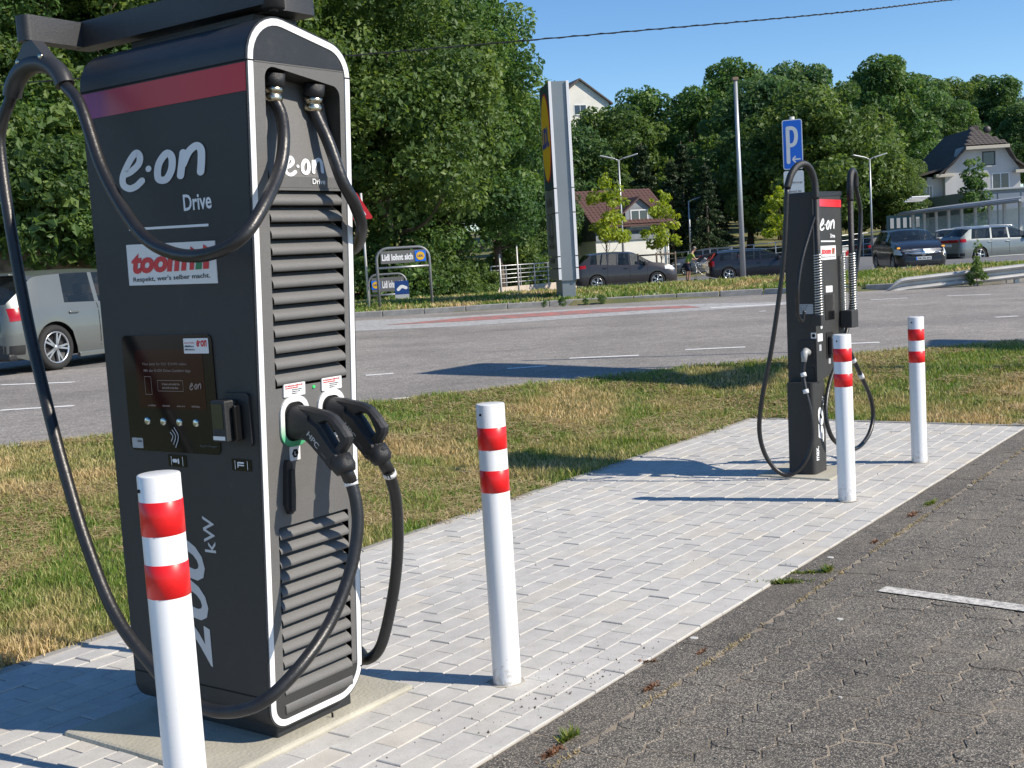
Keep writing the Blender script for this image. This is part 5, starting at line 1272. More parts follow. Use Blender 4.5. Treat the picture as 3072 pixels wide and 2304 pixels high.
# two price board frames
def frame_board(label, p, w, h, zb, zt, rz, flip=False):
    t = thing('board_frame', label, 'sign', p, rz, 'tubular frames with dark slogan boards'); r = .045
    pts = rpoly([(-w/2, -.3), (w/2, -.3), (w/2, h), (-w/2, h)], [0, 0, .28, .28], 5); pts = [q for q in pts if True]
    P = [Vector((-w/2, 0, -.3))] + [Vector((x, 0, z)) for x, z in reversed(pts) if z > -.2] + [Vector((w/2, 0, -.3))]
    MB().tube(P, r*.8, 8, smooth=True).build('tube_frame', FRG, t); MB().cyl((-w/2, 0, zb), (w/2, 0, zb), .03, n=8).build('cross_tube', GALV, t)
    MB().box(-w/2+.10, w/2-.08, -.03, .03, zb+.10, zt, bev=.006).build('board', PD, t); f = lambda u, v: Vector((u, -.034, v)); a = zt-zb-.1
    u0, u1 = (-w/2*.80, w/2*.38) if not flip else (-w/2*.28, w/2*.84); text('lettering', 'Lidl lohnt sich', f, u0, u1, zb+.10+a*.24, zb+.10+a*.76, SWHT, t, bold=.04)
    cx = w/2*.66 if not flip else -w/2*.62; s = min(a*.42, w*.115)
    mb = MB(); mb.prism(rrect(cx-s, cx+s, zb+.1+a/2-s, zb+.1+a/2+s, .01, 1), lambda u, v, d: Vector((u, -.03-d, v)), 0, .012); mb.build('logo_square', BLUE, t)
    mb = MB(); mb.prism([(cx+s*.8*math.cos(k*.3142), zb+.1+a/2+s*.8*math.sin(k*.3142)) for k in range(20)], lambda u, v, d: Vector((u, -.042-d, v)), 0, .008); mb.build('logo_disc', YEL, t); text('lettering', 'LIDL', lambda u, v: Vector((u, -.0515, v)), cx-s*.55, cx+s*.55, zb+.1+a/2-s*.20, zb+.1+a/2+s*.22, mat('logo_blue_small', (.005, .03, .25), .4), t, bold=.05)
    return t
pA, pB = dgr(821, 668), dgr(934, 659); mid = (pA+pB)/2; w = (pB-pA).length; 
frame_board('large tube frame with a dark slogan board, nearer the road', mid, w, dat(868, 535, mid.y).z-mid.z, dat(868, 577, mid.y).z-mid.z, dat(868, 541, mid.y).z-mid.z, math.atan2(pB.y-pA.y, pB.x-pA.x))
q = mid + Vector((-.9, 9, 0)); q = gp(839, 640, mid.y+9); h2 = dat(842, 592, q.y).z-q.z
frame_board('small tube frame with a dark slogan board, seen through the legs of the large one', q, 1.22, h2, h2-.66, h2-.10, .1, True)
q = gp(869, 640, mid.y+4); t = thing('small_sign', 'small blue and white notice sign on a thin post', 'sign', q, .1); h3 = dat(869, 608, q.y).z-q.z
MB().cyl((0, 0, -.1), (0, 0, h3), .025, n=8).build('post', POLEW, t); MB().box(-.20, .20, -.05, -.03, h3-.36, h3+.02).build('blue_panel', mat('navy_blue', (.01, .05, .22), .4), t); MB().box(-.20, .20, -.05, -.03, h3-.70, h3-.365).build('white_panel', LGREY, t)
ribbon([([(-.1, h3-.22), (.0, h3-.14), (.12, h3-.18)], .09, False)], lambda u, v: Vector((u, -.052, v)), 'pictogram', SWHT, t)
# mesh fences and low wall at the edge of the shop car park
def fence(label, a, b, h, npost, nrail, m=GALV):
    t = thing('railing', label, 'fence', a); d = b - a; L = Vector((d.x, d.y, 0)).length; t.rotation_euler = (0, 0, math.atan2(d.y, d.x)); sl_ = d.z/L
    for i in range(npost): x = L*i/(npost-1); MB().box(x-.03, x+.03, -.03, .03, sl_*x-.1, sl_*x+h).build('post', m, t)
    for k in range(nrail): z = h*(k+1)/nrail; MB().tube([(0, 0, z), (L, 0, z+sl_*L)], .022 if k < nrail-1 else .03, 6).build('rail', m, t)
    return t
WALLC = mat('beige_wall', (.50, .43, .35), .9, var=.1, vscale=2)
a, b = gp(1062, 620, 60), gp(1240, 600, 66)
t = thing('low_wall', 'low beige retaining wall under the railing left of the pylon', 'wall', (a.x, a.y, a.z)); dd = b-a; t.rotation_euler = (0, 0, math.atan2(dd.y, dd.x)); L = dd.length
for k in range(8): MB().box(L*k/8+.004, L*(k+1)/8-.004, -.15, .15, -.5, .50, bev=.01).build('wall_block', WALLC, t)
a1, b1 = a + Vector((0, 0, .5)), b + Vector((0, 0, .5)); fence('grey railing on the low beige wall left of the pylon', a1, b1, 1.05, 7, 5)
fence('long grey railing behind the black estate car', gp(1440, 560, 74), gp(1960, 560, 74), 1.6, 12, 5)
for x, Y, yt, lab in ((1082, 56, 552, 'thin marker post left of the pylon, the lower one'), (1120, 60, 531, 'thin marker post left of the pylon, the taller one')):
    p = gp(x, 610, Y); t = thing('marker_post', lab, 'post', p); MB().tube([(0, 0, -.1), (0, 0, top_h(p, x-2, yt))], [.05, .04], 8).build('shaft', POLEW, t); MB().cyl((0, 0, top_h(p, x-2, yt)), (0, 0, top_h(p, x-2, yt)+.05), .045, n=8).build('cap', GALV, t)
# guard rail: w-beam with sloping buried end
GT = thing('guard_rail', 'galvanised roadside guard rail with its end sloping into the ground', 'guard rail'); 
pl0 = [dat(x, (yt+yb)/2, 26.55) for x, yt, yb in ((1915, 626, 634), (1945, 606, 628), (2000, 597, 622), (2080, 585, 615), (2160, 576, 606), (2260, 563, 595))]
prof_w = [(0, .155), (-.035, .135), (-.05, .10), (-.035, .065), (.03, .03), (.03, -.03), (-.035, -.065), (-.05, -.10), (-.035, -.135), (0, -.155)]
mb = MB(); C = catmull(pl0, 5); nn_ = len(prof_w)
vs = []
for i, c in enumerate(C):
    k = min(1, .25 + i/7); vs += [Vector((c.x, c.y + d*1.3, c.z + z*k)) for d, z in prof_w]
mb.add(vs, [(i*nn_+k, i*nn_+k+1, (i+1)*nn_+k+1, (i+1)*nn_+k) for i in range(len(C)-1) for k in range(nn_-1)], 0, False); mb.build('beam', mat('guard_zinc', (.44, .435, .42), .5, .3, var=.15, vscale=3), GT, recalc=False)
for i in (7, 12, 17, 22): 
    c = C[min(i, len(C)-1)]; MB().box(c.x-.05, c.x+.05, c.y+.04, c.y+.12, .2, c.z+.1).build('post', GALV, GT)
# overhead cable across the road with its shadow on the asphalt
WX = [(-30, 15.0, 3.72), (-10, 14.6, 3.80), (2.5, 14.35, 4.02), (6, 14.6, 4.20), (12, 14.7, 4.36), (40, 15.5, 4.9)]
mb = MB(); C = catmull(WX, 14); mb.tube(C, .007, 6); tw = [c + Vector((0, .009*math.cos(i*1.7), .009*math.sin(i*1.7))) for i, c in enumerate(catmull(WX, 120))]; mb.tube(tw, .0055, 4)
o = mb.build('overhead_cable', mat('cable_black', (.02, .02, .02), .5)); tag(o, 'twisted black overhead cable crossing the sky above the road', 'cable')
for x_, y_, z_ in ((-30, 15.0, 4.2), (40, 15.5, 5.2)):
    t = thing('cable_pole', 'wooden pole carrying the overhead cable beyond the picture', 'pole', (x_, y_, .3), 0, 'poles of the overhead cable'); MB().tube([(0, 0, -.3), (0, 0, z_)], [.13, .10], 12).build('shaft', BARK, t)
# ------------------------------------------------------------------ cars
def lerp_tab(tab, x):
    if x <= tab[0][0]: return tab[0][1]
    for (a, b), (c, d) in zip(tab, tab[1:]):
        if x <= c: return b + (d-b)*(x-a)/(c-a)
    return tab[-1][1]
def smooth_tab(tab, k=6):
    C = catmull([(a, b) for a, b in tab], k); return [(p[0], p[1]) for p in C]
CGL = mat('car_glass', (.015, .020, .022), .04, spec=.7, alpha=.62); TYRE = mat('tyre_rubber', (.018, .018, .018), .85, bump=.4, bscale=60); CBK = mat('car_black_plastic', (.016, .016, .017), .55)
RIMM = mat('alloy', (.55, .56, .58), .28, .85); CHROME = mat('chrome', (.7, .7, .7), .12, 1.0); TAIL = mat('tail_light_red', (.36, .004, .006), .16, coat=.4); HEADL = mat('head_light', (.70, .72, .74), .12, 0, coat=1.0); AMB = mat('amber_light', (.75, .30, .03), .2, emit=(1, .5, .1), estr=.5)
PLATE = mat('plate_white', (.7, .7, .68), .4)
def carpaint(name, col, metal=.35): return mat(name, col, .34, metal, coat=.55, var=.05, vscale=2)
def wheel(parent, x, y, r, side, spokes, rimr=.70, wd=.21, tw=False):
    t = bpy.data.objects.new('wheel', None); COL.objects.link(t); t.parent = parent; t.location = (x, y, r)
    Mx = Matrix.Scale(side, 4, (0, 1, 0)); rr = r*rimr
    MB().lathe([(rr, -.02), (rr+.01, .0), (r-.03, .006), (r-.008, -.018), (r, -.05), (r, -wd+.05), (r-.03, -wd)], 28, 0, Mx, axis='y').build('tyre', TYRE, t)
    mb = MB(); mb.lathe([(0, -.07), (rr*.9, -.07), (rr*.985, -.05)], 24, 1, Mx, axis='y'); mb.lathe([(rr*.90, -.012), (rr*.97, .0), (rr+.004, -.004), (rr+.002, -.03), (rr*.93, -.035), (rr*.90, -.012)], 28, 0, Mx, axis='y')
    mb.lathe([(0, .002), (rr*.15, .0), (rr*.20, -.02)], 12, 0, Mx, axis='y')
    for k in range(spokes):
        for off in ((-.16, .16) if tw else (0,)):
            a = 2*math.pi*k/spokes; w0, w1 = (rr*.07, rr*.055) if tw else (rr*.12, rr*.09)
            c, s = math.cos(a), math.sin(a); c2, s2 = math.cos(a+off), math.sin(a+off); p0 = (c*rr*.12, s*rr*.12); p1 = (c2*rr*.94, s2*rr*.94); nx, ny = -s, c
            q = [(p0[0]-nx*w0, p0[1]-ny*w0), (p0[0]+nx*w0, p0[1]+ny*w0), (p1[0]+nx*w1, p1[1]+ny*w1), (p1[0]-nx*w1, p1[1]-ny*w1)]
            mb.add([Mx @ Vector((u, -.010, v)) for u, v in q] + [Mx @ Vector((u, -.045, v)) for u, v in q], [(0,1,2,3), (4,5,6,7), (0,1,5,4), (1,2,6,5), (2,3,7,6), (3,0,4,7)])
    mb.build('rim', [RIMM, CBK], t)
def car(name, label, loc, rz, L, W, top, belt, wheels, r, paint, win, wsc, rwin, clear=.19, spokes=10, tw=False, group=None, tail=None, head=None, archm=None, lower=None, pillars=(), opened=False, plate_r=None, plate_f=None, railm=None, wmir=True, cat='car', roofw=.79, hdl=(), cladding=False):
    t = thing(name, label, cat, loc, rz, group); top = smooth_tab(top); belt = smooth_tab(belt)
    keys = sorted(set([0, .015, .04, .08, .13, .2, L-.2, L-.13, L-.08, L-.04, L-.015, L] + [x for w in wheels for x in (w-r-.055, w+r+.055)] + [x for a in (*win, wsc, rwin) if a for x in a] + [x for p in pillars for x in p]))
    xs = []
    for a, b in zip(keys, keys[1:]):
        n = max(1, int((b-a)/.055)); xs += [a + (b-a)*i/n for i in range(n)]
    xs.append(L); Ra = r + .055
    def plan(x):
        e = min(x, L-x); k = .80 if x < L/2 else .72; D = .30 if x < L/2 else .62
        return 1 if e > D else k + (1-k)*math.sqrt(max(0, 1-(1-e/D)**2.2))
    def low(x):
        z = clear + (.10*max(0, 1-x/.35) if x < .35 else 0) + (.04*max(0, 1-(L-x)/.5) if x > L-.5 else 0)
        for w in wheels:
            if abs(x-w) < Ra: z = max(z, r*.98 + math.sqrt(Ra*Ra-(x-w)**2))
        return z
    def ring(x):
        zt = lerp_tab(top, x); zb = min(lerp_tab(belt, x), zt-.015); w = W/2*plan(x); zl = low(x); c = max(0, min(1, (zt-zb)/.42))
        z1 = max(zl+.012, clear+.15); z2 = max(z1+.012, .52); z3 = max(z2+.01, zb-.11); zb = max(zb, z3+.01); zr = zb + (zt-zb)*.86; zt = max(zt, zb+.01)
        yr = w*(.93 + (roofw-.93)*c)
        yt_ = [(clear, .93), (clear+.15, .985), (.52, 1.0), (max(.56, min(lerp_tab(belt, x), zt)-.11), .99), (max(.60, min(lerp_tab(belt, x), zt)), .945)]; yy = lambda z_: w*lerp_tab(yt_, z_)
        return [(yy(zl), zl), (yy(z1), z1), (yy(z2), z2), (yy(z3), z3), (w*.945, zb), (yr, zr), (yr*.86, zt-.014-.03*c), (yr*.5, zt-.003), (0, zt)]
    Rg = [ring(x) for x in xs]; n = len(Rg[0])
    def side_y(x, z):
        q = ring(x)
        for (y0, z0), (y1, z1) in zip(q, q[1:]):
            if z <= z1: return y0 + (y1-y0)*max(0, (z-z0)/(z1-z0+1e-9))
        return q[-1][0]
    body = MB(); glass = {}; vs = []
    for x, q in zip(xs, Rg):
        cf = max(0, min(1, (q[-1][1]-q[4][1]-.12)/.25)); sh_ = .15*(1-2*x/L)*cf; xo = [0]*5 + [sh_, sh_*.8, sh_*.3, 0]
        vs += [(x+xo[j], y, z) for j, (y, z) in enumerate(q)] + [(x+xo[j], -y, z) for j, (y, z) in enumerate(q[:-1])]
    m = 2*n-1
    def idx(i, j, s): return i*m + (j if s > 0 or j == n-1 else n + j)
    fb = []
    for i in range(len(xs)-1):
        xm = (xs[i]+xs[i+1])/2
        for j in range(n-1):
            for s in (1, -1):
                f = (idx(i, j, s), idx(i+1, j, s), idx(i+1, j+1, s), idx(i, j+1, s)); key = None; rr_ = Rg[i]
                if j == 4 and any(a <= xm <= b for a, b in win) and not any(a <= xm <= b for a, b in pillars):
                    key = ('side', s, [k for k, (a, b) in enumerate(win) if a <= xm <= b][0])
                elif j >= 5 and wsc and wsc[0] <= xm <= wsc[1] and not (j == 5 and False): key = ('front', 0, 0)
                elif j >= 5 and rwin and rwin[0] <= xm <= rwin[1]: key = ('rear', 0, 0)
                if key: glass.setdefault(key, []).append(f)
                else: fb.append(f)
    body.add(vs, fb, 0, True)
    for i, s in ((0, 1), (len(xs)-1, -1)):
        ringi = [idx(i, j, 1) for j in range(n)] + [idx(i, j, -1) for j in range(n-2, -1, -1)]; body.add([vs[k] for k in ringi], [tuple(range(len(ringi)))])
    o = body.build('body', paint, t); sharpen(o, 50)
    for key, fs in glass.items():
        mb = MB(); used_ = sorted(set(k for f in fs for k in f)); mp = {k: i for i, k in enumerate(used_)}
        mb.add([vs[k] for k in used_], [tuple(mp[k] for k in f) for f in fs], 0, True)
        mb.build({'side': 'side_window', 'front': 'windscreen', 'rear': 'rear_window'}[key[0]], CGL, t)
    # dark inner volume and underside
    MB().box(.25, L-.25, -W/2*.78, W/2*.78, clear+.02, .72).build('underbody', CBK, t)
    SEAT = mat('car_seat', (.035, .034, .033), .8); wc = win[0][1]; zf = lerp_tab(belt, wc)
    for xs_ in (win[0][0]+.25, win[-1][1]-.95):
        for s in (-1, 1):
            mb = MB(); mb.box(xs_-.10, xs_+.06, *sorted((s*.14, s*.60)), zf-.45, zf+.10, bev=.04); mb.box(xs_-.09, xs_+.03, *sorted((s*.26, s*.48)), zf+.10, zf+.28, bev=.04); mb.build('seat', SEAT, t)
    MB().box(wsc[0]-.62, wsc[0]+.35, -W/2*.80, W/2*.80, .70, lerp_tab(belt, wsc[0])-.06, bev=.03).build('dashboard', CBK, t)
    for w in wheels:
        for s in (-1, 1): wheel(t, w, s*(W/2*.985), r, s, spokes, tw=tw)
    def patch(nm, m_, x0, x1, z0, z1, sides=(1, -1), off=.006, nx=7, nz=4, sh=0.0, parent=t):
        for s in sides:
            mb = MB(); v = []
            for i in range(nx+1):
                for j in range(nz+1):
                    x = x0 + (x1-x0)*i/nx; zz = z0 + (z1-z0)*j/nz + sh*(x-x0); x_ = min(max(x, .0), L); v.append((x + (-.004 if x <= .01 else 0), s*(side_y(x_, zz)+off), zz))
            mb.add(v, [(i*(nz+1)+j, (i+1)*(nz+1)+j, (i+1)*(nz+1)+j+1, i*(nz+1)+j+1) for i in range(nx) for j in range(nz)], 0, True); mb.build(nm, m_, parent, recalc=False)
    if tail:
        x1, z0, z1, yi = tail; patch('tail_light', TAIL, .0, x1, z0, z1, sh=.06)
        for s in (-1, 1): yo = side_y(0, (z0+z1)/2)+.004; ya, yb = sorted((s*yi, s*yo)); MB().box(-.02, .004, ya, yb, z0+.01, z1-.01, bev=.006).build('tail_light', TAIL, t)
    if head:
        x0, z0, z1 = head; patch('headlight', HEADL, x0, L-.03, z0, z1, nx=12, sh=-.06)
    if cladding:
        for s in (-1, 1): MB().box(wheels[0]+Ra+.02, wheels[1]-Ra-.02, *sorted((s*W/2*.90, s*(W/2*.99))), clear-.01, clear+.09, bev=.01).build('sill', CBK, t)
    else: 
        for s in (-1, 1): MB().box(wheels[0]+Ra+.05, wheels[1]-Ra-.05, *sorted((s*W/2*.90, s*(W/2*.975))), clear-.02, clear+.05, bev=.01).build('sill', paint, t)
    patch('bumper_insert', CBK, .0, .22, clear+.11, clear+.24, sides=(1, -1), off=.004)
    MB().box(-.012, .004, -W/2*.76, W/2*.76, clear+.11, clear+.25, bev=.004).build('bumper_insert', CBK, t)
    # door seams, handles
    for xx in hdl:
        for s in (-1, 1):
            zz = lerp_tab(belt, xx)-.14; y = side_y(xx, zz); MB().box(xx-.09, xx+.09, *sorted((s*(y-.002), s*(y+.028))), zz-.015, zz+.018, bev=.012).build('door_handle', paint, t)
    for xx in [p[0]+.02 for p in pillars] + ([win[-1][1]-.02] if win else []):
        patch('door_seam', BLK, xx, xx+.012, clear+.12, lerp_tab(belt, xx)-.02, off=.0025, nx=1, nz=8)
    if wmir:
        xm = wsc[0] - .12 if wsc[0] > L*.4 else wsc[1]
        xm = win[-1][1] - .10; zz = lerp_tab(belt, xm)+.04
        for s in (-1, 1): y = side_y(xm, zz-.03); MB().box(xm-.08, xm+.06, *sorted((s*(y+.02), s*(y+.19))), zz-.03, zz+.11, bev=.035).build('wing_mirror', paint, t)
    if plate_r: MB().box(-.020, .003, -.26, .26, plate_r, plate_r+.11, bev=.004).build('number_plate', PLATE, t)
    if plate_f:
        pf = MB().box(L-.003, L+.018, -.26, .26, plate_f, plate_f+.11, bev=.004).build('number_plate', PLATE, t)
        text('lettering', 'DK DS 474', lambda u, v: Vector((L+.0195, u, v)), -.19, .23, plate_f+.025, plate_f+.085, CBK, pf, bold=.04)
        MB().box(L+.0182, L+.019, -.255, -.215, plate_f+.006, plate_f+.104).build('euro_band', BLUE, pf)
    if railm:
        for s in (-1, 1):
            P = [Vector((x, s*(W/2*roofw*.93), lerp_tab(top, x)-.03)) for x in (railm[0], railm[0]+.12, (railm[0]+railm[1])/2, railm[1]-.12, railm[1])]
            P[1].z += .05; P[2].z += .055; P[3].z += .05; MB().tube(catmull(P, 4), .014, 6).build('roof_rail', CHROME if railm[2] else CBK, t)
    t['_'] = 1; del t['_']
    return t, side_y, lerp_tab, top, belt
def off(loc, rz, cx): return Vector((loc.x - math.cos(rz)*cx, loc.y - math.sin(rz)*cx, loc.z))
def by_wheel(px, py, z, rz, wx, W, side):
    """car origin so that the tyre at local (wx, side*W/2) touches the pixel's ground point"""
    p = dpt(px, py, z); o = p - Vector((math.cos(rz)*wx - math.sin(rz)*side*W/2, math.sin(rz)*wx + math.cos(rz)*side*W/2, 0)); return o
def az(a): return math.pi/2 - R(a)
hatch_top = [(0, .55), (.02, .86), (.05, .98), (.13, 1.08), (.30, 1.27), (.45, 1.385), (.65, 1.42), (1.3, 1.445), (2.1, 1.43), (2.5, 1.37), (2.9, 1.20), (3.25, 1.00), (3.6, .93), (3.85, .84), (3.98, .70), (4.03, .5)]
hatch_belt = [(0, .88), (.4, .955), (1.2, .95), (2.4, .915), (3.2, .90), (4.03, .60)]
# silver green hatchback at the left
rz = az(27); c = by_wheel(130, 799, .30, rz, .78, 1.74, -1)
A1, *_ = car('hatchback_car', 'grey green hatchback with red tail lights driving on the road at the left edge', c, rz, 4.03, 1.74, hatch_top, hatch_belt, (.78, 3.34), .325, carpaint('paint_grey_green', (.135, .148, .142)), [(1.02, 1.60), (1.68, 2.75)], (2.45, 3.2), (.06, .40), .17, 5, True,
    tail=(.36, .74, .92, .40), head=(3.5, .62, .78), pillars=((1.60, 1.68),), plate_r=.50, hdl=(1.14, 2.05))
MB().box(.30, .52, -.58, .58, 1.375, 1.40, bev=.01).build('roof_spoiler', MATS['paint_grey_green'], A1); MB().box(-.026, -.014, -.62, .62, .60, .74, bev=.004).build('tailgate_recess', CBK, A1); MB().box(-.02, .30, -.80, .80, .20, .30, bev=.03).build('rear_diffuser', CBK, A1)
# dark grey suv
suv_top = [(0, .6), (.02, .9), (.06, 1.08), (.16, 1.22), (.35, 1.42), (.50, 1.60), (.75, 1.645), (1.5, 1.68), (2.3, 1.66), (2.7, 1.58), (3.1, 1.36), (3.45, 1.14), (3.9, 1.08), (4.25, .98), (4.45, .80), (4.54, .5)]
suv_belt = [(0, 1.10), (.6, 1.17), (1.6, 1.10), (2.8, 1.04), (3.5, 1.0), (4.54, .7)]
ps, pf = dpt(1292, 628, -.15), dpt(1428, 618, -.15); rzs = math.atan2(pf.y-ps.y, pf.x-ps.x); print('suv wb', (pf-ps).length, math.degrees(rzs))
c = by_wheel(1291, 629, -.17, R(6), .88, 1.84, -1)
A2, *_ = car('suv_car', 'dark brown grey suv parked right beside the pylon sign', c, R(6), 4.54, 1.84, suv_top, suv_belt, (.88, 3.58), .345, carpaint('paint_brown_grey', (.045, .041, .042)), [(.60, 1.35), (1.43, 2.35), (2.43, 3.18)], (2.68, 3.42), (.14, .48), .22, 5, True,
    tail=(.42, .98, 1.12, .5), head=(3.95, .80, .95), pillars=((1.35, 1.43), (2.35, 2.43)), hdl=(1.25, 2.2), cladding=True)
# black estate with open tailgate
est_top = [(0, .6), (.02, .88), (.05, 1.02), (.12, 1.12), (.28, 1.32), (.42, 1.42), (.7, 1.455), (1.6, 1.475), (2.6, 1.45), (3.0, 1.36), (3.4, 1.16), (3.72, 1.00), (4.2, .93), (4.55, .84), (4.7, .68), (4.76, .5)]
est_belt = [(0, .95), (.5, .99), (1.8, .97), (3.2, .93), (4.0, .90), (4.76, .62)]
rzv = R(-3); c = by_wheel(1575, 607, -.24, rzv, .92, 1.85, -1)
A3, *_ = car('estate_car', 'black estate car with its tailgate raised behind the shopper', c, rzv, 4.76, 1.85, est_top, est_belt, (.92, 3.80), .33, carpaint('paint_blue_black', (.018, .020, .028)), [(.50, 1.55), (1.63, 2.45), (2.53, 3.45)], (2.95, 3.68), None, .17, 5, False,
    tail=(.24, .72, .98, .62), head=(4.15, .66, .80), pillars=((1.55, 1.63), (2.45, 2.53)), hdl=(1.5, 2.4), railm=(.7, 2.8, 1))
mb = MB(); hg = Vector((.42, 0, 1.44)); Mx = Matrix.Translation(hg) @ Matrix.Rotation(R(-20), 4, 'Y')
mb.add([Mx @ Vector(v) for v in ((0, -.62, 0), (0, .62, 0), (-.62, .60, .10), (-.62, -.60, .10), (-.98, .56, -.05), (-.98, -.56, -.05), (0, -.62, -.06), (0, .62, -.06), (-.60, .60, .0), (-.60, -.60, .0), (-.94, .56, -.14), (-.94, -.56, -.14))],
       [(0,1,2,3), (3,2,4,5), (6,7,8,9), (9,8,10,11), (0,3,9,6), (1,2,8,7), (3,5,11,9), (2,4,10,8), (4,5,11,10)]); tg = mb.build('tailgate', CBK, A3, recalc=True)
MB().box(-.10, .10, -.14, .14, .0, .02, 0, Mx @ Matrix.Translation((-.75, 0, .08))).build('tailgate_lamp', TAIL, tg)
for s in (-1, 1): mb = MB(); mb.prism([(.02, 1.02), (.10, 1.02), (.34, 1.36), (.26, 1.38)], lambda u, v, d: Vector((u, s*(.70)+d, v)), -.05, .03); mb.build('tail_light', TAIL, A3)
# silver blue car behind the shopper, facing left
c = gp(1500, 600, 66); rz2 = R(172); 
A4, *_ = car('family_car', 'grey blue car behind the man with the shopping cart, facing left', dpt(1600, 588, -.3), rz2, 4.4, 1.80, suv_top[:-2] + [(4.40, .6)], suv_belt, (.85, 3.5), .33, carpaint('paint_slate', (.12, .14, .18)), [(.60, 1.35), (1.43, 2.35), (2.43, 3.18)], (2.68, 3.42), (.14, .48), .2, 5, True,
    tail=(.3, .95, 1.1, .5), head=(3.85, .72, .86), pillars=((1.35, 1.43), (2.35, 2.43)))
# small black hatchback facing the camera
rz3 = az(184); c = by_wheel(1928, 589, .20, rz3, 3.23, 1.74, -1)
A5, sy, lt, tp, bl = car('small_car', 'small black hatchback facing the camera, turning out of the car park', c, rz3, 4.0, 1.74, [(0, .55), (.03, .95), (.1, 1.10), (.28, 1.30), (.45, 1.44), (.8, 1.485), (1.5, 1.49), (2.0, 1.45), (2.5, 1.27), (2.95, 1.06), (3.3, .98), (3.62, .88), (3.85, .74), (3.95, .62), (4.0, .45)],
    [(0, .95), (1.2, .98), (2.4, .95), (3.0, .93), (4.0, .58)], (.72, 3.23), .31, carpaint('paint_black', (.020, .019, .020)), [(.60, 1.35), (1.43, 2.5)], (2.02, 2.92), (.12, .42), .17, 7, False, head=(3.42, .62, .80), pillars=((1.35, 1.43),), plate_f=.40, hdl=(1.9,), tail=(.2, .8, 1.1, .6))
mb = MB(); mb.tube(catmull([(3.90, -.60, .66), (3.985, -.35, .62), (4.015, 0, .605), (3.985, .35, .62), (3.90, .60, .66)], 5), .024, 8); g_ = mb.build('grille_bar', CHROME, A5)
mb = MB(); mb.lathe([(0, .0), (.07, .0), (.085, -.02)], 16, 0, Matrix.Translation((4.03, 0, .63)) @ Matrix.Rotation(R(-90), 4, 'Z'), axis='y'); mb.build('badge', CHROME, g_)
MB().box(3.97, 4.008, -.52, .52, .24, .37, bev=.02).build('air_intake', CBK, A5); MB().box(3.96, 4.006, -.40, .40, .53, .585, bev=.01).build('air_intake', CBK, A5)
for s in (-1, 1): MB().box(3.62, 3.70, *sorted((s*.70, s*.80)), .80, .86, bev=.02).build('indicator', AMB, A5)
# grey estate to the right of it
rz4 = az(78); c = by_wheel(2118, 566, .14, rz4, .93, 1.78, -1)
A6, *_ = car('estate_car', 'silver grey estate car with roof rails at the right edge beside the glass shelter', c, rz4, 4.56, 1.78, [(0, .6), (.02, .9), (.06, 1.04), (.15, 1.15), (.30, 1.34), (.45, 1.46), (.8, 1.49), (1.8, 1.50), (2.5, 1.47), (2.9, 1.36), (3.3, 1.15), (3.6, 1.0), (4.0, .94), (4.35, .85), (4.5, .7), (4.56, .5)], est_belt[:-1] + [(4.56, .65)],
    (.93, 3.5), .32, carpaint('paint_silver', (.20, .225, .225), .4), [(.55, 1.45), (1.53, 2.3), (2.38, 3.25)], (2.85, 3.55), (.12, .40), .17, 5, False, tail=(.30, .86, 1.00, .72), head=(3.9, .64, .78), pillars=((1.45, 1.53), (2.3, 2.38)), hdl=(1.4, 2.25), railm=(.6, 2.7, 1), plate_r=.70)
# cars half hidden behind the slim charger and in the background
c = dpt(1858, 563, .05)
A7, *_ = car('parked_car', 'dark car half hidden behind the slim charger', c, R(15), 4.3, 1.76, hatch_top[:-1] + [(4.3, .55)], hatch_belt[:-1] + [(4.3, .6)], (.78, 3.4), .32, carpaint('paint_navy', (.012, .014, .022)), [(.78, 1.55), (1.63, 2.72)], (2.45, 3.2), (.10, .42), .17, 5, True, tail=(.33, .74, .90, .45), head=(3.5, .62, .78), pillars=((1.55, 1.63),))
dup(A7, dpt(1895, 556, .05), R(170), label='dark car behind the small black hatchback')
c = gp(2052, 530, 66)
A8, *_ = car('white_car', 'small white car between the black hatchback and the silver estate', c, az(200), 4.0, 1.72, hatch_top, hatch_belt, (.78, 3.34), .31, mat('paint_white', (.75, .76, .76), .3, coat=1), [(.78, 1.55), (1.63, 2.72)], (2.45, 3.2), (.10, .42), .17, 7, False, head=(3.5, .62, .78), pillars=((1.55, 1.63),))
c = gp(2230, 535, 64)
dup(A6, c, az(80), label='blue grey car behind the silver estate at the right edge')
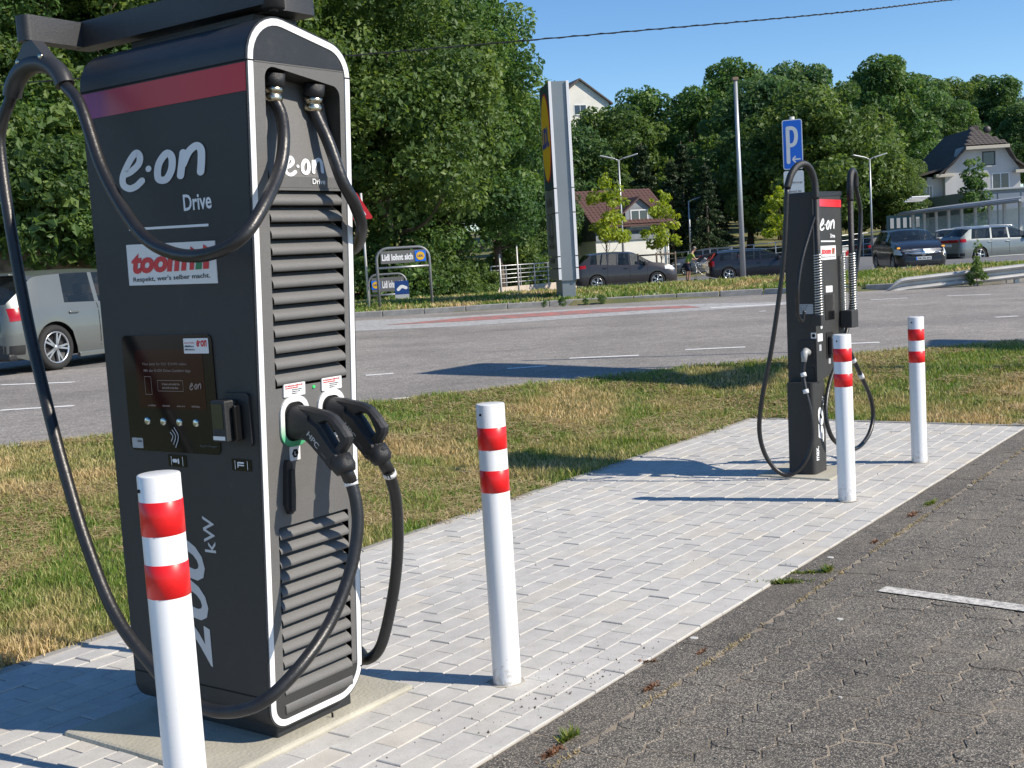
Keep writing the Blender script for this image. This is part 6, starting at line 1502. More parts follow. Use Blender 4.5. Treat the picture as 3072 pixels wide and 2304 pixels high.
# ------------------------------------------------------------------ houses
PLAST = mat('white_render', (.70, .685, .63), .9, var=.08, vscale=.8, bump=.2, bscale=30); PLASG = mat('grey_white_render', (.50, .49, .47), .9, var=.12, vscale=.6)
SLATE = mat('slate_cladding', (.085, .095, .105), .7, var=.25, vscale=3, bump=.3, bscale=20); SLATL = mat('light_slate', (.20, .22, .24), .7, var=.2, vscale=4)
TILEB = mat('brown_roof_tile', (.098, .050, .042), .75, var=.25, vscale=3); TILED = mat('dark_roof_tile', (.085, .070, .062), .75, var=.25, vscale=3)
WGL = mat('window_glass', (.03, .04, .05), .08, spec=.8); FRM = mat('white_frame', (.7, .7, .7), .5); WOODT = mat('cream_trim', (.55, .50, .40), .7)
def roof_tiles(parent, P, Ux, Vx, poly, tw, th_, m, lift=.03):
    """tiles over a planar polygon: P origin, Ux along the eaves, Vx up the slope (unit vectors); poly in (u,v)"""
    N_ = Ux.cross(Vx).normalized(); N_ = N_ if N_.z > 0 else -N_
    def inside(u, v):
        c = False; n = len(poly)
        for i in range(n):
            (x0, y0), (x1, y1) = poly[i-1], poly[i]
            if (y0 > v) != (y1 > v) and u < (x1-x0)*(v-y0)/(y1-y0)+x0: c = not c
        return c
    mb = MB(); k = 5; vs = []
    for j in (0, 1):
        for i in range(k): a = math.pi*i/(k-1); vs.append(Ux*(tw*(i/(k-1))) + Vx*(j*th_*1.06) + N_*(math.sin(a)*.035 + (.022 if j == 0 else .0)))
    mb.add(vs + [v - N_*.03 for v in vs[:k]], [(i, i+1, k+i+1, k+i) for i in range(k-1)] + [(i, i+1, 2*k+i+1, 2*k+i) for i in range(k-1)], 0, False)
    base = mb.build('roof_tile', m, parent, recalc=False); me = base.data; first = True
    u0, u1, v0, v1 = min(p[0] for p in poly), max(p[0] for p in poly), min(p[1] for p in poly), max(p[1] for p in poly)
    cells = []; v = v0
    while v < v1:
        u = u0
        while u < u1:
            if inside(u+tw/2, v+th_/2): cells.append((u, v))
            u += tw
        v += th_
    for u, v in cells[:300]:
        o = base if first else base.copy()
        if not first: COL.objects.link(o)
        o.location = P + Ux*u + Vx*v + N_*(lift + rnd.uniform(-.004, .004)); first = False
    return len(cells)
def window(parent, f, u0, u1, v0, v1, dark=False):
    mb = MB(); mb.prism([(u0, v0), (u1, v0), (u1, v1), (u0, v1)], f, -.02, .03, 0, True, [[(u0+.07, v0+.07), (u0+.07, v1-.07), (u1-.07, v1-.07), (u1-.07, v0+.07)]]); w = mb.build('window', CBK if dark else FRM, parent)
    mb = MB(); mb.prism([(u0+.06, v0+.06), (u1-.06, v0+.06), (u1-.06, v1-.06), (u0+.06, v1-.06)], f, -.01, .01); mb.build('pane', WGL, w)
    if not dark: c = (u0+u1)/2; mb = MB(); mb.prism([(c-.03, v0+.05), (c+.03, v0+.05), (c+.03, v1-.05), (c-.03, v1-.05)], f, .01, .025); mb.build('mullion', FRM, w)
    mb = MB(); mb.prism([(u0-.06, v0-.06), (u1+.06, v0-.06), (u1+.06, v0), (u0-.06, v0)], f, 0, .10); mb.build('sill', FRM, w)
# brown roofed house with slate clad upper floor. local: x along ridge (to the right), y away
YH = 78.0; pl_ = dat(1236, 570, YH); pr_ = dat(1450, 560, YH-2.0)
H1 = thing('small_house', 'house with brown tiled roof, slate clad upper floor and dormer right of the pylon sign', 'house', (pl_.x, YH, terr(pl_.x, YH)-.3)); 
zb0 = H1.location.z; ze = dat(1300, 520, YH).z - zb0; zs_ = dat(1350, 507, YH).z - zb0; zr_ = dat(1330, 405, YH).z - zb0 ; dp_ = 6.4
H1.location.x = dat(1288, 540, YH).x; Lh = 5.1; H1.rotation_euler = (0, 0, R(19))
MB().box(0, Lh, 0, dp_, -1, ze).build('wall', PLAST, H1)
z_e = ze + .0; zup = dat(1340, 500, YH).z - zb0; zeave = dat(1320, 487, YH).z - zb0
mb = MB(); mb.add([(-.04, -.04, ze), (Lh+.04, -.04, ze), (Lh+.04, dp_+.04, ze), (-.04, dp_+.04, ze), (-.04, -.04, zeave), (Lh+.04, -.04, zeave), (Lh+.04, dp_+.04, zeave), (-.04, dp_+.04, zeave), (-.04, dp_/2, zr_-.1), (Lh+.04, dp_/2, zr_-.1)],
                  [(0,1,5,4), (1,2,6,9,5), (2,3,7,6), (3,0,4,8,7), (4,5,9,8), (6,7,8,9)]); mb.build('upper_wall', SLATE, H1)
MB().box(-.02, Lh+.02, -.10, -.04, ze-.05, ze+.35, bev=.01).build('cladding_band', SLATL, H1)
rl = math.hypot(dp_/2+.5, zr_-zeave); Vx = Vector((0, dp_/2+.5, (zr_-zeave)*1.0)).normalized()
for s in (0, 1):
    mb = MB(); y0 = -.5 if s == 0 else dp_+.5; zz0 = zeave - .5*(zr_-zeave)/(dp_/2+.5)*0
    mb.add([(-.35, y0, zz0), (Lh+.35, y0, zz0), (Lh+.35, dp_/2, zr_), (-.35, dp_/2, zr_), (-.35, y0, zz0-.12), (Lh+.35, y0, zz0-.12), (Lh+.35, dp_/2, zr_-.12), (-.35, dp_/2, zr_-.12)], [(0,1,2,3), (4,5,6,7), (0,1,5,4), (1,2,6,5), (2,3,7,6), (3,0,4,7)])
    rf = mb.build('roof', TILEB, H1)
    if s == 0: roof_tiles(rf, Vector((-.35, -.5, zeave)), Vector((1, 0, 0)), Vx, [(0, 0), (Lh+.7, 0), (Lh+.7, rl), (0, rl)], (Lh+.7)/20, rl/14, TILEB)
# dormer
xd = Lh*.60; wd = Lh*.19; zd0, zd1 = dat(1370, 497, YH).z - zb0, dat(1370, 445, YH).z - zb0; zd2 = dat(1370, 424, YH).z - zb0
mb = MB(); mb.add([(xd-wd, -.1, zd0), (xd+wd, -.1, zd0), (xd+wd, -.1, zd1-.2), (xd, -.1, zd2-.1), (xd-wd, -.1, zd1-.2), (xd-wd, 3, zd0), (xd+wd, 3, zd0), (xd+wd, 3, zd1-.2), (xd, 3, zd2-.1), (xd-wd, 3, zd1-.2)], [(0,1,2,3,4), (0,4,9,5), (1,6,7,2)]); dm = mb.build('dormer', SLATL, H1)
for s in (-1, 1):
    mb = MB(); mb.add([(xd+s*(wd+.28), -.3, zd1-.38), (xd, -.3, zd2+.02), (xd, 3, zd2+.02), (xd+s*(wd+.28), 3, zd1-.38), (xd+s*(wd+.28), -.3, zd1-.50), (xd, -.3, zd2-.1), (xd, 3, zd2-.1), (xd+s*(wd+.28), 3, zd1-.50)], [(0,1,2,3), (4,5,6,7), (0,1,5,4), (0,3,7,4)]); mb.build('dormer_roof', TILEB, dm)
fh = lambda u, v, d: Vector((u, -.1-d, v)); window(H1, fh, xd-.62, xd+.62, zd0+.25, zd0+1.3)
window(H1, lambda u, v, d: Vector((u, -d, v)), Lh*.27, Lh*.27+.95, ze-1.9, ze-.75, False); window(H1, lambda u, v, d: Vector((-.05-d, u, v)), 2.2, 3.0, ze+.6, ze+1.6)
MB().cyl((Lh-.1, -.12, -.5), (Lh-.1, -.12, ze), .05, n=8).build('downpipe', GALV, H1)
# pale house with half hipped roof on the right
YG = 92.0; g0, g1 = dat(2080, 450, YG), dat(2212, 440, YG)
H2 = thing('pale_house', 'pale two storey house with dark half hipped roof behind the glass shelter', 'house', (dat(2042, 400, YG).x, YG, terr(30, YG)-1)); zz = lambda y, x=2100: dat(x, y, YG).z - H2.location.z
H2.rotation_euler = (0, 0, R(-2)); GW = (dat(2202, 400, YG).x - dat(2042, 400, YG).x); DPH = 9.0
ze2 = zz(374, 2045); zk = zz(316, 2100); zr2 = zz(272, 2098); cxk = dat(2100, 300, YG).x - H2.location.x
ga = [(0, -1), (GW, -1), (GW, ze2), (GW*.80, zk), (GW*.27, zk), (0, ze2)]
ga = [(0, -1), (GW, -1), (GW, ze2), (GW*.92, ze2+.6), (GW*.80, zk), (GW*.27, zk), (GW*.08, ze2+.7), (0, ze2)]
mb = MB(); mb.prism(ga, lambda u, v, d: Vector((u, d, v)), DPH, 0.0); mb.build('wall', PLASG, H2)
apx = (GW*.53, zr2)
def slab(name, pts, m, par, th_=.14):
    mb = MB(); P = [Vector(p) for p in pts]; n = len(P); mb.add(P + [p - Vector((0, 0, th_)) for p in P], [tuple(range(n)), tuple(range(2*n-1, n-1, -1))] + [(i, (i+1) % n, n+(i+1) % n, n+i) for i in range(n)]); return mb.build(name, m, par)
ridge_y = 2.6
slab('roof', [(-.75, -.5, ze2-.2), (GW*.09, -.5, ze2+.75), (GW*.27, -.5, zk+.02), (apx[0], ridge_y, zr2), (apx[0], DPH, zr2), (-.75, DPH, ze2-.2)], TILED, H2)
slab('roof', [(GW+.6, -.5, ze2-.05), (GW*.92, -.5, ze2+.75), (GW*.81, -.5, zk+.02), (apx[0], ridge_y, zr2), (apx[0], DPH, zr2), (GW+.6, DPH, ze2-.1)], TILED, H2)
hp = slab('roof', [(GW*.25, -.55, zk-.02), (GW*.83, -.55, zk-.02), (apx[0], ridge_y, zr2+.02)], TILED, H2)
Vh = (Vector((apx[0], ridge_y, zr2)) - Vector((apx[0], -.55, zk))); vl = Vh.length; Vh.normalize()
roof_tiles(hp, Vector((GW*.25, -.55, zk)), Vector((1, 0, 0)), Vh, [(0, 0), (GW*.58, 0), (GW*.28, vl)], .34, .36, TILED)
MB().box(GW*.25, GW*.83, -.62, -.50, zk-.28, zk-.04, bev=.02).build('gutter_board', WOODT, H2)
for u0, u1 in ((-.8, .55), (GW-.5, GW+.7)): MB().box(u0, u1, -.5, .1, ze2-.30, ze2-.08, bev=.02).build('eaves_box', WOODT, H2)
fg = lambda u, v, d: Vector((u, -d, v)); window(H2, fg, GW*.50, GW*.50+.95, zk-1.5, zk-.45, True); window(H2, fg, GW*.27, GW*.27+1.15, ze2-1.9, ze2-.5); window(H2, fg, GW*.62, GW*.62+1.3, ze2-1.7, ze2-.2)
# side wall facing left
S2 = MB().box(-2.9, 0.0, .6, 7.2, -1, ze2-.2).build('side_wing', PLASG, H2)
slab('roof', [(-3.3, .1, ze2-.35), (.05, .1, ze2+.45), (.05, 7.6, ze2+.45), (-3.3, 7.6, ze2-.35)], TILED, H2)
for u in (-2.2, -1.0): window(H2, lambda u_, v, d: Vector((u_, .6-d, v)), u-.25, u+.25, ze2-2.2, ze2-.8)
MB().box(apx[0]+.5, apx[0]+1.1, 4.2, 4.9, zr2-.5, zr2+.35, bev=.02).build('chimney', TILED, H2)
mb = MB(); mb.lathe([(.30, .0), (.24, .07), (0, .11)], 16, 0, Matrix.Translation((apx[0]+1.3, 3, zr2-.1)) @ Matrix.Rotation(R(80), 4, 'X')); mb.build('satellite_dish', CBK, H2)
# young trees in front of both houses
place(SAP, gp(1318, 600, 62), .92, 1.0, label='lime green young tree in front of the brown roofed house, left of the lamp post', first=True, sz=1.06)
place(SAP, gp(1432, 590, 60), .78, 2.6, label='smaller lime green young tree in front of the house corner, above the grey blue car', sz=.86)
place(SAP, gp(1690, 590, 64), .8, 4.1, label='lime green young tree behind the top left edge of the slim charger')
place(DKM, gp(2110, 560, 80), 1.0, 1.0, label='dark green young tree standing before the gable of the pale house', first=True)
t = thing('tree_stake', 'wooden frame staking the smaller young tree', 'tree stake', gp(1420, 590, 59.5))
for x in (-.9, 0, .9): MB().cyl((x, 0, -.1), (x, 0, 1.75), .045, n=6).build('stake', BARK, t)
MB().cyl((-.95, 0, 1.65), (.95, 0, 1.65), .04, n=6).build('crossbar', BARK, t)
# little houses high on the hill
def hillhouse(label, x, y, Y, w, h, roofh, m_r, rz=0.0):
    p = dat(x, y, Y); t = thing('hill_house', label, 'house', p, rz); MB().box(-w/2, w/2, 0, w*.8, -6, h).build('wall', PLAST, t)
    mb = MB(); mb.add([(-w/2, 0, h), (w/2, 0, h), (0, 0, h+roofh), (-w/2, w*.8, h), (w/2, w*.8, h), (0, w*.8, h+roofh)], [(0,1,2), (3,5,4)]); mb.build('gable', PLAST, t)
    for s in (-1, 1): slab('roof', [(s*(w/2+.4), -.4, h-.3), (0, -.4, h+roofh+.1), (0, w*.8+.4, h+roofh+.1), (s*(w/2+.4), w*.8+.4, h-.3)], m_r, t, .2)
    window(t, lambda u, v, d: Vector((u, -d, v)), -.8, .8, h-1.6, h-.4); return t
hillhouse('white hilltop house with dark gable beside the top of the pylon sign', 1254, 248, 150, 7.5, 1.6, 2.6, TILED, .3)
hillhouse('white house with grey roof high at the right edge of the wood', 2222, 262, 150, 12, .8, 2.2, SLATL, -.3)
# dark purple beech at the right edge
PURP = leafy('leaf_copper', [(0, (.03, .012, .018)), (1, (.085, .035, .045))], .25)
tr_ = tree('copper_beech', 'dark copper red tree on the skyline at the right edge', [(0, 0, 6, 3.5, 3.5, 4)], 50, 1.2, 6000, .36, PURP, 121, 9, .25, 6); place(tr_, gp(2215, 300, 158), 1.0, 0, first=True)
# grey flat building behind the shelter
p = dat(2172, 470, 84); t = thing('flat_building', 'low grey flat roofed shop building behind the glass shelter at the right edge', 'building', (p.x, 84, terr(p.x, 84)-.5)); hb = dat(2172, 409, 84).z - t.location.z
MB().box(-2.2, 14, 0, 9, -1, hb, bev=.02).build('wall', mat('grey_panel', (.26, .28, .32), .6, var=.05, vscale=.5), t)
for k in range(6): MB().box(-2.1+k*1.6, -.6+k*1.6, -.04, 0, .8, hb-.25, bev=.01).build('facade_panel', mat('blue_grey_panel', (.20, .24, .30), .5), t)
MB().box(-2.35, 14.1, -.15, .1, hb-.02, hb+.12, bev=.02).build('roof_edge', GALV, t)
# glass trolley shelter: long roof beam, posts, panes
a, b = dat(1972, 461, 74), dat(2240, 429, 60); t = thing('glass_shelter', 'long shelter with a metal roof beam, steel posts and glass panes behind the parked cars', 'shelter', (a.x, a.y, 0)); dd = b - a
L = math.hypot(dd.x, dd.y); t.rotation_euler = (0, 0, math.atan2(dd.y, dd.x)); gz = lambda u: terr(a.x+dd.x*u/L, a.y+dd.y*u/L); zt_ = lambda u: a.z + (b.z-a.z)*u/L
mb = MB(); mb.add([(-.1, -.8, zt_(0)-.12), (L, -.8, zt_(L)-.12), (L, -.8, zt_(L)+.10), (-.1, -.8, zt_(0)+.10), (-.1, 1.6, zt_(0)+.12), (L, 1.6, zt_(L)+.12), (L, 1.6, zt_(L)+.32), (-.1, 1.6, zt_(0)+.32)], [(0,1,2,3), (4,5,6,7), (0,1,5,4), (3,2,6,7), (0,3,7,4), (1,2,6,5)]); mb.build('roof', mat('shelter_zinc', (.33, .34, .35), .45, .4), t)
mb = MB(); mb.tube([(-.1, -.86, zt_(0)-.02), (L, -.86, zt_(L)-.02)], .07, 8); mb.build('gutter', POLE, t)
NPn = 10; GLZ = mat('shelter_glass', (.75, .85, .82), .03, alpha=.32, spec=.8)
for k in range(NPn):
    u = L*k/(NPn-1); MB().box(u-.06, u+.06, -.1, .06, gz(u)-.1, zt_(u)-.05, bev=.01).build('post', POLEW, t)
    if k < NPn-1: u2 = L*(k+1)/(NPn-1); mb = MB(); mb.add([(u+.1, -.02, gz(u)+.15), (u2-.1, -.02, gz(u2)+.15), (u2-.1, -.02, zt_(u2)-.35), (u+.1, -.02, zt_(u)-.35), (u+.1, 0, gz(u)+.15), (u2-.1, 0, gz(u2)+.15), (u2-.1, 0, zt_(u2)-.35), (u+.1, 0, zt_(u)-.35)], [(0,1,2,3), (4,5,6,7), (0,1,5,4), (2,3,7,6)]); mb.build('glass_pane', GLZ, t)
for k in range(4): MB().box(-.2+.32*k+1.0, .02+.32*k+1.0, -.6, .5, zt_(2)+.35, zt_(2)+.42, 0, Matrix.Rotation(R(-12), 4, 'Y') @ Matrix.Translation((0, 0, .2)), .01).build('skylight_bar', SWHT, t)
t = thing('banner', 'distant white banner with red lettering behind the slim charger', 'banner', dat(1870, 548, 80)); MB().box(-1.6, 1.6, -.02, .02, -.5, .5).build('cloth', STK, t); mb = MB(); fine_print(mb, lambda u, v: Vector((u, -.03, v)), -1.3, 1.3, -.25, .3, 61); tag(mb.build('red_lettering', REDT, t, recalc=False), kind='stuff')
t = thing('flag_board', 'dark board with pale stripes left of the glass shelter', 'sign', dat(1955, 481, 86)); MB().box(-1.3, 1.3, -.03, .03, -.55, .55).build('board', PN, t)
for k in range(5): MB().box(-1.05+k*.45, -.80+k*.45, -.05, -.03, -.35, .35).build('pale_stripe', LGREY, t)

# ------------------------------------------------------------------ shopper with cart
SKIN = mat('skin', (.42, .24, .17), .55); SHIRT = mat('green_shirt', (.30, .42, .06), .8, bump=.3, bscale=40); SHORT = mat('navy_shorts', (.012, .018, .045), .8); HAIRM = mat('grey_hair', (.22, .20, .18), .8); SHOE = mat('dark_shoes', (.03, .03, .03), .6)
def skin_mesh(name, verts, edges, radii, m, parent, sub=2, root=0):
    me = bpy.data.meshes.new(name); me.from_pydata(verts, edges, []); me.materials.append(m); o = link(name, me, None)
    sm = o.modifiers.new('s', 'SKIN'); sm.use_smooth_shade = True
    for i, v in enumerate(me.skin_vertices[0].data): v.radius = radii[i] if isinstance(radii[i], tuple) else (radii[i], radii[i]); v.use_root = (i == root)
    o.modifiers.new('u', 'SUBSURF').levels = sub; dg = bpy.context.evaluated_depsgraph_get(); nm = bpy.data.meshes.new_from_object(o.evaluated_get(dg))
    bpy.data.objects.remove(o); nm.name = name; nm.materials.clear(); nm.materials.append(m); r = link(name, nm, parent); return r
pp = dgr(1486, 611); PS = thing('person', 'man in a lime green shirt and dark shorts bending over a shopping cart', 'person', (pp.x, pp.y+.0, -.24)); PS.rotation_euler = (0, 0, R(8))
# local: facing +x, leaning forward; z up
V = [(0,0,.93), (.06,0,1.10), (.17,0,1.28), (.26,0,1.42), (.33,0,1.52), (.38,0,1.60), (.43,0,1.68),
     (0,.10,.88), (.03,.11,.50), (-.03,.11,.10), (.10,.12,.04), (0,-.10,.88), (.10,-.11,.50), (.02,-.11,.10), (.15,-.12,.04),
     (.24,.19,1.38), (.34,.24,1.12), (.58,.20,1.08), (.65,.19,1.08), (.24,-.19,1.38), (.36,-.25,1.13), (.60,-.20,1.12), (.67,-.19,1.12)]
Eg = [(0,1),(1,2),(2,3),(3,4),(4,5),(5,6),(0,7),(7,8),(8,9),(9,10),(0,11),(11,12),(12,13),(13,14),(3,15),(15,16),(16,17),(17,18),(3,19),(19,20),(20,21),(21,22)]
Rd = [(.15,.12),(.15,.13),(.17,.12),(.16,.11),.055,.088,.092,.095,.062,.045,.04,.095,.062,.045,.04,.065,.042,.032,.030,.065,.042,.032,.030]
skin_mesh('body', V, Eg, Rd, SKIN, PS)
skin_mesh('shirt', [(0,0,.90), (.06,0,1.10), (.17,0,1.28), (.25,0,1.41), (.23,.17,1.38), (.31,.235,1.20), (.23,-.17,1.38), (.32,-.24,1.20)], [(0,1),(1,2),(2,3),(3,4),(4,5),(3,6),(6,7)], [(.178,.15),(.185,.155),(.19,.14),(.15,.10),.082,.066,.082,.066], SHIRT, PS)
skin_mesh('shorts', [(0,0,.92), (0,.10,.84), (.03,.115,.50), (0,-.10,.84), (.09,-.115,.50)], [(0,1),(1,2),(0,3),(3,4)], [(.165,.14),.125,.095,.125,.095], SHORT, PS)
mb = MB(); mb.lathe([(0, .088), (.05, .078), (.085, .045), (.098, .0), (.09, -.03)], 14, 0, Matrix.Translation((.415, 0, 1.69)) @ Matrix.Rotation(R(-10), 4, 'Y')); mb.build('hair', HAIRM, PS)
mb = MB(); mb.cyl((.50, 0, 1.655), (.535, 0, 1.65), .018, .012, 8)
for s in (-1, 1): mb.box(.405, .435, *sorted((s*.088, s*.102)), 1.63, 1.69, bev=.008)
mb.build('face_features', SKIN, PS); MB().box(.508, .518, -.045, .045, 1.675, 1.685).build('eyes', BLK, PS); MB().box(.500, .512, -.025, .025, 1.615, 1.622).build('mouth', mat('lips', (.25, .08, .07), .6), PS)
for s in (-1, 1):
    z = 1.08 if s > 0 else 1.12; x = .65 if s > 0 else .67; y = s*.19; 
    for q in range(4): L_ = (.07, .08, .075, .06)[q]; skin_mesh('finger', [(x-.01, y-.024+q*.016, z), (x+L_*.55, y-.024+q*.016, z-.005), (x+L_*.9, y-.024+q*.016, z-.03)], [(0,1),(1,2)], [.009,.0085,.008], SKIN, PS, 1)
    skin_mesh('thumb', [(x-.03, y-s*.025, z), (x+.01, y-s*.05, z-.01), (x+.04, y-s*.055, z-.02)], [(0,1),(1,2)], [.011,.010,.009], SKIN, PS, 1)
for s in (-1, 1): x = -.03 if s > 0 else .02; MB().box(x-.08, x+.19, *sorted((s*.06, s*.16)), 0, .09, bev=.035).build('shoe', SHOE, PS)
CT = thing('shopping_cart', 'wire shopping cart between the man and the open tailgate', 'cart', (pp.x+.75, pp.y+.0, -.24)); WIRE = mat('cart_wire', (.5, .5, .5), .35, .8)
mb = MB()
for k in range(7):
    z = .52 + .40*k/6; e = .10*k/6; P = [(-.30-e*.3, -.22-e*.4, z), (.38+e, -.20-e*.3, z), (.38+e, .20+e*.3, z), (-.30-e*.3, .22+e*.4, z)]; mb.tube(P + [P[0]], .008, 5)
for k in range(9):
    u = k/8; mb.tube([(-.30+.68*u, -.22, .52), (-.33+.81*u, -.26, .94)], .007, 4); mb.tube([(-.30+.68*u, .22, .52), (-.33+.81*u, .26, .94)], .007, 4)
bk = mb.build('basket', WIRE, CT); o = bk; tag(o, kind='stuff')
mb = MB()
for s in (-1, 1): mb.tube([(-.42, s*.24, .98), (-.30, s*.23, .60), (-.05, s*.22, .35), (.40, s*.20, .16)], .014, 6); mb.tube([(-.30, s*.23, .60), (-.34, s*.24, .14)], .014, 6)
mb.build('frame', WIRE, CT); MB().cyl((-.42, -.26, .98), (-.42, .26, .98), .018, n=8).build('handle', mat('cart_yellow', (.7, .5, .03), .4), CT)
for x, s in ((-.34, -1), (-.34, 1), (.42, -1), (.42, 1)): MB().cyl((x, s*.21-.015, .065), (x, s*.21+.015, .065), .062, n=14).build('wheel', TYRE, CT)
t = MB().box(.0, .30, -.12, .12, .60, .86, bev=.03).build('grocery_bag', mat('yellow_bag', (.55, .50, .30), .6)); t.location = CT.location; tag(t, 'pale bag of groceries standing in the shopping cart', 'bag')
t = MB().box(-.22, .22, -.13, .13, -.02, .02, bev=.008).build('paper_leaflet', STK); t.location = (pp.x+.92, pp.y, -.24+1.13); t.rotation_euler = (0, R(28), 0); tag(t, 'white package held by the man at the open car boot', 'package')

# ------------------------------------------------------------------ unseen canopies, added off-picture and shaped to cast the two road shadows
def canopy(label, quad, lam, zc=.28):
    P = [Vector((x, y, zc)) + SUN*lam for x, y in quad]; n = len(P); mb = MB(); mb.add(P + [p + Vector((0, 0, .12)) for p in P], [tuple(range(n)), tuple(range(2*n-1, n-1, -1))] + [(i, (i+1) % n, n+(i+1) % n, n+i) for i in range(n)])
    t = thing('shadow_canopy', label, 'canopy', (0, 0, 0)); mb.build('roof', POLEW, t); c = sum((p for p in P), Vector())/n; MB().cyl((c.x, c.y, -.1), (c.x, c.y, c.z), .04, n=10).build('mast', POLE, t); return t
q3, q4 = dpt(1700, 788, .27), dpt(1690, 807, .27)
canopy('flat canopy on a thin mast, added out of view at right to shade the near lane', [(-.95, 13.38), (-.26, 14.24), (.09, 13.93), (1.82, 11.85), (q3.x, q3.y), (q4.x, q4.y), (.95, 11.55)], 8.6)
q5, q6 = dpt(2290, 738, .3), dpt(2290, 752, .3)
canopy('second flat canopy, added out of view farther right to shade the road edge', [(4.40, 12.70), (4.85, 13.75), (q5.x, q5.y), (q6.x, q6.y)], 9.0)

# ------------------------------------------------------------------ small growth, crumbs and litter on the ground
WEED = leafy('weed_leaf', [(0, (.06, .12, .02)), (.6, (.14, .20, .04)), (1, (.32, .30, .08))], .3)
REDW = leafy('red_moss', [(0, (.13, .065, .035)), (1, (.28, .15, .08))], .1)
DRYM = leafy('dry_moss', [(0, (.22, .17, .07)), (1, (.42, .34, .18))], .1)
def tuft(name, label, p, n, rx, h, m, rz=0.0, ry=None):
    g = np.random.default_rng(int(p.x*1000) & 65535); ry = ry or rx; n = int(n); u = g.normal(size=n)*rx*.5; v = g.normal(size=n)*ry*.5; c, s = math.cos(rz), math.sin(rz)
    X, Y = c*u - s*v, s*u + c*v; a = g.uniform(0, 6.28, n); L_ = h*(.4+g.random(n)); V = np.empty((n, 3, 3)); w = .0035 + .002*g.random(n)
    V[:, 0] = np.c_[X-np.sin(a)*w, Y+np.cos(a)*w, np.zeros(n)]; V[:, 1] = np.c_[X+np.sin(a)*w, Y-np.cos(a)*w, np.zeros(n)]; V[:, 2] = np.c_[X+np.cos(a)*L_*.8, Y+np.sin(a)*L_*.8, L_*(.3+.6*g.random(n))]
    me = np_mesh(name, V.reshape(-1, 3), np.arange(n*3).reshape(n, 3), m, np.repeat(g.random(n), 3)); o = link(name, me); o.location = (p.x, p.y, p.z); tag(o, label, 'weeds'); return o
jr = math.pi/2 - HD
for x, y, n, rx, h, m, rz, lab in ((1692, 1258, 200, .09, .022, WEED, -.1, 'low green weeds in the joint beside the pale paving, middle of the edge'), (1752, 1237, 150, .09, .018, WEED, -.1, 'flat green weeds just right of the middle weeds'), (1788, 1233, 90, .035, .035, WEED, jr, 'small upright green tuft in the long joint of the dark paving'),
        (1228, 1594, 140, .045, .035, WEED, jr, 'green tuft near the bottom of the dark paving joint'), (1972, 1112, 120, .07, .014, REDW, jr, 'reddish moss in the joint of the dark paving, upper part'), (1890, 1170, 90, .04, .012, REDW, jr, 'reddish moss speck in the long joint right of the green weeds'),
        (1193, 1626, 170, .055, .013, REDW, jr, 'rusty brown moss lump at the lowest end of the joint'), (1404, 1486, 120, .045, .012, REDW, jr, 'rusty brown moss in the joint below the middle bollard'), (2010, 1088, 110, .07, .022, WEED, jr, 'yellow green weeds on the dark paving in front of the far bollards'),
        (1400, 1429, 60, .04, .010, REDW, -.1, 'thin brown moss streak beside the paving edge, lower part'), (1514, 1410, 60, .035, .010, REDW, jr, 'small brown moss speck in the joint right of the middle bollard')):
    tuft('weed_tuft', lab, dpt(x, y, -.003), n, rx, h, m, rz, rx*.25)
g = np.random.default_rng(5); n = 2600; ua = g.uniform(-.5, 8, n); keep = np.array([noise.noise(Vector((u*2.3, 0, 0))) + .4*noise.noise(Vector((u*9, 0, 0))) > -.05 for u in ua]); ua = ua[keep]; n = len(ua)
vb = PV_B0 - .211 + g.normal(size=n)*.008; a = g.uniform(0, 6.28, n); L_ = .006+.010*g.random(n); X = O_.x + A_.x*ua + B_.x*vb; Y = O_.y + A_.y*ua + B_.y*vb
V = np.empty((n, 3, 3)); V[:, 0] = np.c_[X-np.sin(a)*.003, Y+np.cos(a)*.003, np.full(n, -.006)]; V[:, 1] = np.c_[X+np.sin(a)*.003, Y-np.cos(a)*.003, np.full(n, -.006)]; V[:, 2] = np.c_[X+np.cos(a)*L_, Y+np.sin(a)*L_, L_*.5-.003]
tag(link('joint_moss', np_mesh('joint_moss', V.reshape(-1, 3), np.arange(n*3).reshape(n, 3), DRYM, np.repeat(g.random(n), 3))), 'dry yellow moss filling the joint beside the border slabs', 'moss', kind='stuff')
# crumbs of soil and grit on the pale paving
def crumbs(name, label, N, samp, m, s0, s1):
    mb = MB(); base = [(1,0,-.6),(-.5,.87,-.6),(-.5,-.87,-.6),(.1,.1,.8)]
    for _ in range(N):
        x, y = samp(); s = rnd.uniform(s0, s1)*(rnd.random()**1.5*.8+.5); q = Matrix.Rotation(rnd.uniform(0, 6.28), 3, 'Z'); mb.add([q @ Vector(v)*s*rnd.uniform(.7, 1.2) + Vector((x, y, s*.3)) for v in base], [(0,1,2),(0,1,3),(1,2,3),(2,0,3)])
    o = mb.build(name, m, None, recalc=False); tag(o, label, 'crumbs', kind='stuff')
def samp1():
    r = rnd.random()
    if r < .45: a_, b_ = .9+rnd.gauss(0, .30), -.50+rnd.gauss(0, .09)
    elif r < .75: a_, b_ = rnd.uniform(0, 7), PV_B0+abs(rnd.gauss(0, .35))
    elif r < .88: a_, b_ = rnd.gauss(6.7, .35), rnd.uniform(-.6, .6)
    else: a_, b_ = rnd.uniform(-.3, 7), rnd.uniform(-.6, 1.5)
    return xy(max(-.6, min(a_, 7.1)), max(b_, PV_B0+.01))
crumbs('soil_crumbs', 'small dark crumbs of soil scattered on the pale paving', 300, samp1, mat('soil_crumb', (.08, .06, .045), .95), .002, .0055)
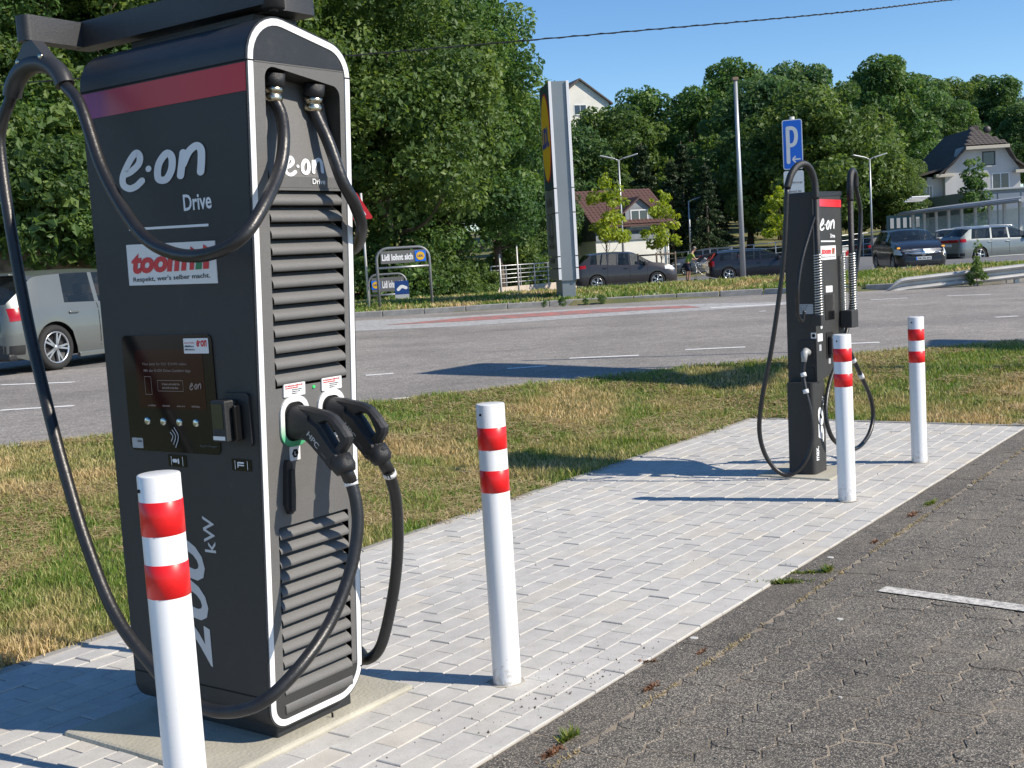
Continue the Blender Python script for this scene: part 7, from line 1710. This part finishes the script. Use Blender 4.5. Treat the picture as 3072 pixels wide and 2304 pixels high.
crumbs('grit', 'fine pale grit lying on the dark paving', 900, lambda: xy(rnd.uniform(-1, 9), PV_B0-.02-abs(rnd.gauss(0, .9))), mat('grit_stone', (.34, .31, .26), .9), .0015, .0045)
for x, y, s, lab in ((1500, 1378, .017, 'flat white chewing gum spot on the dark paving below the middle bollard'), (1794, 1204, .016, 'flat pale chewing gum spot beside the green weeds'), (1815, 1337, .012, 'faint pale gum spot left of the bay line'), (2095, 1048, .016, 'pale spot near the far paving edge'), (1815, 1506, .006, 'tiny white speck low on the dark paving')):
    p = dpt(x, y, -.003); n = 12; mb = MB(); q = [(math.cos(k*.5236)*s*rnd.uniform(.8, 1.1), math.sin(k*.5236)*s*rnd.uniform(.8, 1.1)) for k in range(n)]; mb.prism(q, lambda u, v, d: Vector((u, v, d)), -.002, .0012)
    o = mb.build('chewing_gum', mat('old_gum', (.55, .54, .50), .7)); o.location = p; tag(o, lab, 'gum spot')
# roadside weeds along the far kerb and under the guard rail
p = dat(2112, 620, 26.45); o = place(WD, Vector((p.x, p.y, .30)), 1.0, 1.0, label='bushy weed with a tall thin stem growing through the guard rail', first=True)
for i, x in enumerate((1175, 1215, 1265, 1300)):
    p = dgr(x, 664 - (x-1175)*.06); o = place(BL, Vector((p.x, p.y-.15, .32)), .06+.03*(i % 2), i, label=('small weed at the kerb left of the pylon foot', 'weed at the kerb straight below the pylon foot', 'weed at the kerb just right of the pylon foot', 'weed at the kerb farthest right of the pylon foot')[i], group='kerb weeds below the pylon')
# gravel round the foot of the pylon
def sampg():
    p = dgr(1290, 645)
    while True:
        x, y = p.x + rnd.gauss(-.3, 1.2), p.y + rnd.gauss(-1, 1.6)
        if y > far_y(x) + .25: return x, y
mb = MB(); 
for _ in range(420):
    x, y = sampg(); s = rnd.uniform(.02, .055); q = Matrix.Rotation(rnd.uniform(0, 6.28), 3, 'Z'); z = terr(x, y); mb.add([q @ Vector(v)*s + Vector((x, y, z+.02)) for v in ((1,0,-.6),(-.5,.87,-.5),(-.5,-.87,-.6),(.1,.1,.6))], [(0,1,3),(1,2,3),(2,0,3)])
o = mb.build('gravel', mat('grey_gravel', (.30, .30, .29), .9), None, recalc=False); tag(o, 'grey gravel strewn round the foot of the pylon sign', 'gravel', kind='stuff')
# name template objects never left unused
for n_ in ('x',):
    for o in list(bpy.data.objects):
        if o.get('label') == n_: 
            for c in list(o.children): bpy.data.objects.remove(c)
            bpy.data.objects.remove(o)
print('objects', len(bpy.data.objects))
